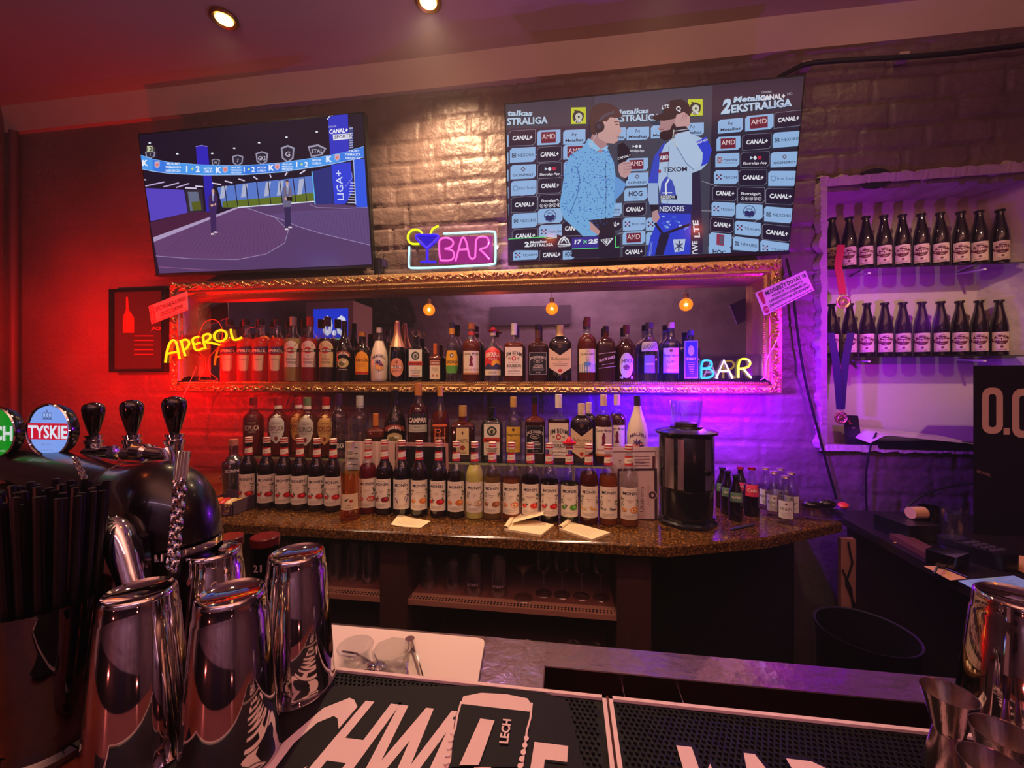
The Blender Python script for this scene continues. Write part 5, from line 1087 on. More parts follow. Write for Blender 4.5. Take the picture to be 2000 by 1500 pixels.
# ---- beer bottles in the niche
def A_beer(c, w, h):
    c.rect(-w/2, 0, w/2, h, (220, 190, 160), nx=8); dkr = (96, 30, 34)
    c.disc(0, h*.62, w*.40, h*.28, dkr, 20); c.disc(0, h*.78, w*.30, h*.09, (220, 190, 160), 12); c.disc(-w*.08, h*.79, w*.14, h*.06, dkr, 10); c.disc(w*.12, h*.77, w*.11, h*.05, dkr, 10)
    c.poly([(-w*.50, h*.50), (-w*.3, h*.46), (w*.3, h*.54), (w*.46, h*.60), (w*.46, h*.74), (w*.3, h*.68), (-w*.3, h*.62), (-w*.5, h*.66)], dkr)
    c.text('SZPILBERG', 0, h*.60, h*.12, (236, 206, 176), w*.86, .03); c.text('PIWO', 0, h*.42, h*.04, (236, 206, 176), w*.3); c.disc(0, h*.22, w*.09, h*.06, dkr, 10); smalltext(c, w, h, .10, 2, dkr, .6)
BEER = liq('brown_beer_glass', (20, 9, 8), .10)
beer0 = None
def rowbeers(xs, ybase, z, name):
    global beer0
    for i, px in enumerate(xs):
        Y = 2.225; p = onY(px, ybase, Y)
        lb = 'dark beer bottle, %s along the %s glass shelf of the niche, counted from the medals' % (NTH[i] if i < 9 else 'last', name)
        if i == 0: lb = 'dark beer bottle at the medal end of the %s glass shelf in the niche' % name
        if beer0 is None:
            beer0 = bottle('beer_bottle', p[0], Y, z, .268, .0325, 'beer', BEER, BEER, .9, capm((34, 20, 20), 0), lb, 'bottle', 'dark beer bottles in the wall niche', [(.08, .42, .95, A_beer)], capz=(.965, 1), capr=1.3, yaw=8)
            beer0.rotation_euler[2] = -R_(24)
        else: clone(beer0, (p[0], Y, z), lb, -R_(27 + (i % 3) * 3))
SZ1, SZ2 = 2.040, 1.606
rowbeers((1625, 1658, 1691, 1726, 1762, 1799, 1836, 1876, 1912, 1953), 525, SZ1, 'upper')
rowbeers((1624, 1659, 1693, 1728, 1763, 1800, 1837, 1874, 1912, 1951), 695, SZ2, 'lower')
for z, nm in ((SZ1, 'upper'), (SZ2, 'lower')):
    r = empty('glass_shelf', ((NX0+NX1)/2, 2.23, z-.006), 'thin %s glass shelf across the white niche' % nm, 'shelf', None)
    m = MB(); m.box((NX0+.02, 2.165, z-.007), (NX1-.03, NB-.002, z-.0005), M_DGLASS); m.build('shelf_glass', r, True)
    for px in (1660, 1870):
        q = onY(px, 600, NB); m = MB(); m.obox((q[0], 2.245, z-.020), (.006, 0, 0), (0, .065, .006), (0, 0, .004), M_WHITE); m.build('bracket', r, True)
#PART4
# ================================================================== BACK COUNTER
c1 = onZ(1300, 1064, CTZ); c2 = onZ(1500, 1050, CTZ); c3 = onZ(1645, 1020, CTZ)
ct = empty('back_counter', (-.4, 1.75, 0), 'brown speckled granite back counter with dark open cabinets below', 'counter')
ring = [(-2.5, 1.335), (c1[0], 1.34), (c2[0], c2[1]), (c3[0], c3[1]), (c3[0]+.03, WY-.02), (-2.5, WY-.02)]
def inset(r, d): cx = sum(p[0] for p in r)/len(r); cy = sum(p[1] for p in r)/len(r); return [(p[0] + (d if p[0] < cx else -d), p[1] + (d if p[1] < cy else -d)) for p in r]
m = MB(); m.prism(inset(ring, .0), CTZ-.036, CTZ-.006, M_GRAN); r2 = inset(ring, .005)
n = len(ring); m.add([(x, y, CTZ-.006) for x, y in ring] + [(x, y, CTZ) for x, y in r2], [(i, (i+1) % n, (i+1) % n + n, i+n) for i in range(n)] + [tuple(range(n, 2*n))], M_GRAN)
m.build('granite_top', ct, True, ang=30)
def cabx(px, Y): return onY(px, 1100, Y)[0]
m = MB(); m.box((-2.5, 1.98, .02), (c3[0], 2.0, CTZ-.036), pm('cabinet_back', (18, 10, 12), .6)); m.build('back_panel', ct, True)
for a_, b_ in ((742, 795), (1205, 1272), (430, 470)):
    m = MB(); m.box((cabx(a_, 1.385), 1.385, 0.001), (cabx(b_, 1.385), 1.98, CTZ-.036), M_CAB); m.build('upright', ct, True)
M_SHELF = pm('perforated_shelf_edge', (150, 96, 80), .45)
for x0_, x1_ in ((cabx(470, 1.385), cabx(742, 1.385)), (cabx(795, 1.385), cabx(1205, 1.385))):
    for z in (.686, .36):
        m = MB(); m.box((x0_, 1.392, z-.018), (x1_, 1.97, z), M_SHELF)
        k = int((x1_-x0_)/.012)
        for j in range(k):
            for q in range(2): m.ell((x0_ + .012*(j+.5), 1.40 + .012*q + .004, z), (.0042, 0, 0), (0, .0042, 0), (0, 0, .003), M_RUB, 6, 3)
        m.build('shelf', ct, True)
# glass shelf on stands over the rear of the counter
gx0, gx1 = onY(450, 900, 1.76)[0], onY(1262, 900, 1.76)[0]
gs = empty('raised_glass_shelf', ((gx0+gx1)/2, 1.86, CTZ), 'long greenish glass shelf raised over the rear of the granite counter', 'shelf')
m = MB(); m.box((gx0, 1.755, GLZ-.011), (gx1, 1.985, GLZ-.0005), M_DGLASS); m.build('shelf_glass', gs, True)
m = MB(); m.box((gx0, 1.753, GLZ-.0105), (gx1, 1.7545, GLZ-.001), pm('polished_glass_edge', (150, 156, 110), .25)); m.build('glass_edge', gs, True)
for px in (470, 680, 900, 1120, 1245):
    m = MB(); x = onY(px, 900, 1.87)[0]; m.box((x-.006, 1.80, CTZ+.0003), (x+.006, 1.95, GLZ-.011), M_WHITE if px < 1200 else M_BLK); m.build('support', gs, True)

def plate(quad, Y, th, name, label, cat, mat, group=None, parent=None, dY=0):
    """flat board whose front corners (TL, TR, BR, BL in picture order) lie on the plane y = Y; returns root, map(u, v in 0..1, v down)"""
    P = [onY(x, y, Y) for x, y in quad]; c = sum(P, Vector())/4
    if dY: P = [onY(x, y, Y + (dY if i < 2 else 0)) for i, (x, y) in enumerate(quad)]
    root = parent or empty(name, (c[0], Y + th/2, min(p[2] for p in P)), label, cat, group)
    m = MB(); n_ = -(P[1]-P[0]).cross(P[3]-P[0]).normalized()
    if n_[1] > 0: n_ = -n_
    m.add(P + [p - n_*th for p in P], [(0,3,2,1), (4,5,6,7), (0,1,5,4), (1,2,6,5), (2,3,7,6), (3,0,4,7)], mat); m.build('board', root, True, smooth=False)
    def fn(u, v, l): 
        a = P[0].lerp(P[1], u); b_ = P[3].lerp(P[2], u); return a.lerp(b_, v) + n_*(.0006 + .00012*l)
    return root, fn
# ---- papers and boards behind the syrups
r, fn = plate([(674, 862), (771, 863), (771, 1002), (674, 1000)], 1.63, .004, 'plastic_folder', 'tall whitish plastic folder standing behind the syrup bottles', 'folder', pm('milky_plastic', (216, 180, 160), .4))
a = Art(fn); a.rect(.04, .02, .30, .5, (200, 190, 180)); 
for k in range(5): a.rect(.07, .08+.08*k, .26, .095+.08*k, (90, 80, 80))
a.rect(.30, .0, .36, 1, (236, 206, 186)); a.rect(.62, .0, .68, 1, (236, 206, 186)); a.build('printed_sheet', r, True)
r, fn = plate([(773, 864), (875, 866), (877, 1004), (773, 1002)], 1.635, .006, 'black_notice_board', 'black board with a pale frame behind the dark syrup bottles', 'board', pm('pale_frame', (186, 130, 120), .4))
a = Art(fn); a.rect(.04, .05, .955, .96, (14, 12, 14)); a.build('black_panel', r, True)
r, fn = plate([(1192, 874), (1288, 873), (1287, 1018), (1192, 1016)], 1.60, .003, 'printed_menu', 'white printed menu card standing behind the mango syrup bottle', 'menu', pm('menu_card', (216, 190, 190), .6))
a = Art(fn); a.line([(.05, .06), (.92, .06)], .01, (110, 60, 70)); a.line([(.92, .06), (.92, .9)], .01, (110, 60, 70)); a.rect(.86, .12, .91, .3, (90, 34, 44))
a.text('Whisky', .62, .2, .05, (90, 60, 70), .3, up=-1); a.text('T', .2, .2, .06, (60, 40, 50), up=-1)
for k in range(4): a.rect(.5, .12+.04*k, .8, .13+.04*k, (150, 110, 120))
a.build('menu_print', r, True)
r, fn = plate([(1207, 916), (1283, 915), (1284, 1019), (1207, 1017)], 1.585, .006, 'framed_certificate', 'dark-framed certificate turned sideways beside the mango syrup bottle', 'certificate', pm('dark_frame', (60, 34, 50), .4))
a = Art(fn); a.rect(.04, .04, .93, .95, (206, 176, 170)); a.btext('Ulubiona', (.66, .82), (.66, .34), .10, (96, 50, 60), vert=(-1, 0)); a.disc(.88, .5, .11, .085, (206, 176, 170)); a.disc(.88, .5, .095, .072, (70, 34, 50)); a.disc(.88, .5, .03, .035, (206, 176, 170))
for k in range(3): a.line([(.76+.03*k, .3), (.76+.03*k, .7)], .006, (150, 110, 110))
a.build('certificate_sheet', r, True)
# ---- paper on the counter
def sheet(quad, z, th, name, label, cat, mat=M_PAPER, curl=0, group=None, lines=0, linec=(150, 130, 110)):
    P = [onZ(x, y, z) for x, y in quad]; c = sum(P, Vector())/4; root = empty(name, (c[0], c[1], z), label, cat, group); m = MB(); n = 8; vs = []
    def f(u, v, l=0):
        a = P[0].lerp(P[1], u); b_ = P[3].lerp(P[2], u); p = a.lerp(b_, v); return p + Vector((0, 0, th + curl*((2*u-1)**2)*(1 if u < .5 else .4) + .0001*l))
    for j in range(2):
        for i in range(n+1):
            vs += [f(i/n, j) , f(i/n, j) - Vector((0, 0, max(th-.0003, .0006)))]
    fs = []
    q = 2*(n+1)
    for i in range(n):
        fs += [(2*i, 2*i+q, 2*i+2+q, 2*i+2), (2*i+1, 2*i+3, 2*i+3+q, 2*i+1+q), (2*i, 2*i+2, 2*i+3, 2*i+1), (2*i+q, 2*i+1+q, 2*i+3+q, 2*i+2+q)]
    fs += [(0, 1, 1+q, q), (2*n, 2*n+q, 2*n+1+q, 2*n+1)]
    m.add(vs, fs, mat); m.build('paper', root, True, ang=30)
    if lines:
        a = Art(f); 
        for k in range(lines): a.rect(.12, .12+.76*k/lines, .85-.1*(k % 2), .12+.76*k/lines+.012, linec, nx=6)
        a.build('handwriting', root, True)
    return root, f
sheet([(779, 1006), (841, 1019), (822, 1032), (763, 1027)], CTZ, .001, 'note_sheet', 'loose note sheet lying on the granite, left of the two notepads', 'paper', pm('cream_paper', (236, 214, 170), .7), .004, lines=6)
def notepad(q0, label, open_=False):
    root, f = sheet(q0, CTZ, .008, 'notepad', label, 'notepad', pm('cream_paper', (236, 214, 170), .7), 0, 'notepads on the granite counter', lines=0 if open_ else 7)
    P = [f(0, 0), f(0, 1)]; ax = (P[1]-P[0]).normalized(); L = (P[1]-P[0]).length; up = Vector((0, 0, 1)); sd = ax.cross(up); sd = sd if sd.dot(f(1, 0)-f(0, 0)) > 0 else -sd
    m = MB(); n = 8; vs = []
    for k in range(n+1):
        t = R_(-100 + 200*k/n + 90); r_ = .010
        for s_ in (0, 1): vs.append(P[0] + ax*L*s_ + sd*(math.sin(t-R_(90))*-0 + math.cos(t)*r_ + .004) + up*(math.sin(t)*r_*.8 + .002))
    m.add(vs, [(2*i, 2*i+2, 2*i+3, 2*i+1) for i in range(n)], pm('cream_paper', (236, 214, 170), .7)); m.build('turned_page', root, True)
    if open_:
        m = MB(); a, b_, c, d = f(.1, .05), f(.75, .0), f(.80, .2), f(.12, .75)
        m.add([a+up*.008, b_+up*.040, c+up*.036, d+up*.010], [(0, 1, 2, 3)], pm('cream_paper', (236, 214, 170), .7)); m.build('lifted_page', root, True, smooth=False)
    return root
notepad([(1004, 1010), (1082, 1029), (1057, 1049), (985, 1037)], 'open notepad with a lifted page on the granite counter', True)
notepad([(1110, 1022), (1192, 1044), (1156, 1058), (1092, 1036)], 'notepad with a curled cover page, beneath the amber syrups')
# ---- snack tray
p = onZ(434, 1006, CTZ); t = empty('snack_tray', (p[0], p[1]+.06, CTZ), 'colourful printed cardboard tray of snack packets by the first syrup bottle', 'tray')
m = MB(); X0, X1, Y0, Y1 = p[0]-.085, p[0]+.052, p[1]-.005, p[1]+.11
for a_, b_ in (((X0, Y0, .001), (X1, Y0+.002, .045)), ((X0, Y1-.002, .001), (X1, Y1, .07)), ((X0, Y0, .001), (X0+.002, Y1, .055)), ((X1-.002, Y0, .001), (X1, Y1, .055)), ((X0, Y0, .0005), (X1, Y1, .003))): m.box((a_[0], a_[1], CTZ+a_[2]), (b_[0], b_[1], CTZ+b_[2]), pm('purple_print_card', (96, 70, 90), .5))
m.build('tray_body', t, True)
a = Art(lambda u, v, l: (u, Y0-.0004-.0001*l, v)); rr = random.Random(5)
for k in range(70): a.disc(rr.uniform(X0+.012, X1-.012), CTZ+rr.uniform(.008, .040), rr.uniform(.004, .009), rr.uniform(.003, .006), rr.choice([(206, 150, 50), (190, 90, 40), (120, 80, 110), (150, 110, 130), (90, 50, 70), (216, 180, 90)]), 7)
a.build('tray_print', t, True)
for k, (cc, lb) in enumerate((((226, 110, 40), 'orange snack packet leaning in the printed tray'), ((206, 50, 50), 'red snack packet in the printed tray'), ((226, 200, 150), 'cream snack packet in the printed tray'), ((220, 176, 60), 'yellow snack packet in the printed tray'))):
    x = X0+.022+.031*k; m = MB(); m.ell((x, Y0+.045, CTZ+.034), (.015, 0, 0), (0, .036, .010), (0, -.006, .016), pm('wrap_%d' % k, cc, .3, coat=.5), 10, 6)
    tag(m.build('snack_packet'), lb, 'snack', 'snack packets in the printed tray')
# ---- grinder
p = onZ(1343, 1022, CTZ); GX, GY = p[0], p[1]+.02
g = empty('coffee_grinder', (GX, GY, CTZ), 'tall black coffee grinder with steel panels and a glass hopper', 'coffee grinder')
M_GR = pm('grinder_black', (20, 16, 26), .22, coat=.5)
m = MB(); m.lathe([(.001, .108), (.012, .108), (.018, .10), (.03, .098)], M_GR, 8, c=(0, 0)); m.build('base_plate', g)
m = MB(); m.lathe([(.030, .092), (.13, .094)], M_GR, 32, cap0=False); m.lathe([(.030, .060), (.125, .066)], M_GR, 24); m.build('grounds_bin', g)
m = MB(); m.lathe([(.13, .094), (.135, .097), (.325, .097), (.330, .094), (.335, .11), (.343, .112), (.35, .09), (.356, .06), (.362, .058)], M_GR, 32); m.build('housing', g)
for a0, wd_ in ((-152, 22), (-122, 12), (-66, 18)):
    m = MB(); vs = []
    for k in range(4):
        t_ = R_(a0 + wd_*k/3); vs += [(.0985*math.cos(t_), .0985*math.sin(t_), .14), (.0985*math.cos(t_), .0985*math.sin(t_), .322)]
    m.add(vs, [(2*k, 2*k+2, 2*k+3, 2*k+1) for k in range(3)], pm('satin_steel', (206, 196, 210), .34, 1)); m.build('steel_panel', g)
m = MB(); t_ = R_(-62); m.lathe([(0, .012), (.008, .012), (.012, .009), (.012, 0)], M_BLKG, 16, axis=((.097*math.cos(t_), .097*math.sin(t_), .205), (-math.sin(t_), math.cos(t_), 0), (0, 0, 1), (math.cos(t_), math.sin(t_), 0))); m.build('knob', g)
m = MB(); m.lathe([(.362, .045), (.385, .052), (.455, .058), (.458, .060), (.458, .056), (.387, .049), (.366, .042)], M_CLEAR, 28, cap0=False, cap1=False); m.build('glass_hopper', g)
m = MB(); m.lathe([(.363, .040), (.374, .040), (.378, .02), (.379, 0)], pm('coffee_beans', (60, 34, 24), .4), 16); m.build('beans', g)
# ---- small drinks bottles
def small(px, ytop, ybase, wpx, gl, lq, lvl, cap, lb, lab, nm, grp, lz=(.14, .52)):
    p = onZ(px, ybase, CTZ); pt = onY(px, ytop, p[1])
    return bottle(nm, p[0], p[1], CTZ, pt[2]-CTZ, wpx/2*ppm(p), 'mini', gl, lq, lvl, cap, lb, 'bottle', grp, [(lz[0], lz[1], .95, lab)] if lab else [], capz=(.955, 1), capr=1.25, capname='crown_cap')
gcap = capm((60, 70, 60), 1); rcap = capm((190, 40, 50), 1); wcap = capm((226, 206, 190), 1)
GK = 'dark soft drink bottles beside the grinder'; KN = 'small clear tonic bottles beside the plastic tub'
glab = lambda c, w, h: (bg(c, w, h, (110, 150, 120)), c.text('sprite', 0, h*.55, h*.3, OFFW, w*.8, .02))
plab = lambda c, w, h: (bg(c, w, h, (226, 60, 100)), c.text('Cola', 0, h*.55, h*.3, OFFW, w*.8, .02))
for px, yt, yb, lb in ((1411, 913, 990, 'dark green-capped drinks bottle farthest back beside the grinder'), (1421, 919, 1002, 'dark green-capped drinks bottle in the middle beside the grinder'), (1437, 926, 1015, 'dark drinks bottle with a green neck label, nearest of the green-capped ones')):
    small(px, yt, yb, 25, BROWN, BROWN, .9, gcap, lb, glab, 'soft_drink_bottle', GK, (.42, .62))
small(1446, 912, 986, 24, BROWN, BROWN, .9, rcap, 'dark drinks bottle with red crown cap behind the green-capped ones', plab, 'soft_drink_bottle', GK, (.42, .62))
small(1468, 913, 1006, 27, G_CLEAR, liq('cola', (24, 8, 10), .2), .62, rcap, 'cola bottle with a bright pink-red label and clear base', plab, 'soft_drink_bottle', GK, (.42, .66))
for px, yt, yb, lb in ((1495, 913, 993, 'small clear tonic bottle at the rear left of its cluster'), (1524, 914, 994, 'small clear tonic bottle at the rear right of its cluster'), (1511, 921, 1007, 'small clear tonic bottle in the left middle of its cluster'), (1545, 922, 1010, 'small clear tonic bottle on the right, next to the plastic tub'), (1534, 929, 1022, 'small clear tonic bottle standing nearest the counter edge')):
    small(px, yt, yb, 28, G_CLEAR, CLR, .6, wcap, lb, A_drink('KINLEY'), 'tonic_bottle', KN, (.14, .50))
# plastic tub
p = onZ(1612, 1016, CTZ); t = empty('plastic_tub', (p[0], p[1]+.03, CTZ), 'clear plastic tub of bits and bobs at the corner of the granite counter', 'tub')
m = MB(); m.lathe([(.002, .055), (.006, .066), (.045, .078), (.05, .084), (.052, .084), (.046, .075), (.010, .062)], thin('tub_plastic', (206, 186, 206), 1.2, .1), 28, sy=.62, ex=4, cap0=True, cap1=False); m.build('tub_body', t)
for k, (dx, dz, cc, rx, nm, lb, ct_) in enumerate(((-.03, .048, (18, 18, 26), .036, 'cable_coil', 'dark bundled pouch on top of the plastic tub', 'pouch'), (.022, .055, (20, 18, 30), .034, 'eyewear_case', 'dark glossy glasses case lying in the plastic tub', 'case'))):
    m = MB(); m.ell((p[0]+dx, p[1]+.03, CTZ+dz), (rx, 0, 0), (0, .024, 0), (0, 0, .018), M_BLKG, 14, 8); tag(m.build(nm), lb, ct_)
m = MB(); m.lathe([(0, .016), (.006, .017), (.010, .012), (.011, 0)], pm('red_lid', (206, 40, 50), .4), 16, axis=((p[0]+.062, p[1]+.0, CTZ+.056), (1, 0, .2), (0, 1, .3), (-.2, -.3, 1))); tag(m.build('bottle_lid'), 'red and white round lid on the right rim of the plastic tub', 'lid')
a_, b_ = onZ(1427, 1034, CTZ+.005), onZ(1474, 1024, CTZ+.005); m = MB(); m.tube([a_, a_.lerp(b_, .1), a_.lerp(b_, .8), b_], [.002, .0048, .0048, .003], pm('pen_body', (60, 60, 100), .3), 10); tag(m.build('marker_pen'), 'dark marker pen lying in front of the soft drink bottles', 'pen')

# ================================================================== SIGN PLATES, NEON, CABLES
M_PLQ = pm('sign_white', (226, 196, 200), .5)
r, fn = plate([(290, 598), (365, 569), (367, 605), (296, 633)], 1.965, .003, 'warning_sign', 'small white sign about alcohol harm hanging askew at the red end of the gilt frame', 'sign', M_PLQ)
a = Art(fn); a.rect(.02, .04, .13, .96, (150, 20, 30)); a.btext('UWAGA!', (.105, .92), (.105, .08), .07, (240, 220, 220), .01, vert=(-1, 0)); a.btext('SPOŻYWANIE ALKOHOLU', (.17, .44), (.97, .44), .24, (50, 20, 24), .015); a.btext('SZKODZI ZDROWIU', (.28, .80), (.88, .80), .22, (50, 20, 24), .015); a.line([(.15, .93), (.98, .93)], .02, (50, 20, 24)); a.build('sign_lettering', r, True)
m = MB(); q = onY(310, 590, 1.962); m.tube([q, q+Vector((.004, .01, .02)), q+Vector((.0, .034, .045))], .0012, M_CABLE, 6); q = onY(340, 577, 1.962); m.tube([q, q+Vector((0, .02, .03)), q+Vector((0, .034, .05))], .0012, M_CABLE, 6); m.build('hanging_wire', r, True)
r, fn = plate([(1475, 572), (1573, 528), (1590, 567), (1493, 617)], 1.955, .003, 'age_limit_sign', 'white under-18 sales notice hanging askew at the purple end of the gilt frame', 'sign', M_PLQ)
a = Art(fn); a.poly([(.03, .06), (.13, .06), (.11, .56), (.06, .56)], (170, 20, 60)); a.disc(.075, .80, .055, .15, (170, 20, 60), 8); a.text('STOP', .075, .80, .10, (240, 220, 220), .09, up=-1)
a.btext('MŁODZIEŻY DO LAT 18', (.17, .28), (.97, .28), .17, (40, 14, 60), .02)
for k, (t_, u0, u1) in enumerate((('WYROBÓW TYTONIOWYCH,', .26, .88), ('E-PAPIEROSÓW I POJEMNIKÓW', .18, .94), ('ZAPASOWYCH NIE SPRZEDAJEMY', .15, .97))): a.btext(t_, (u0, .46+.17*k), (u1, .46+.17*k), .11, (60, 20, 80), .01)
a.line([(.15, .93), (.98, .93)], .02, (40, 14, 60)); a.build('sign_lettering', r, True)
m = MB()
for px, py in ((1505, 558), (1546, 540)): q = onY(px, py, 1.952); m.tube([q, q+Vector((.008, .02, .028)), q+Vector((.01, .045, .05))], .0012, M_CABLE, 6)
m.build('hanging_wire', r, True)
def neonpath(pts, Y, r_, mat, mb, closed=False, sm=2):
    for _ in range(sm):      # corner cutting
        o = [] if closed else [pts[0]]
        n = len(pts)
        for i in range(n if closed else n-1):
            a_, b_ = pts[i], pts[(i+1) % n]; o += [(a_[0]*.75+b_[0]*.25, a_[1]*.75+b_[1]*.25), (a_[0]*.25+b_[0]*.75, a_[1]*.25+b_[1]*.75)]
        if not closed: o.append(pts[-1])
        pts = o
    mb.tube([onY(x, y, Y) for x, y in pts], r_, mat, 8, closed)
N_YEL = neon('neon_yellow', (255, 182, 8), 1.8); N_CY = neon('neon_ice', (190, 255, 255), 1.4); N_PK = neon('neon_pink', (255, 100, 205), 1.3); N_BL = neon('neon_blue', (50, 24, 255), 1.3); N_LY = neon('neon_lemon', (235, 250, 20), 1.2)
N_CYB = neon('neon_cyan', (0, 190, 255), 1.5); N_WH = neon('neon_magenta_white', (255, 200, 255), 2.0); N_Y2 = neon('neon_yellow2', (255, 235, 0), 1.6)
# aperitif sign
zs = lambda L: [(220+x/4.167, 520+y/4.167) for x, y in L]
q = onY(400, 690, 1.93); r = empty('aperitif_neon_sign', (q[0], 1.95, SHZ), 'yellow neon APEROL lettering on a glass-shaped clear sign at the left of the mirror', 'neon sign')
for nm_, L in (('letter_a', [[(430, 785), (440, 700), (465, 620), (495, 595), (520, 620), (535, 700), (545, 755)], [(452, 710), (525, 695)]]), ('letter_p', [[(592, 730), (572, 670), (560, 612)], [(550, 610), (600, 592), (630, 622), (605, 668), (576, 682)]]), ('letter_e', [[(700, 572), (645, 588), (660, 640), (675, 692), (735, 668)], [(660, 640), (712, 620)]]), ('letter_r', [[(757, 672), (740, 615), (733, 562), (790, 545), (800, 585), (748, 618), (800, 622), (870, 640)]]), ('letter_o', [[(875, 515), (925, 535), (928, 585), (880, 618), (828, 598), (825, 545)]]), ('letter_l', [[(962, 512), (968, 560), (985, 608), (1050, 580)]])):
    m = MB()
    for pth in L: neonpath(zs(pth), 1.945, .0058, N_YEL, m, closed=(nm_ == 'letter_o'), sm=2)
    m.build(nm_, r, True)
m = MB(); P = zs([(410, 790), (420, 690), (470, 590), (560, 560), (660, 560), (740, 520), (860, 480), (960, 490), (1070, 500), (1060, 600), (960, 640), (880, 670), (800, 720), (790, 860), (860, 915), (860, 935), (690, 935), (690, 915), (750, 860), (740, 740), (640, 710), (600, 745), (450, 800)])
vs = [onY(x, y, 1.955) for x, y in P]; n = len(vs); m.add(vs + [v+Vector((0, .004, 0)) for v in vs], [tuple(range(n)), tuple(range(2*n-1, n-1, -1))] + [(i, (i+1) % n, (i+1) % n+n, i+n) for i in range(n)], thin('red_tinted_acrylic', (255, 190, 180), .6)); m.build('acrylic_board', r, True, smooth=False)
m = MB(); neonpath(zs([(750, 740), (700, 700), (690, 600), (720, 500), (760, 440), (850, 430), (900, 520), (880, 640), (800, 720), (780, 760), (780, 860), (850, 915), (860, 930), (700, 930), (700, 915), (755, 860), (755, 760)]), 1.953, .0016, neon('neon_red_outline', (255, 30, 8), 1.4), m, True); m.build('glass_outline', r, True)
a = Art(lambda u, v, l: onY(u, v, 1.9535)); a.btext('SPRITZ', zs([(700, 735)])[0], zs([(745, 875)])[0], 7, (130, 20, 16), .01, vert=(.95, -.3)); a.build('spritz_lettering', r, True)
# BAR sign with cocktail glass
zb = lambda L: [(720+x/5.263, 400+y/5.263) for x, y in L]
q = onY(882, 526, 2.03); r = empty('bar_neon_sign', (q[0], 2.035, FZ1), 'pink neon BAR sign with blue cocktail glass standing on top of the gilt frame', 'neon sign')
m = MB(); vs = [onY(x, y, 2.038) for x, y in zb([(390, 215), (1330, 172), (1330, 640), (390, 672)])]; zmin = FZ1+.001; vs = [Vector((v[0], v[1], max(v[2], zmin))) for v in vs]
m.add(vs + [v+Vector((0, .004, 0)) for v in vs], [(0, 1, 2, 3), (7, 6, 5, 4), (0, 4, 5, 1), (1, 5, 6, 2), (2, 6, 7, 3), (3, 7, 4, 0)], M_ACRY); m.build('acrylic_board', r, True, smooth=False)
def npart(nm_, paths, Y, rad, mat, zf, closed=False, sm=2):
    m = MB()
    for p_ in paths: neonpath(zf(p_), Y, rad, mat, m, closed, sm)
    return m.build(nm_, r, True)
npart('border_tube', [[(770, 297), (1000, 285), (1290, 268), (1306, 300), (1303, 590), (1290, 614), (900, 634), (430, 655), (408, 630), (418, 430)]], 2.030, .0055, N_CY, zb)
npart('lemon_slice', [[(552, 296), (520, 258), (460, 250), (408, 290), (398, 350), (430, 402), (518, 402)], [(635, 300), (655, 245), (718, 216)]], 2.030, .0055, N_LY, zb)
npart('cocktail_glass', [[(600, 450), (505, 360), (482, 330), (500, 305), (600, 312), (700, 305), (722, 330), (700, 360), (600, 450)], [(600, 450), (600, 575)], [(535, 585), (690, 585)]], 2.030, .0062, N_BL, zb, sm=1)
m = MB(); m.add([onY(x, y, 2.036) for x, y in zb([(490, 310), (720, 310), (600, 440)])], [(0, 1, 2)], neon('neon_blue_fill', (30, 10, 220), .8)); m.build('glass_fill', r, True, smooth=False)
npart('letter_b', [[(740, 570), (728, 520), (722, 400), (735, 345), (820, 335), (880, 380), (850, 440), (760, 452), (860, 460), (888, 520), (850, 575), (740, 572)]], 2.030, .0050, N_PK, zb)
npart('letter_a', [[(893, 580), (930, 440), (955, 340), (985, 335), (1010, 400), (1035, 540), (1065, 562), (1095, 540)], [(925, 462), (1015, 458)]], 2.030, .0050, N_PK, zb)
npart('letter_r', [[(1095, 540), (1100, 440), (1102, 350), (1150, 326), (1220, 330), (1240, 385), (1215, 440), (1130, 458), (1170, 480), (1240, 560)]], 2.030, .0050, N_PK, zb)
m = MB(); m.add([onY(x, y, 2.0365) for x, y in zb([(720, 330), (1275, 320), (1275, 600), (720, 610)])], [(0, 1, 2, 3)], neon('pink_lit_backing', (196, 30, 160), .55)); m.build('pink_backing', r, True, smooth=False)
# coloured BAR letters at the purple end
zr = lambda L: [(1120+x/4.762, 600+y/4.762) for x, y in L]
q = onY(1425, 700, 2.02); r = empty('coloured_bar_sign', (q[0], 2.02, SHZ), 'cyan, white and yellow neon BAR letters at the purple end of the mirror', 'neon sign')
npart('letter_b', [[(1190, 655), (1190, 495), (1270, 492), (1292, 530), (1270, 565), (1195, 570)], [(1195, 570), (1280, 575), (1308, 615), (1280, 655), (1190, 658)]], 2.010, .0050, N_CYB, zr)
npart('letter_a', [[(1328, 662), (1400, 492), (1480, 662)], [(1350, 595), (1455, 595)]], 2.010, .0050, N_WH, zr, sm=0)
npart('letter_r', [[(1535, 658), (1535, 485), (1620, 478), (1652, 520), (1620, 565), (1540, 572)], [(1580, 572), (1655, 658)]], 2.010, .0050, N_Y2, zr)
m = MB(); A0, A1 = onY(1364, 700, 2.02), onY(1500, 700, 2.02); zt = onY(1430, 692, 2.02)[2]
m.box((A0[0], 2.019, SHZ+.0005), (A1[0], 2.025, zt), M_ACRY); m.build('acrylic_board', r, True, smooth=False)
m = MB(); m.box((A0[0], 2.008, SHZ+.0002), (A1[0], 2.033, SHZ+.006), M_ACRY); m.build('acrylic_foot', r, True, smooth=False)
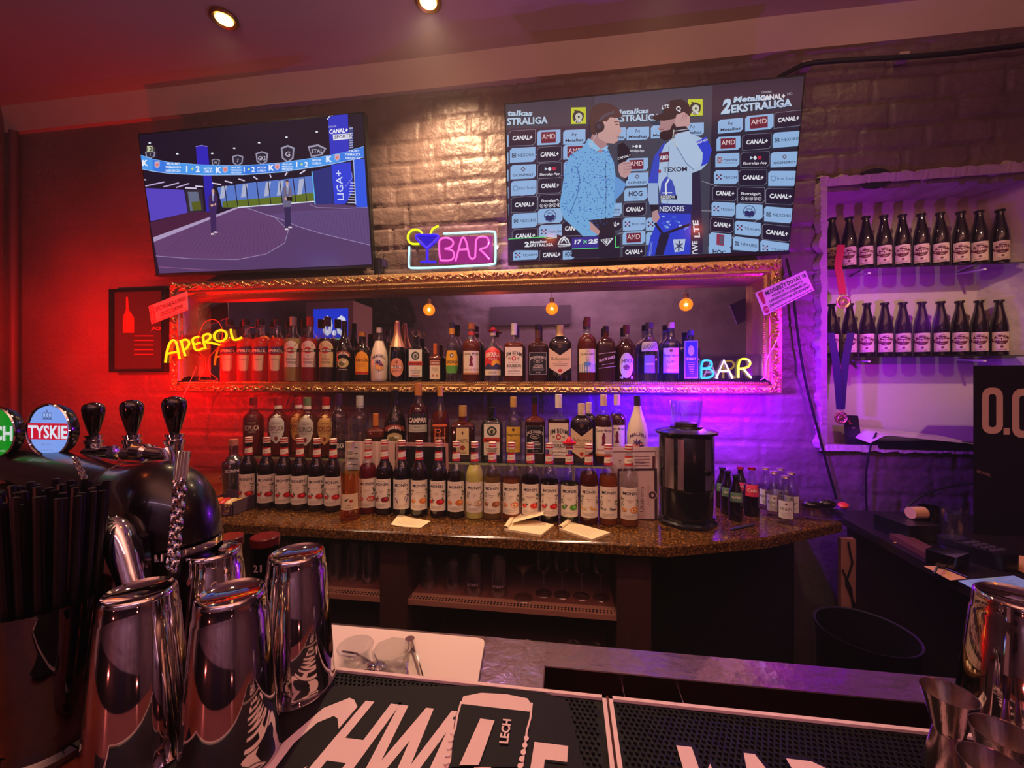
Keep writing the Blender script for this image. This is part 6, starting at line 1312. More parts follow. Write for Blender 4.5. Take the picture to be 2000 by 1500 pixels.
# cables
def cable(pts, Y, rad, name, label, mat=M_CABLE, sm=2):
    m = MB(); P = [(x, y) for x, y in pts]
    for _ in range(sm):
        o = [P[0]]
        for a_, b_ in zip(P[:-1], P[1:]): o += [(a_[0]*.75+b_[0]*.25, a_[1]*.75+b_[1]*.25), (a_[0]*.25+b_[0]*.75, a_[1]*.25+b_[1]*.75)]
        P = o + [P[-1]]
    m.tube([onY(x, y, Y) for x, y in P], rad, mat, 8); return tag(m.build(name), label, 'cable')
cable([(1520, 152), (1545, 138), (1572, 124), (1640, 118), (1800, 110), (1900, 100), (2020, 86)], WY-.055, .011, 'power_cable', 'thick black cable running along the ceiling line above the right screen')
for px, py in ((1573, 128), (1762, 111)):
    q = onY(px, py, WY-.03); m = MB(); m.box((q[0]-.02, WY-.045, q[2]-.02), (q[0]+.02, WY-.01, q[2]+.014), M_PLASTER); tag(m.build('cable_clip'), 'pale clip holding the ceiling cable ' + ('nearest the right screen' if px < 1700 else 'above the bottle niche'), 'clip')
cable([(1536, 505), (1548, 560), (1556, 640), (1572, 745), (1600, 850), (1618, 920), (1634, 975)], WY-.03, .0055, 'hanging_cable', 'black cable hanging down the purple-lit bricks to the plastic tub')
cable([(1712, 845), (1700, 870), (1690, 925), (1692, 990), (1696, 1045)], WY-.03, .004, 'book_cable', 'black cable drooping from the niche ledge down the wall')
cable([(1900, 945), (1850, 950), (1800, 968), (1770, 990), (1746, 1025)], WY-.10, .004, 'display_cable', 'thin dark cable curving from the black display box')
cable([(1520, 612), (1527, 640), (1516, 670), (1496, 700), (1497, 735), (1486, 742)], 1.975, .0022, 'sign_cable', 'thin pale cable looping over the purple side of the gilt frame', M_CABLEW)
cable([(384, 716), (372, 745), (360, 768), (352, 790), (345, 830)], 1.96, .002, 'neon_cable', 'thin white cable dropping from the yellow neon letters', M_CABLEW)
cable([(545, 742), (540, 790), (528, 820), (540, 850), (548, 880)], WY-.04, .002, 'wall_cable', 'thin pale cable down the bricks behind the red vodka bottles', M_CABLEW)
cable([(455, 912), (435, 925), (420, 945), (405, 965)], 1.95, .003, 'counter_cable', 'white cable curving down beside the snack tray', M_CABLEW)
# plug adapter on the frame
q = onY(747, 505, 2.06); pa = empty('plug_adapter', (q[0], 2.06, FZ1), 'black plug adapter beside the left screen, on top of the gilt frame', 'adapter')
m = MB(); m.rbox((-.036, -.03, .002), (.0, .03, .096), M_BLK, .006); m.rbox((-.001, -.024, .05), (.022, .024, .09), pm('grey_plug', (60, 50, 90), .35), .005); m.build('adapter_body', pa)
m = MB(); m.tube([(.012, -.026, .05), (.016, -.04, .02), (.014, -.075, -.01), (.012, -.085, -.06), (.0, -.085, -.10), (-.01, -.085, -.12), (.01, -.085, -.15)], .0014, M_CABLE, 6); m.build('cord', pa)
m = MB(); m.tube([(-.02, -.01, .096), (-.03, -.01, .13), (.0, -.01, .145), (.015, -.01, .12), (.01, -.01, .096)], .002, M_CABLE, 6); m.build('cord_loop', pa)
# dark framed picture left of the mirror
A_, B_ = onY(214, 565, WY-.04), onY(322, 727, WY-.04); pf = empty('framed_picture', ((A_[0]+B_[0])/2, WY-.03, B_[2]), 'dark glossy framed picture on the red-lit bricks left of the mirror', 'picture')
m = MB()
for a_, b_ in (((A_[0], A_[2]), (B_[0], A_[2]-.02)), ((A_[0], B_[2]+.02), (B_[0], B_[2])), ((A_[0], A_[2]-.02), (A_[0]+.02, B_[2]+.02)), ((B_[0]-.02, A_[2]-.02), (B_[0], B_[2]+.02))): m.box((a_[0], WY-.045, a_[1]), (b_[0], WY-.014, b_[1]), M_BLKG)
m.build('frame', pf, True)
m = MB(); m.box((A_[0]+.02, WY-.030, B_[2]+.02), (B_[0]-.02, WY-.016, A_[2]-.02), pm('glossy_dark_print', (70, 40, 34), .08, coat=1)); m.build('print', pf, True)
a = Art(lambda u, v, l: onY(u, v, WY-.0305) - Vector((0, .0001*l, 0))); a.text('JACK', 306, 641, 7, (190, 110, 90), 22, .01, up=-1); a.poly([(246, 580), (250, 580), (252, 605), (262, 620), (262, 650), (240, 650), (240, 620), (246, 605)], (150, 84, 40))
for k in range(5): a.rect(262, 655+9*k, 300, 657+9*k, (130, 60, 40))
a.build('bottle_artwork', pf, True)

# ================================================================== NICHE THINGS
def ribbon(pts, wd_, mat, root, name='ribbon'):
    m = MB(); vs = []
    for x, y, Y in pts:
        for s_ in (-1, 1): q = onY(x + s_*wd_/2, y, Y); vs += [q, q + Vector((0, .0015, 0))]
    fs = []
    for i in range(len(pts)-1):
        b0 = 4*i; fs += [(b0, b0+2, b0+6, b0+4), (b0+1, b0+5, b0+7, b0+3), (b0, b0+4, b0+5, b0+1), (b0+2, b0+3, b0+7, b0+6)]
    m.add(vs, fs, mat); m.build(name, root, True)
def medal(px, py, rpx, Y, label, rmat, ribs):
    q = onY(px, py, Y); r = empty('medal', (q[0], Y, q[2]), label, 'medal', 'medals hanging in the niche')
    R = rpx*ppm(q); AX = lambda dy: ((0, dy, 0), (1, 0, 0), (0, 0, 1), (0, -1, 0))
    m = MB(); m.lathe([(0, R*.9), (.001, R), (.004, R), (.005, R*.86), (.0035, R*.80), (.0035, R*.5), (.006, R*.42), (.006, R*.1), (.007, 0)], M_GOLD, 28, axis=AX(0)); m.build('medal_disc', r)
    m = MB()
    for k in range(12): t_ = k*math.pi/6; m.ell((R*.65*math.cos(t_), -.0045, R*.65*math.sin(t_)), (R*.10, 0, 0), (0, .002, 0), (0, 0, R*.10), M_GOLD, 6, 4)
    m.tube([(-R*.3, -.002, R), (-R*.3, -.002, R*1.25), (R*.3, -.002, R*1.25), (R*.3, -.002, R)], .0012, M_GOLD, 6); m.build('embossing', r)
    for rb in ribs: ribbon(rb, 15, rmat, r)
medal(1647, 590, 13, 2.150, 'gold medal on a red ribbon hanging before the lower bottle shelf', pm('red_ribbon', (190, 20, 50), .6), [[(1643, 478, 2.150), (1637, 520, 2.150), (1642, 545, 2.152), (1646, 575, 2.152)]])
medal(1642, 816, 12, 2.150, 'bronze-gold medal on a dark blue ribbon above the niche ledge', pm('dark_ribbon', (34, 20, 60), .6), [[(1622, 650, 2.15), (1632, 700, 2.15), (1638, 760, 2.15), (1641, 800, 2.152)], [(1662, 650, 2.156), (1652, 700, 2.156), (1646, 760, 2.156), (1643, 800, 2.154)]])
q = onZ(1668, 869, NZ0+.002); r, fn = plate([(1651, 811), (1676, 812), (1684, 869), (1657, 869)], 2.20, .02, 'small_black_box', 'small black box leaning in the niche beside the lower medal', 'box', pm('box_black', (24, 16, 26), .4))
a = Art(fn); a.rect(.1, .05, .9, .95, (34, 22, 36)); a.text('VUSEN', .5, .42, .06, (200, 150, 150), .7, .01, up=-1); a.disc(.35, .22, .15, .08, (190, 60, 60)); a.disc(.42, .2, .13, .07, (34, 22, 36)); a.build('box_print', r, True)
bk = onY(1800, 868, 2.18); b0, b1 = onY(1712, 868, 2.14)[0], onY(1895, 868, 2.14)[0]
r = empty('ledger_book', ((b0+b1)/2, 2.17, NZ0+.004), 'thick black ledger lying open on the niche ledge', 'book')
m = MB(); m.box((b0, 2.12, NZ0+.006), (b1, 2.295, NZ0+.044), M_BLK); m.build('cover', r, True)
m = MB(); vs = []; n = 14
for i in range(n+1):
    t_ = i/n; x = b0-.055 + (b1-b0+.03)*t_; z = NZ0+.046 + .034*math.exp(-((t_-.10)/.10)**2)*0 + (.042 - .040*t_) * (1 if t_ > .08 else t_/.08)
    vs += [(x + .09*t_*0 + (.03 if t_ > .02 else 0), 2.10 , z-.012), (x+.0, 2.285, z+.010)]
m.add(vs, [(2*i, 2*i+2, 2*i+3, 2*i+1) for i in range(n)], M_PAPER); m.build('open_pages', r, True)
a = Art(lambda u, v, l: (b0+.02+(b1-b0-.05)*u, 2.11+.16*v, NZ0+.040+.042-.040*(u*.85+.15)+.022*(v)-.008+.0005*l)); 
for k in range(7): a.rect(.05, .1+.12*k, .8, .12+.12*k, (150, 110, 110), nx=4)
a.build('handwriting', r, True)

# ================================================================== BLACK DISPLAY BOX, SIDE DESK
dX = onY(1901, 800, 1.75)[0]; DZ = .90; zt = onY(1901, 714, 1.75)[2]
r = empty('display_box', (dX+.2, 1.85, DZ), 'large black display box with big pale 0.0 figures on the side desk', 'display')
m = MB(); m.prism([(dX, 1.75), (dX+.52, 1.75), (dX+.62, 2.02), (dX*2.02/1.75+.004, 2.02)], DZ+.001, zt, pm('display_black', (9, 7, 9), .45)); m.build('display_case', r, True)
a = Art(lambda u, v, l: onY(u, v, 1.7494-.0001*l)); PC = (236, 208, 186)
def zero(x0_, x1_, y0_, y1_):
    cx, cy, w_, h_ = (x0_+x1_)/2, (y0_+y1_)/2, (x1_-x0_)/2, (y1_-y0_)/2
    def rr_(w2, h2, rad): return [(cx + (w2-rad)*sx + rad*math.cos(R_(t_)), cy + (h2-rad)*sy + rad*math.sin(R_(t_))) for sx, sy, t0 in ((1, 1, 0), (-1, 1, 90), (-1, -1, 180), (1, -1, 270)) for t_ in (t0, t0+22, t0+45, t0+67, t0+90)]
    o, i_ = rr_(w_, h_, w_*.8), rr_(w_*.36, h_-w_*.62, w_*.30)
    for k in range(len(o)): a.poly([o[k], o[(k+1) % len(o)], i_[(k+1) % len(o)], i_[k]], PC, layer=3)
zero(1918, 1959, 757, 847); zero(1977, 2021, 759, 855); a.rect(1960, 836, 1972, 849, PC); a.build('figures', r, True)
a = Art(lambda u, v, l: onY(u, v, 1.7494-.0001*l)); a.btext('LECH FREE', (1908, 922), (1934, 931), 5, (200, 160, 150)); a.build('small_print', r, True)
E0, E1 = onZ(1699, 1036, DZ), onZ(1908, 1160, DZ)
dk_ = empty('side_desk', (1.9, 1.1, 0), 'dark side desk running toward the bar below the black display box', 'desk')
m = MB(); m.prism([(E0[0], 2.0), (E1[0]-.02, .62), (2.6, .62), (2.6, 2.0)], DZ-.03, DZ, pm('dark_desk_top', (30, 18, 24), .35)); m.build('desk_top', dk_, True)
m = MB(); m.box((E0[0]+.06, 1.90, .001), (2.55, 1.96, DZ-.03), M_CAB); m.build('rear_panel', dk_, True)
m = MB(); m.box((E1[0]+.10, .66, .001), (E1[0]+.14, .72, DZ-.03), M_CAB); m.build('desk_leg', dk_, True)
m = MB(); m.box((2.5, .66, .001), (2.54, .72, DZ-.03), M_CAB); m.build('desk_leg', dk_, True)
sheet([(1745, 1060), (1762, 1052), (1790, 1062), (1776, 1063)], DZ, .001, 'tan_paper', 'small tan paper scrap on the side desk, below the paper roll', 'paper', pm('tan_paper', (222, 170, 110), .6))
sheet([(1804, 1106), (1840, 1106), (1890, 1130), (1856, 1134)], DZ, .001, 'tan_paper', 'tan paper with a black cord lying over it on the side desk', 'paper', pm('tan_paper', (222, 170, 110), .6))
sheet([(1828, 1053), (1842, 1060), (1888, 1080), (1860, 1078)], DZ, .001, 'tan_paper', 'tan paper beneath the glass tumbler on the side desk', 'paper', pm('tan_paper', (222, 170, 110), .6))
sheet([(1932, 1078), (2010, 1088), (2020, 1130), (1985, 1112)], DZ, .001, 'tan_paper', 'large tan sheet at the right edge of the side desk', 'paper', pm('tan_paper', (222, 170, 110), .6))
sheet([(1871, 1135), (1980, 1125), (2030, 1145), (1915, 1158)], DZ, .0015, 'blue_paper', 'pale blue printed sheet on the side desk behind the right-hand tin', 'paper', M_PAPERB, lines=6, linec=(60, 90, 130))
def sidebox(px, py, w_, d_, h_, name, label, cat, mat, rz=0, z=None, rad=.006):
    q = onZ(px, py, DZ); r = empty(name, (q[0], q[1], DZ), label, cat, None, R_(rz)); m = MB(); m.rbox((-w_/2, -d_/2, .001), (w_/2, d_/2, h_), mat, rad); m.build('body', r); return r
sidebox(1795, 1075, .06, .20, .02, 'brown_binder', 'brown binder lying at the near edge of the side desk', 'binder', pm('brown_leather', (96, 50, 44), .5), -6)
r = sidebox(1768, 1045, .12, .14, .06, 'receipt_printer', 'black receipt printer with its paper roll on the side desk', 'printer', M_BLK, 10)
m = MB(); m.lathe([(0, .022), (.052, .022)], pm('receipt_paper', (226, 176, 130), .6), 24, axis=((.02, 0, .084), (0, 1, 0), (0, 0, 1), (1, 0, 0))); m.build('paper_roll', r)
r = sidebox(1905, 1092, .085, .17, .05, 'card_terminal', 'black payment terminal lying between the tan papers', 'terminal', M_BLK, 20, rad=.02)
m = MB(); 
for i in range(3):
    for j in range(4): m.rbox((-.028+.02*i, -.06+.02*j, .05), (-.014+.02*i, -.046+.02*j, .054), pm('grey_key', (70, 60, 66), .4), .002)
m.build('keypad', r)
m = MB(); m.box((-.03, .03, .050), (.03, .07, .052), pm('dim_screen', (40, 34, 44), .15)); m.build('small_screen', r)
sidebox(1850, 1104, .09, .07, .045, 'calculator_stand', 'dark low stand with a pale rim beside the brown binder', 'stand', M_BLKG, 30)
def tumbler(name, X, Y, z, r0, r1, h, label, cat, mat=None, group=None, flip=False, base=.010):
    r = empty(name, (X, Y, z), label, cat, group); mat = mat or M_CLEAR; m = MB()
    P = [(0, r0*.96), (.002, r0), (h, r1), (h, r1-.0016), (base, r0-.003), (base, 0)]
    if flip: P = [(h-a_, b_) for a_, b_ in P]
    P = [(a_+.0005, b_) for a_, b_ in P]
    m.lathe(P, mat, 24, cap0=not flip, cap1=flip); m.build('glass_wall', r); return r
q = onZ(1862, 1056, DZ); tumbler('glass_tumbler', q[0], q[1], DZ, .034, .037, .115, 'clear glass tumbler standing on the side desk', 'glass')
q = onZ(1816, 1040, DZ); tumbler('black_cup', q[0], q[1], DZ, .032, .034, .10, 'black cup beside the glass tumbler on the side desk', 'cup', M_BLKG)
cable_p = [onZ(1825, 1120, DZ+.004), onZ(1830, 1108, DZ+.02), onZ(1845, 1110, DZ+.004), onZ(1890, 1128, DZ+.004)]
m = MB(); m.tube(cable_p, .003, M_CABLE, 8); tag(m.build('terminal_cord'), 'black cord crossing the tan paper on the side desk', 'cord')
q = onY(1690, 1225, 1.22); bz = .80; r = empty('waste_bin', (q[0], 1.22, 0), 'round black bin standing below the counter corner', 'bin')
m = MB(); m.lathe([(.001, .085), (.01, .09), (bz-.02, .11), (bz-.01, .115), (bz, .115), (bz-.002, .109), (.02, .085), (.02, 0)], M_BLK, 40, cap1=False); m.build('bin_body', r)
# wooden board leaning under the counter corner with a cable
a_, b_ = onY(1643, 1060, 1.72), onY(1671, 1170, 1.72); r = empty('plain_board', ((a_[0]+b_[0])/2, 1.73, 0), 'narrow plain wooden board below the counter corner', 'board')
m = MB(); m.box((a_[0], 1.72, 0.001), (b_[0], 1.74, DZ-.032), wood('raw_pine', (150, 100, 84), (176, 120, 100), .6, (14, 14, 1))); m.build('board', r, True)
m = MB(); m.tube([(a_[0]+.02, 1.712, .86), (a_[0]+.035, 1.712, .78), (a_[0]+.012, 1.712, .70), (a_[0]+.05, 1.712, .60)], .003, M_CABLE, 8); m.tube([(a_[0]+.001, 1.712, .75), (a_[0]+.03, 1.712, .68), (a_[0]+.04, 1.712, .58)], .003, M_CABLE, 8); m.build('cable_run', r, True)

# ================================================================== GLASSES UNDER THE COUNTER
gg = 'glasses on the cabinet shelf'
SHF = .686
def gl(px, Y, r_, h, label, kind, nm, z=SHF):
    q = onY(px, 1100, Y)
    if kind == 'tumbler': return tumbler(nm, q[0], Y, z, r_*.8, r_, h, label, 'glass', None, gg, flip=True)
    r = empty(nm, (q[0], Y, z), label, 'glass', gg); m = MB()
    if kind == 'martini': m.lathe([(.0005, .036), (.003, .034), (.005, .006), (.010, .003), (.085, .003), (.09, .005), (.14, .052), (.139, .050), (.093, .001)], M_CLEAR, 24, cap1=False)
    else: m.lathe([(.0005, .032), (.003, .030), (.005, .006), (.010, .003), (.075, .003), (.08, .006), (.10, .030), (.135, .034), (.165, .028), (.165, .0265), (.135, .0322), (.10, .028), (.084, .001)], M_CLEAR, 24, cap1=False)
    m.build('stemmed_bowl', r); return r
W4 = ['first', 'second', 'third', 'fourth', 'fifth', 'sixth']
for i, px in enumerate((560, 590, 622, 655, 690, 720)): gl(px, 1.50, .029, .14, 'upturned tall glass on the shelf in the left cabinet bay, %s from the left' % W4[i], 'tumbler', 'tall_glass')
for i, px in enumerate((838, 884)): gl(px, 1.50, .034, .10, ['short upturned tumbler beside the left upright of the middle cabinet bay', 'short upturned tumbler next to the printed tonic glasses'][i], 'tumbler', 'short_tumbler')
for i, px in enumerate((926, 974)):
    t = gl(px, 1.48, .036, .13, ['upturned balloon glass printed with tonic lettering, left one of the pair', 'upturned balloon glass printed with tonic lettering, next to the martini glass'][i], 'tumbler', 'tonic_glass')
    a = Art(lambda u, v, l: (.0335*math.sin(u/.034), -.0338*math.cos(u/.034)-.0004, v)); a.b = MB(); vs, fs, wd_ = tgeo('KINLEY', .01)
    a.b.add([a.fn((.5 - x/wd_)*.044, .045 - y*.014, 1) for x, y in vs], fs, flat((206, 190, 190))); a.build('printed_lettering', t)
gl(1022, 1.46, .05, .14, 'martini glass standing in the middle cabinet bay', 'martini', 'martini_glass')
for i, px in enumerate((1062, 1098, 1136, 1174)): gl(px, 1.50, .03, .16, 'stemmed wine glass in the middle cabinet bay, %s to the right of the martini glass' % W4[i], 'wine', 'wine_glass')
for i, px in enumerate((860, 900, 940, 985)): gl(px, 1.47, .032, .11, 'upturned glass on the bottom cabinet shelf, %s from the left' % W4[i], 'tumbler', 'low_shelf_glass', .36)
for i, px in enumerate((1030, 1120, 1160)): gl(px, 1.47, .03, .16, ['martini glass', 'stemmed glass', 'stemmed glass nearest the upright'][i] + ' on the bottom cabinet shelf', ['martini', 'wine', 'wine'][i], 'low_shelf_stemware', .36)

# ================================================================== STEEL WORKTOP
WZ = .90; sy0, sy1 = .50, .893
wt = empty('steel_worktop', (0, .7, 0), 'worn stainless steel underbar worktop with a sunken sink', 'worktop')
hx0, hx1, hy1 = onZ(1063, 1300, WZ)[0], onZ(1810, 1372, WZ)[0], onZ(1062, 1300, WZ)[1]
m = MB(); X0, X1 = -1.3, 1.06
for a_, b_ in (((X0, sy0), (hx0, sy1)), ((hx1, sy0), (X1, sy1)), ((hx0, hy1), (hx1, sy1)), ((hx0, sy0), (hx1, sy0+.06))): m.box((a_[0], a_[1], WZ-.03), (b_[0], b_[1], WZ), M_STEEL)
m.build('steel_top', wt, True, smooth=False)
m = MB(); D = .24; zb_ = WZ-.03-D
for a_, b_ in (((hx0, sy0+.06, zb_), (hx1, sy0+.062, WZ-.001)), ((hx0, hy1-.002, zb_), (hx1, hy1, WZ-.001)), ((hx0, sy0+.06, zb_), (hx0+.002, hy1, WZ-.001)), ((hx1-.002, sy0+.06, zb_), (hx1, hy1, WZ-.001)), ((hx0, sy0+.06, zb_), (hx1, hy1, zb_+.002))): m.box(a_, b_, pm('sink_steel', (120, 84, 80), .35, 1))
m.build('sink_basin', wt, True, smooth=False)
for px in (1215, 1325):
    m = MB(); q = onY(px, 1340, hy1); m.box((q[0]-.001, sy0+.062, zb_), (q[0]+.001, hy1-.003, WZ-.02), M_STEEL); m.build('sink_divider', wt, True, smooth=False)
for x in (X0+.05, X1-.1):
    m = MB(); m.box((x, sy1-.08, .001), (x+.04, sy1-.04, WZ-.03), M_CAB); m.build('support_leg', wt, True)
m = MB(); m.box((X0, sy1-.02, .30), (X1, sy1-.015, WZ-.03), pm('dark_steel_apron', (20, 14, 16), .5)); m.build('apron', wt, True)
# cutting board
P = [onZ(x, y, WZ+.011) for x, y in ((560, 1212), (948, 1247), (931, 1345), (540, 1330))]
r = empty('cutting_board', (sum((p[0] for p in P))/4, sum((p[1] for p in P))/4, WZ), 'white plastic cutting board on the steel worktop', 'cutting board')
ring = []
for i in range(4):
    a_, b_, c_ = P[i-1], P[i], P[(i+1) % 4]; u_ = (a_-b_).normalized()*.018; v_ = (c_-b_).normalized()*.018
    for k in range(5): t_ = k/4; ring.append(tuple((b_ + u_*(1-t_)**2 + v_*t_**2)[:2]))
m = MB(); m.prism(ring[::-1], WZ+.0005, WZ+.011, pm('cutting_board_white', (232, 208, 200), .45)); m.build('board', r, True)
CZ = WZ+.0115
# tongs, glass, spoons on the board
T = [onZ(x, y, CZ+.004) for x, y in ((828, 1345), (816, 1300), (803, 1262))]; T2 = [onZ(x, y, CZ+.004) for x, y in ((794, 1345), (796, 1300), (799, 1262))]
r = empty('ice_tongs', (T[1][0], T[1][1], CZ), 'steel ice tongs lying on the white cutting board', 'tongs')
m = MB(); up = Vector((0, 0, 1))
for Q in (T, T2):
    for a_, b_ in zip(Q[:-1], Q[1:]):
        d_ = (b_-a_); m.obox((a_+b_)/2+up*.006, d_/2, d_.normalized().cross(up)*.0012, up*.010, M_CHROME)
m.build('tong_arms', r, True)
m = MB(); m.lathe([(CZ, .010), (CZ+.020, .010)], M_CHROME, 16, c=(T[2][0]-.003, T[2][1])); m.build('spring_bend', r, True)
q = onZ(765, 1312, CZ); r = empty('cut_glass', (q[0], q[1], CZ), 'octagonal cut glass tumbler lying low on the cutting board', 'glass')
m = MB(); m.lathe([(.001, .028), (.004, .032), (.045, .037), (.045, .034), (.012, .026), (.012, 0)], M_CLEAR, 8, cap1=False); m.build('faceted_glass', r)
q = onZ(694, 1300, CZ); r = empty('glass_cup', (q[0], q[1], CZ), 'small glass cup on the cutting board beside the inverted tins', 'glass')
m = MB(); m.lathe([(.001, .026), (.004, .030), (.040, .035), (.040, .032), (.010, .024), (.010, 0)], M_CLEAR, 24, cap1=False); m.build('glass_wall', r)
for i, (L, lb) in enumerate(((((668, 1272), (695, 1276), (718, 1290), (735, 1300)), 'steel bar spoon lying behind the cut glass tumbler'), (((690, 1312), (720, 1306), (752, 1318)), 'steel strainer spoon lying before the glass cup'))):
    Q = [onZ(x, y, CZ+.006) for x, y in L]; r = empty('bar_spoon', tuple(Q[0]), lb, 'spoon', 'bar spoons on the cutting board')
    m = MB(); m.tube(Q, .0022, M_CHROME, 8); m.build('handle', r, True)
    m = MB(); m.ell(Q[-1], (.020, 0, 0), (0, .014, 0), (0, 0, .005), M_CHROME, 14, 6); m.build('bowl', r, True)

# ================================================================== BAR
bar = empty('bar_counter', (0, .1, 0), 'red-brown wooden bar counter across the foreground', 'bar')
m = MB(); m.box((-2.4, -.12, BARZ-.045), (2.2, .516, BARZ-.003), M_BAR); m.build('bar_top', bar, True, smooth=False)
m = MB(); m.box((-2.4, .0, .001), (2.2, .03, BARZ-.045), M_CAB); m.build('bar_front', bar, True, smooth=False)
m = MB(); m.box((-2.4, .44, .001), (-2.36, .5, BARZ-.045), M_CAB); m.box((2.1, .44, .001), (2.14, .5, BARZ-.045), M_CAB); m.build('bar_support', bar, True, smooth=False)
BT = BARZ-.003
# mats
def mat_(x0_, x1_, y0_, y1_, label, art):
    r = empty('bar_mat', ((x0_+x1_)/2, (y0_+y1_)/2, BT), label, 'bar mat', 'rubber bar mats')
    m = MB(); m.box((x0_, y0_, BT+.0005), (x1_, y1_, BT+.004), M_RUB); m.build('rubber_sheet', r, True, smooth=False)
    m = MB(); e = .0048; MW = pm('mat_white_rubber', (232, 204, 198), .6)
    for a_, b_ in (((x0_, y1_-e), (x1_, y1_)), ((x0_, y0_), (x1_, y0_+e)), ((x0_, y0_), (x0_+e, y1_)), ((x1_-e, y0_), (x1_, y1_))): m.box((a_[0], a_[1], BT+.004), (b_[0], b_[1], BT+.0075), MW)
    m.build('raised_border', r, True, smooth=False)
    m = MB(); s_ = .0062; ny = int((y1_-y0_-.016)/s_); nx = int((x1_-x0_-.016)/s_)
    for j in range(ny):
        for i in range(nx):
            x = x0_+.010+s_*(i+.5*(j % 2)); y = y1_-.010-s_*j
            if y < .415: continue
            m.lathe([(BT+.0035, .0021), (BT+.0062, .0014)], M_RUB, 5, c=(x, y), cap0=False)
    m.build('rubber_nubs', r, True)['kind'] = 'stuff'
    a = Art(lambda u, v, l: (u, v, BT+.0064+.00012*l), lambda c: pm('mat_print_%d' % c[0], c, .6, spec=.2)); art(a); a.build('raised_lettering', r, True)
bx = onZ(1185, 1364, BT)[0]; by = .508
WM, KM = (232, 204, 198), (18, 12, 16)
def xm(px, py): q = onZ(px, py, BT+.0064); return (q[0], q[1])
def art1(a):
    def word(st, x0_, x1_, yt, hh, sh):    # baseline below the frame, cap top at yt
        for c_, gr in ((KM, .006), (WM, 0)):
            vs, fs, wd_ = tgeo(st, .035 + (.022 if gr else 0)); a.n += 1; sc_ = (x1_-x0_)/wd_
            a.b.add([a.fn(x0_ + x*sc_ + (y/CAPH)*hh*sh, yt - hh + y/CAPH*hh, a.n) for x, y in vs], fs, a.mat(c_))
    a.poly([xm(520, 1400), (xm(560, 1360)[0], .47), xm(1030, 1340), xm(1110, 1370), xm(1140, 1500), (xm(1100, 1480)[0], .25), (-.5, .25)], (22, 15, 19))
    x = [xm(*p)[0] for p in ((572, 1440), (668, 1440), (790, 1440), (990, 1440), (1052, 1435), (1100, 1435))]
    word('CHW', xm(545, 1440)[0], xm(850, 1440)[0], .462, .125, .16); word('I', xm(850, 1440)[0], xm(882, 1440)[0], .450, .125, .10)
    word('L', xm(930, 1440)[0], xm(1015, 1440)[0], .436, .10, .10); word('E', xm(1036, 1440)[0], xm(1102, 1440)[0], .433, .085, .06)
    # beer glass drawn over the lettering
    o = [xm(*p) for p in ((900, 1372), (903, 1362), (940, 1355), (990, 1358), (1030, 1366), (1041, 1378), (1038, 1405), (1032, 1430), (1012, 1500))]
    o2 = [xm(*p) for p in ((868, 1500), (886, 1425), (888, 1405), (900, 1372))]
    a.poly(o + [xm(880, 1500)] + o2[1:3], KM); a.poly([xm(*p) for p in ((899, 1378), (905, 1362), (940, 1355), (990, 1358), (1030, 1366), (1040, 1380), (1034, 1392), (903, 1377))], WM)
    for L_ in ([(901, 1372), (893, 1400), (889, 1425), (884, 1440), (879, 1460), (872, 1500)], [(1039, 1375), (1036, 1405), (1029, 1430), (1026, 1455), (1020, 1500)]): a.line([xm(*p) for p in L_], .0022, WM)
    for k in range(5): a.disc(*xm(884-3*k, 1432+15*k), .0028, .0034, WM, 10); a.disc(*xm(1028-3*k, 1445+14*k), .0028, .0034, WM, 10)
    a.poly([xm(*p) for p in ((938, 1408), (966, 1412), (935, 1500), (897, 1500))], WM)
    b0_, b1_ = xm(970, 1455), xm(978, 1408); vs, fs, wd_ = tgeo('LECH', .03); d_ = Vector(b1_)-Vector(b0_); L = d_.length; d_.normalize(); nn = Vector((d_[1], -d_[0]))*-1; a.n += 1
    a.b.add([a.fn(*(Vector(b0_) + d_*(x/wd_*L) - nn*(-y/CAPH*.0095) + Vector((.012, 0))), a.n) for x, y in vs], fs, a.mat(WM))
mat_(bx-.50, bx-.0015, .20, by, 'black rubber bar mat with big white CHWILE lettering and a beer glass', art1)
def art2(a):
    for c_, b_ in ((KM, .06), (WM, .035)):
        vs, fs, wd_ = tgeo('ŁAP CH', b_); x0_, x1_ = xm(1312, 1480)[0], xm(1312, 1480)[0]+.32; hh = .115; yt = xm(1312, 1452)[1]; a.n += 1; s_ = (x1_-x0_)/wd_
        a.b.add([a.fn(x0_ + x*s_, yt - hh + y/CAPH*hh, a.n) for x, y in vs], fs, a.mat(c_))
mat_(bx+.0015, bx+.50, .20, by, 'second black rubber bar mat, right of the one with the beer glass', art2)
m = MB()
x0_, x1_ = -1.0, -.60
for k in range(10): m.box((x0_+.04*k, .30, BT+.0005), (x0_+.04*k+.008, .55-.04, BT+.006), M_RUB); 
for k in range(6): m.box((x0_, .30+.04*k, BT+.0005), (x1_, .308+.04*k, BT+.006), M_RUB)
tag(m.build('rubber_grid_mat', smooth=False), 'black rubber grid mat on the bar at the foot of the beer tower', 'bar mat')
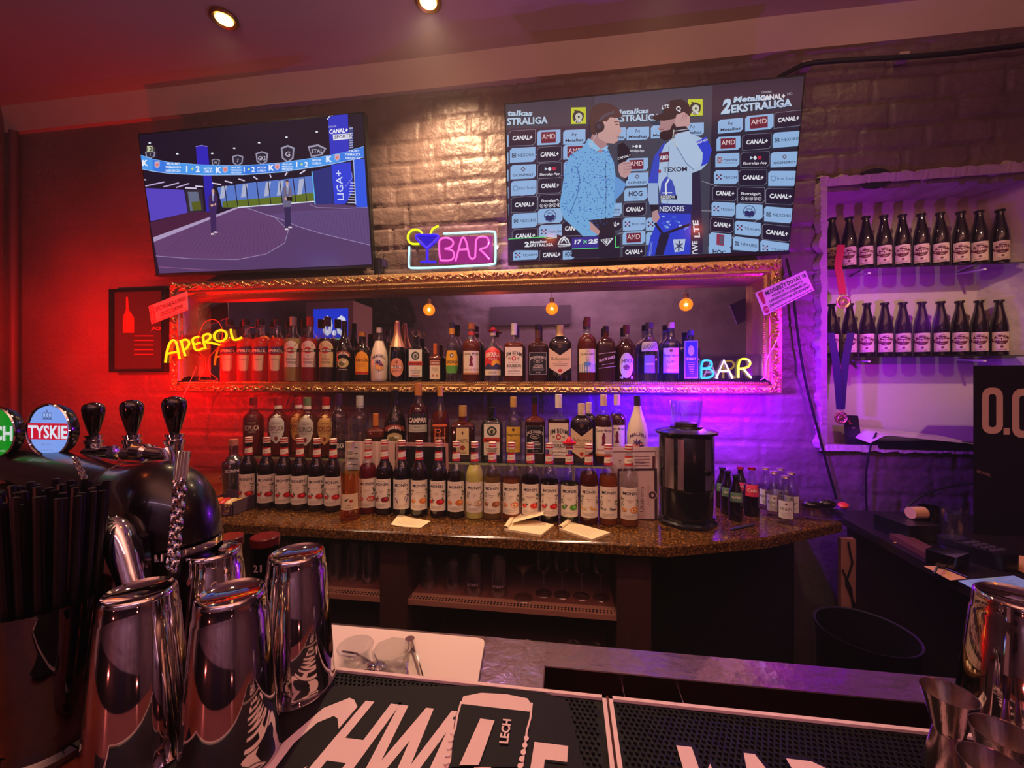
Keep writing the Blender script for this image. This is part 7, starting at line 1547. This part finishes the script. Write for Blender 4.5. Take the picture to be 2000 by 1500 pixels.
# ---- tins
def tin(px, py, z, R0, R1, label, ztop=None):
    q = onZ(px, py, z); h = z - BT - (.0066 if q[0] > bx-.5 else 0); zb_ = z-h
    r = empty('shaker_tin', (q[0], q[1], zb_+.0003), label, 'shaker tin', 'upturned shaker tins on the bar'); m = MB()
    m.lathe([(0, R1+.0012), (.002, R1+.0016), (.004, R1), (.02, R1-.001), (h-.022, R0+.0018), (h-.0205, R0+.0005), (h-.006, R0), (h-.0015, R0-.001), (h, R0-.003), (h-.0015, R0-.005), (h-.003, R0-.007), (h-.003, 0)], M_TIN, 56, cap0=False); m.build('tin_body', r, ang=50)
    return r
tin(272, 1152, 1.261, .0320, .045, 'polished shaker tin nearest the black straws')
tin(452, 1155, 1.261, .0320, .045, 'polished shaker tin in the middle of the front pair, blue-tinged top')
tin(415, 1073, 1.261, .0325, .045, 'polished shaker tin with a bright red reflection on its flat top, below the beer tower')
tin(580, 1078, 1.261, .0330, .045, 'polished shaker tin standing beside the cutting board')
tin(1992, 1165, 1.240, .036, .050, 'brown-tinted shaker tin cut by the right edge of the picture')
# ---- jiggers
def jigger(px, py, d, R, label):
    q = onD(px, py, d); b_ = BT + (.0068 if q[0] < bx+.5 and q[1] > .2 else .0003); h = q[2]-b_; r = empty('jigger', (q[0], q[1], b_), label, 'jigger', 'steel jiggers at the right of the bar'); m = MB(); wv = .52
    m.lathe([(0, R*.92), (.001, R*.92), (h*wv-.002, R*.56), (h*wv, R*.55), (h*wv+.002, R*.56), (h, R), (h, R-.0008), (h*wv+.004, R*.50), (h*wv+.004, 0)], M_JIG, 48); m.build('cone_body', r); return r
jigger(1853, 1352, .400, .0215, 'steel jigger farthest left of the three, in front of the sink')
jigger(1962, 1432, .345, .0215, 'steel jigger standing between the others and the brown-tinted tin')
jigger(1940, 1492, .318, .0205, 'steel jigger nearest the viewer, rim cut by the bottom edge')
# ---- straw holder
q = onZ(98, 1470, BT); sxx, syy = q[0]-.004, q[1]+.0
r = empty('straw_holder', (sxx, syy, BT), 'tall glass holder crammed with black straws at the left end of the bar', 'straw holder')
m = MB(); m.lathe([(.0005, .036), (.004, .040), (.010, .040), (.014, .034), (.024, .033), (.030, .037), (.165, .050), (.168, .051), (.168, .0488), (.032, .0350), (.030, 0)], thin('smoked_glass', (120, 100, 100), 1.2), 40, cap1=False); m.build('glass_vessel', r)
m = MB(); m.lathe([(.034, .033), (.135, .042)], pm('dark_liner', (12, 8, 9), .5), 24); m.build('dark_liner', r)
st0 = None; rr = random.Random(11); k = 0
M_STR = pm('black_straw', (12, 8, 9), .35)
for ring_r, cnt in ((.006, 3), (.017, 9), (.028, 14), (.037, 20)):
    for i in range(cnt):
        t_ = 2*math.pi*i/cnt + ring_r*40; x, y = ring_r*math.cos(t_), ring_r*math.sin(t_)
        lb = 'black drinking straw standing in the packed glass holder'
        if st0 is None:
            m = MB(); m.tube([(0, 0, 0), (0, 0, .138)], .0034, M_STR, 8); m.add([(.0026*math.cos(a_*.785), .0026*math.sin(a_*.785), .1384) for a_ in range(8)], [tuple(range(8))], pm('straw_bore', (2, 2, 2), .8)); st0 = m.build('drinking_straw'); s = tag(st0, lb, 'straw', 'black straws in the holder')
        else: s = st0.copy(); col.objects.link(s)
        s.location = (sxx+x, syy+y, BT+.137 + rr.uniform(0, .012)); s.rotation_euler = (-y*2.4, x*2.4, 0)
        s.rotation_euler = (-(y/.037)*.06, (x/.037)*.06, 0)
# ================================================================== BEER TOWER
Lg = onD(340, 1050, .53); LX, LY2 = Lg[0], Lg[1]; PZ = 1.318
tw = empty('beer_tower', (LX, LY2, BT), 'black enamelled bridge beer tower with a curved elbow', 'beer tower')
pe = Vector((-1.75, .90, PZ)); p1 = Vector((-.92, .60, PZ)); dv = (p1 - pe).normalized()
m = MB(); m.tube([(LX, LY2, BT+.001), (LX, LY2, 1.262)], .047, M_TAP, 32); m.build('leg', tw, True)
m = MB(); m.lathe([(1.262, .047), (1.263, .0535), (1.272, .0535), (1.274, .048)], M_CHROME, 40, c=(LX, LY2), cap0=False, cap1=False); m.build('chrome_ring', tw, True)
corner = Vector((LX, LY2, PZ+.028)); A0 = Vector((LX, LY2, 1.273)); out = (p1 - Vector((LX, LY2, PZ))).normalized(); A2 = Vector((LX, LY2, PZ)) + out*.135
P = []; rs = []
for k in range(17):
    t_ = k/16; P.append(A0*(1-t_)**3 + 3*(A0 + Vector((0, 0, .075)))*(1-t_)**2*t_ + 3*(A2 - out*.085 + Vector((0, 0, .004)))*(1-t_)*t_*t_ + A2*t_**3); rs.append(.0525 - .011*t_)
m = MB(); m.tube(P, rs, M_TAP, 36); m.build('elbow', tw, True)
m = MB(); m.tube([A2, A2 + out*.003], .0425, M_CHROME, 36); m.build('joint_ring', tw, True)
m = MB(); m.tube([A2 + out*.002, A2 + (p1-A2)*.9, pe], .040, M_TAP, 32); m.build('pipe', tw, True)
# drip shelf under the pipe
m = MB(); q = onD(70, 958, .74); m.obox((q[0], q[1], q[2]), out*.10, out.cross(Vector((0, 0, 1)))*.03, Vector((0, 0, .006)), M_BLK); m.obox((q[0], q[1], q[2]-.02), out*.06, out.cross(Vector((0, 0, 1)))*.02, Vector((0, 0, .012)), M_BLK); m.build('bracket', tw, True)
m = MB(); a_, b_ = onD(0, 929, .74), onD(178, 932, .64); m.tube([a_, b_], .0014, M_CHROME, 8); m.build('trim_line', tw, True)
def medallion(px, py, d, R, label, bgc, artf, s=1.0):
    q = onD(px, py, d); r = empty('tap_medallion', tuple(q), label, 'beer medallion', 'lit beer medallions on the tower'); ax_ = ((0, 0, 0), (1, 0, 0), (0, 0, 1), (0, -1, 0))
    m = MB(); m.lathe([(-.016, R*.8), (-.013, R*.98), (-.004, R*1.06), (.002, R*1.06), (.004, R*1.0), (.002, R*.95)], M_BLKG, 44, axis=ax_, cap1=False); m.build('housing', r)
    m = MB(); m.lathe([(.0028, R*1.055), (.0048, R*1.02), (.0030, R*.975)], M_CHROME, 44, axis=ax_, cap0=False, cap1=False); m.build('rim', r)
    m = MB(); m.lathe([(.001, R*.97), (.0025, R*.9), (.003, 0)], lit(bgc, s), 44, axis=ax_); m.build('lit_lens', r)
    a = Art(lambda u, v, l: (u*R, -.0034-.00012*l, v*R), lambda c: lit(c, s)); artf(a); a.build('lens_print', r)
def art_ty(a):
    RDD = (206, 20, 50); a.poly([(-.93, .28), (.93, .28), (.96, 0), (.90, -.36), (-.90, -.36), (-.96, 0)], RDD)
    vs, fs, wd_ = tgeo('TYSKIE', .03); a.n += 1; a.b.add([a.fn((x/wd_-.5)*1.84, -.30 + y/CAPH*.50, a.n) for x, y in vs], fs, a.mat((225, 232, 250)))
    a.poly([(-.22, .42), (.22, .42), (.22, .48), (-.22, .48)], (70, 90, 150))
    for s_ in (-1, 0, 1): a.disc(.15*s_, .60, .09, .12, (90, 110, 170), 12); a.disc(.15*s_, .60, .06, .09, (150, 180, 245), 12)
    a.disc(0, .76, .04, .05, (90, 110, 170), 8); a.text('BROWARY', 0, -.55, .08, (110, 130, 190), .5); a.text('NA RECEPTURZE', 0, -.76, .06, (110, 130, 190), .6)
def art_le(a):
    vs, fs, wd_ = tgeo('LECH', .04); a.b.add([a.fn((x/wd_-.5)*1.75 + .05, -.30 + y/CAPH*.58, 3) for x, y in vs], fs, a.mat((230, 240, 235)))
    a.text('PREMIUM OKOLICZNOŚCI', .0, -.75, .07, (220, 240, 220), 1.1)
medallion(98, 840, .70, .0445, 'round lit beer medallion with a red band and pale blue ground', (130, 165, 245), art_ty, .9)
medallion(-6, 844, .735, .0445, 'round lit green beer medallion cut by the left edge of the picture', (20, 150, 34), art_le, .75)
# taps with bulb handles
M_HND = pm('dark_red_lacquer', (22, 4, 6), .12, coat=1)
for i, (px, py, d, lb) in enumerate(((183, 862, .745, 'dark glossy tap handle nearest the lit medallions'), (258, 862, .70, 'dark glossy tap handle in the middle of the three'), (341, 862, .645, 'dark glossy tap handle above the hanging chain'))):
    q = onD(px, py, d); r = empty('beer_tap', tuple(q), lb, 'beer tap', 'beer taps on the tower')
    m = MB(); m.lathe([(.012, .006), (.020, .0085), (.030, .011), (.046, .0150), (.058, .0165), (.064, .0160), (.069, .0130), (.072, .007), (.073, 0)], M_HND, 24); m.build('handle', r)
    m = MB(); m.lathe([(-.022, .011), (-.004, .0115), (-.003, .0135), (.003, .0135), (.004, .0105), (.007, .0105), (.008, .0125), (.012, .0125), (.013, .006)], M_CHROME, 24); m.build('collar', r)
    m = MB(); m.lathe([(0, .010), (.03, .010), (.034, .014), (.05, .014), (.052, .008)], M_CHROME, 20, axis=((.0, -.012, -.020), (0, 1, 0), (0, 0, 1), (1, .15, 0) if i < 2 else (-1, -.1, .1))); m.build('valve_body', r)
    if i == 2:
        m = MB(); m.tube([(-.002, -.012, -.012), (.006, -.014, -.024), (.008, -.016, -.050)], [.010, .008, .006], M_CHROME, 14); m.build('spout', r)
# chains
def chain(pts, name, label, scale, strands=1):
    r = empty(name, tuple(pts[0]), label, 'chain'); m = MB(); P = [Vector(p) for p in pts]
    tot = sum((b_-a_).length for a_, b_ in zip(P[:-1], P[1:])); st = scale*1.5; n = int(tot/st)
    def at(s_):
        for a_, b_ in zip(P[:-1], P[1:]):
            L = (b_-a_).length
            if s_ <= L: return a_ + (b_-a_)*(s_/L), (b_-a_).normalized()
            s_ -= L
        return P[-1], (P[-1]-P[-2]).normalized()
    for i in range(n):
        c, t_ = at(st*(i+.5)); sd = Vector((1, 0, 0)) if i % 2 else Vector((.3, -1, 0)); sd = (sd - t_*sd.dot(t_)).normalized()
        m.tube([c + t_*scale*1.05*math.cos(k*math.pi/5) + sd*scale*.62*math.sin(k*math.pi/5) for k in range(10)], scale*.26, M_CHROME, 6, True)
    m.build('links', r, True); return r
a_, b_ = onD(358, 935, .462), onD(340, 1125, .452)
r = chain([a_, b_], 'steel_chain', 'doubled chrome chain hanging from the right-hand beer tap', .0062)
chain([onD(346, 945, .462), onD(330, 1122, .452)], 'steel_chain', 'second strand of the chrome chain beside the black elbow', .0062)
m = MB(); t0 = onD(352, 884, .50)
for dx in (-3, 3, 8, 14): e_ = onD(345 + dx*1.1, 940, .463); m.tube([t0 + Vector((dx*.0008, 0, 0)), e_], [.0030, .0022], M_CHROME, 8)
tag(m.build('chain_hook'), 'bunch of chrome wire prongs joining the tap spout to the chain', 'hook')
c0, c1 = onD(146, 893, .56), onD(202, 1012, .485)
chain([c0, onD(165, 935, .535), onD(186, 985, .50), c1], 'opener_chain', 'slanting chrome chain between the tower pipe and the long steel opener', .0046)
a_, b_ = onD(222, 1012, .475), onD(262, 1150, .455); r = empty('steel_opener', tuple(b_), 'long rounded steel bar blade hanging on the slanting chain', 'bar blade')
m = MB(); P = [a_.lerp(b_, k/10) for k in range(11)]; m.tube(P, [.006, .013, .0155, .016, .0158, .0155, .015, .014, .0135, .013, .012], M_CHROME, 24); m.tube([a_ + Vector((-.002, 0, -.004)), a_ + Vector((-.012, 0, .004)), c1], .002, M_CHROME, 8); m.build('blade', r, True)
a_ = onD(258, 1056, .47); r = empty('black_paddle', tuple(a_), 'black rounded plastic paddle beside the steel bar blade', 'paddle')
vv = [onD(x, y, .468) for x, y in ((238, 1052), (246, 1046), (270, 1043), (278, 1050), (280, 1075), (282, 1110), (285, 1150), (262, 1150), (254, 1110), (240, 1075))]; n = len(vv)
m = MB(); m.add(vv + [v + Vector((0, .008, 0)) for v in vv], [tuple(range(n)), tuple(range(2*n-1, n-1, -1))] + [(i, (i+1) % n, (i+1) % n+n, i+n) for i in range(n)], M_BLKG); m.build('paddle_blade', r, True, smooth=False)
# tall dark jars on the worktop behind the tins
for px, yt, lb, num in ((518, 1046, 'tall dark jar with pale number 21 behind the tins', '21'), (447, 1047, 'tall dark jar with dark red lid behind the red-topped tin', None)):
    Y = .80; q = onY(px, yt, Y); r = empty('dark_jar', (q[0], Y, WZ), lb, 'jar', 'dark jars behind the tins'); h = q[2]-WZ
    m = MB(); m.lathe([(.0008, .026), (.004, .028), (h-.02, .028), (h-.018, .026)], M_BLKG, 28); m.build('jar_body', r)
    m = MB(); m.lathe([(h-.018, .029), (h-.002, .029), (h, .027), (h, 0)], pm('dark_red_lid', (96, 20, 24), .25), 28); m.build('lid', r)
    if num: a = Art(lambda u, v, l: (.0284*math.sin(u/.028), -.0284*math.cos(u/.028), v)); a.text(num, 0.004, h-.06, .016, (206, 190, 186), None, .02); a.build('number', r)

# ================================================================== SEEN IN THE MIRROR
GLOBE = liq('amber_bulb_glow', (120, 60, 20), .5)
b_ = GLOBE.node_tree.nodes['Principled BSDF']; b_.inputs['Emission Color'].default_value = (*lin((255, 150, 30)), 1); b_.inputs['Emission Strength'].default_value = 3.2
for i, p in enumerate(BULBS):
    r = empty('filament_bulb', p, ['amber globe filament bulb hanging over the bar, reflected left in the mirror', 'amber globe filament bulb reflected at the centre of the mirror', 'amber globe filament bulb reflected at the purple end of the mirror'][i], 'hanging bulb', 'filament bulbs over the bar')
    m = MB(); m.ell((0, 0, 0), (.058, 0, 0), (0, .058, 0), (0, 0, .058), GLOBE, 24, 14); m.build('globe', r)
    m = MB()
    for k in range(6): t_ = k*math.pi/3; m.tube([(.008*math.cos(t_), .008*math.sin(t_), .04), (.026*math.cos(t_), .026*math.sin(t_), 0), (.010*math.cos(t_), .010*math.sin(t_), -.036)], .0022, neon('filament', (255, 170, 50), 22), 6)
    m.build('filament', r)
    m = MB(); m.lathe([(.052, .020), (.062, .019), (.066, .022), (.10, .022), (.106, .008)], M_GOLD, 20); m.build('socket', r)
    m = MB(); m.tube([(0, 0, .105), (0, 0, CEIL - p[2] - .002)], .003, M_CABLE, 6); m.build('cord', r)
SUB = {'board': ('sign_lettering', 'menu_print', 'certificate_sheet', 'hanging_wire', 'printed_sheet', 'black_panel', 'box_print'), 'print': ('bottle_artwork',), 'lit_lens': ('lens_print',), 'medal_disc': ('embossing',), 'housing': ('steel_panel', 'knob', 'rim'), 'body': ('keypad', 'small_screen'), 'jar_body': ('number',), 'display_case': ('figures', 'small_print'), 'tray_body': ('tray_print',)}
def nest():      # printed faces and fittings belong to the part that carries them
    for r in [o for o in sc.objects if o.type == 'EMPTY']:
        ch = {c.name.split('.')[0]: c for c in r.children}
        for host, subs in SUB.items():
            if host in ch:
                for c in list(r.children):
                    if c.name.split('.')[0] in subs: c.parent = ch[host]
def mirY(px, py, Yr): q = onY(px, py, 2*MIRY - Yr); return (q[0], q[2])
Yr = -.55; (xa, za), (xb, zb2) = mirY(598, 590, Yr), mirY(690, 700, Yr)
fb = empty('lit_fridge_display', ((xa+xb)/2, Yr-.2, 0), 'pale cabinet with a lit blue 0.0 screen, seen in the mirror', 'display cabinet')
m = MB(); m.box((xa, Yr-.5, .001), (xb, Yr, za), pm('cabinet_pale', (206, 190, 180), .5)); m.build('cabinet', fb, True)
(x0_, z0_), (x1_, z1_) = mirY(612, 604, Yr), mirY(680, 660, Yr)
a = Art(lambda u, v, l: (u, Yr+.001+.0003*l, v), lambda c: lit(c, 1.1)); a.rect(x0_, z1_, x1_, z0_, (20, 60, 230)); a.rect(x0_, z1_-.12, x1_, z1_, (120, 170, 120))
vs, fs, wd_ = tgeo('0.0', .05); hh = (z0_-z1_)*.62; a.b.add([a.fn(x1_ - .02 - x/wd_*(x1_-x0_)*.7, z1_ + .05 + y/CAPH*hh, 5) for x, y in vs], [f[::-1] for f in fs], lit((225, 240, 255), 1.3)); a.build('lit_screen', fb, True)
Yw = -2.27; (xa, za), (xb, zb2) = mirY(957, 600, Yw), mirY(1115, 633, Yw)
m = MB(); m.box((xa, Yw-.03, zb2), (xb, Yw+.02, za), pm('dark_wall_panel', (84, 70, 84), .6)); tag(m.build('dark_wall_panel', smooth=False), 'long dark rectangular panel on the far wall seen in the mirror', 'panel')
(xa, za), (xb, zb2) = mirY(655, 582, Yw), mirY(812, 632, Yw)
r = empty('arched_mural', ((xa+xb)/2, Yw, zb2), 'dark arched football mural on the far wall seen in the mirror', 'mural'); n = 16
ring = [(xa + (xb-xa)*(.5 - .5*math.cos(math.pi*k/n)), zb2 + (za-zb2+.25)*math.sin(math.pi*k/n)) for k in range(n+1)]
m = MB(); m.add([(x, Yw+.02, z) for x, z in ring], [tuple(range(n+1))], pm('mural_dark', (50, 34, 44), .6)); m.add([(x, Yw-.04, z) for x, z in ring] + [(x, Yw+.02, z) for x, z in ring], [(i, i+1, i+n+2, i+n+1) for i in range(n)], M_BLK); m.build('arch_board', r, True, smooth=False)
a = Art(lambda u, v, l: (u, Yw+.021+.0004*l, v)); rr = random.Random(2)
for u_, v_, R0_ in ((.35, .25, .22), (.62, .35, .25), (.85, .15, .16)):
    cx, cz = xa+(xb-xa)*u_, zb2+(za-zb2+.25)*v_; a.disc(cx, cz, R0_, R0_, (96, 76, 90), 24); a.disc(cx, cz, R0_*.9, R0_*.9, (66, 48, 62), 24)
    for k in range(5): a.disc(cx+R0_*.6*math.cos(k*1.256), cz+R0_*.6*math.sin(k*1.256), R0_*.26, R0_*.26, (96, 76, 90), 6)
a.build('football_picture', r, True)
(xa, za), (xb, zb2) = mirY(640, 636, Yw+.2), mirY(800, 660, Yw+.2)
m = MB(); m.box((xa, Yw+.0, za-.03), (xb, Yw+.25, za), M_BLK); tag(m.build('wall_shelf', smooth=False), 'dark wall shelf below the football mural seen in the mirror', 'shelf')
nest()
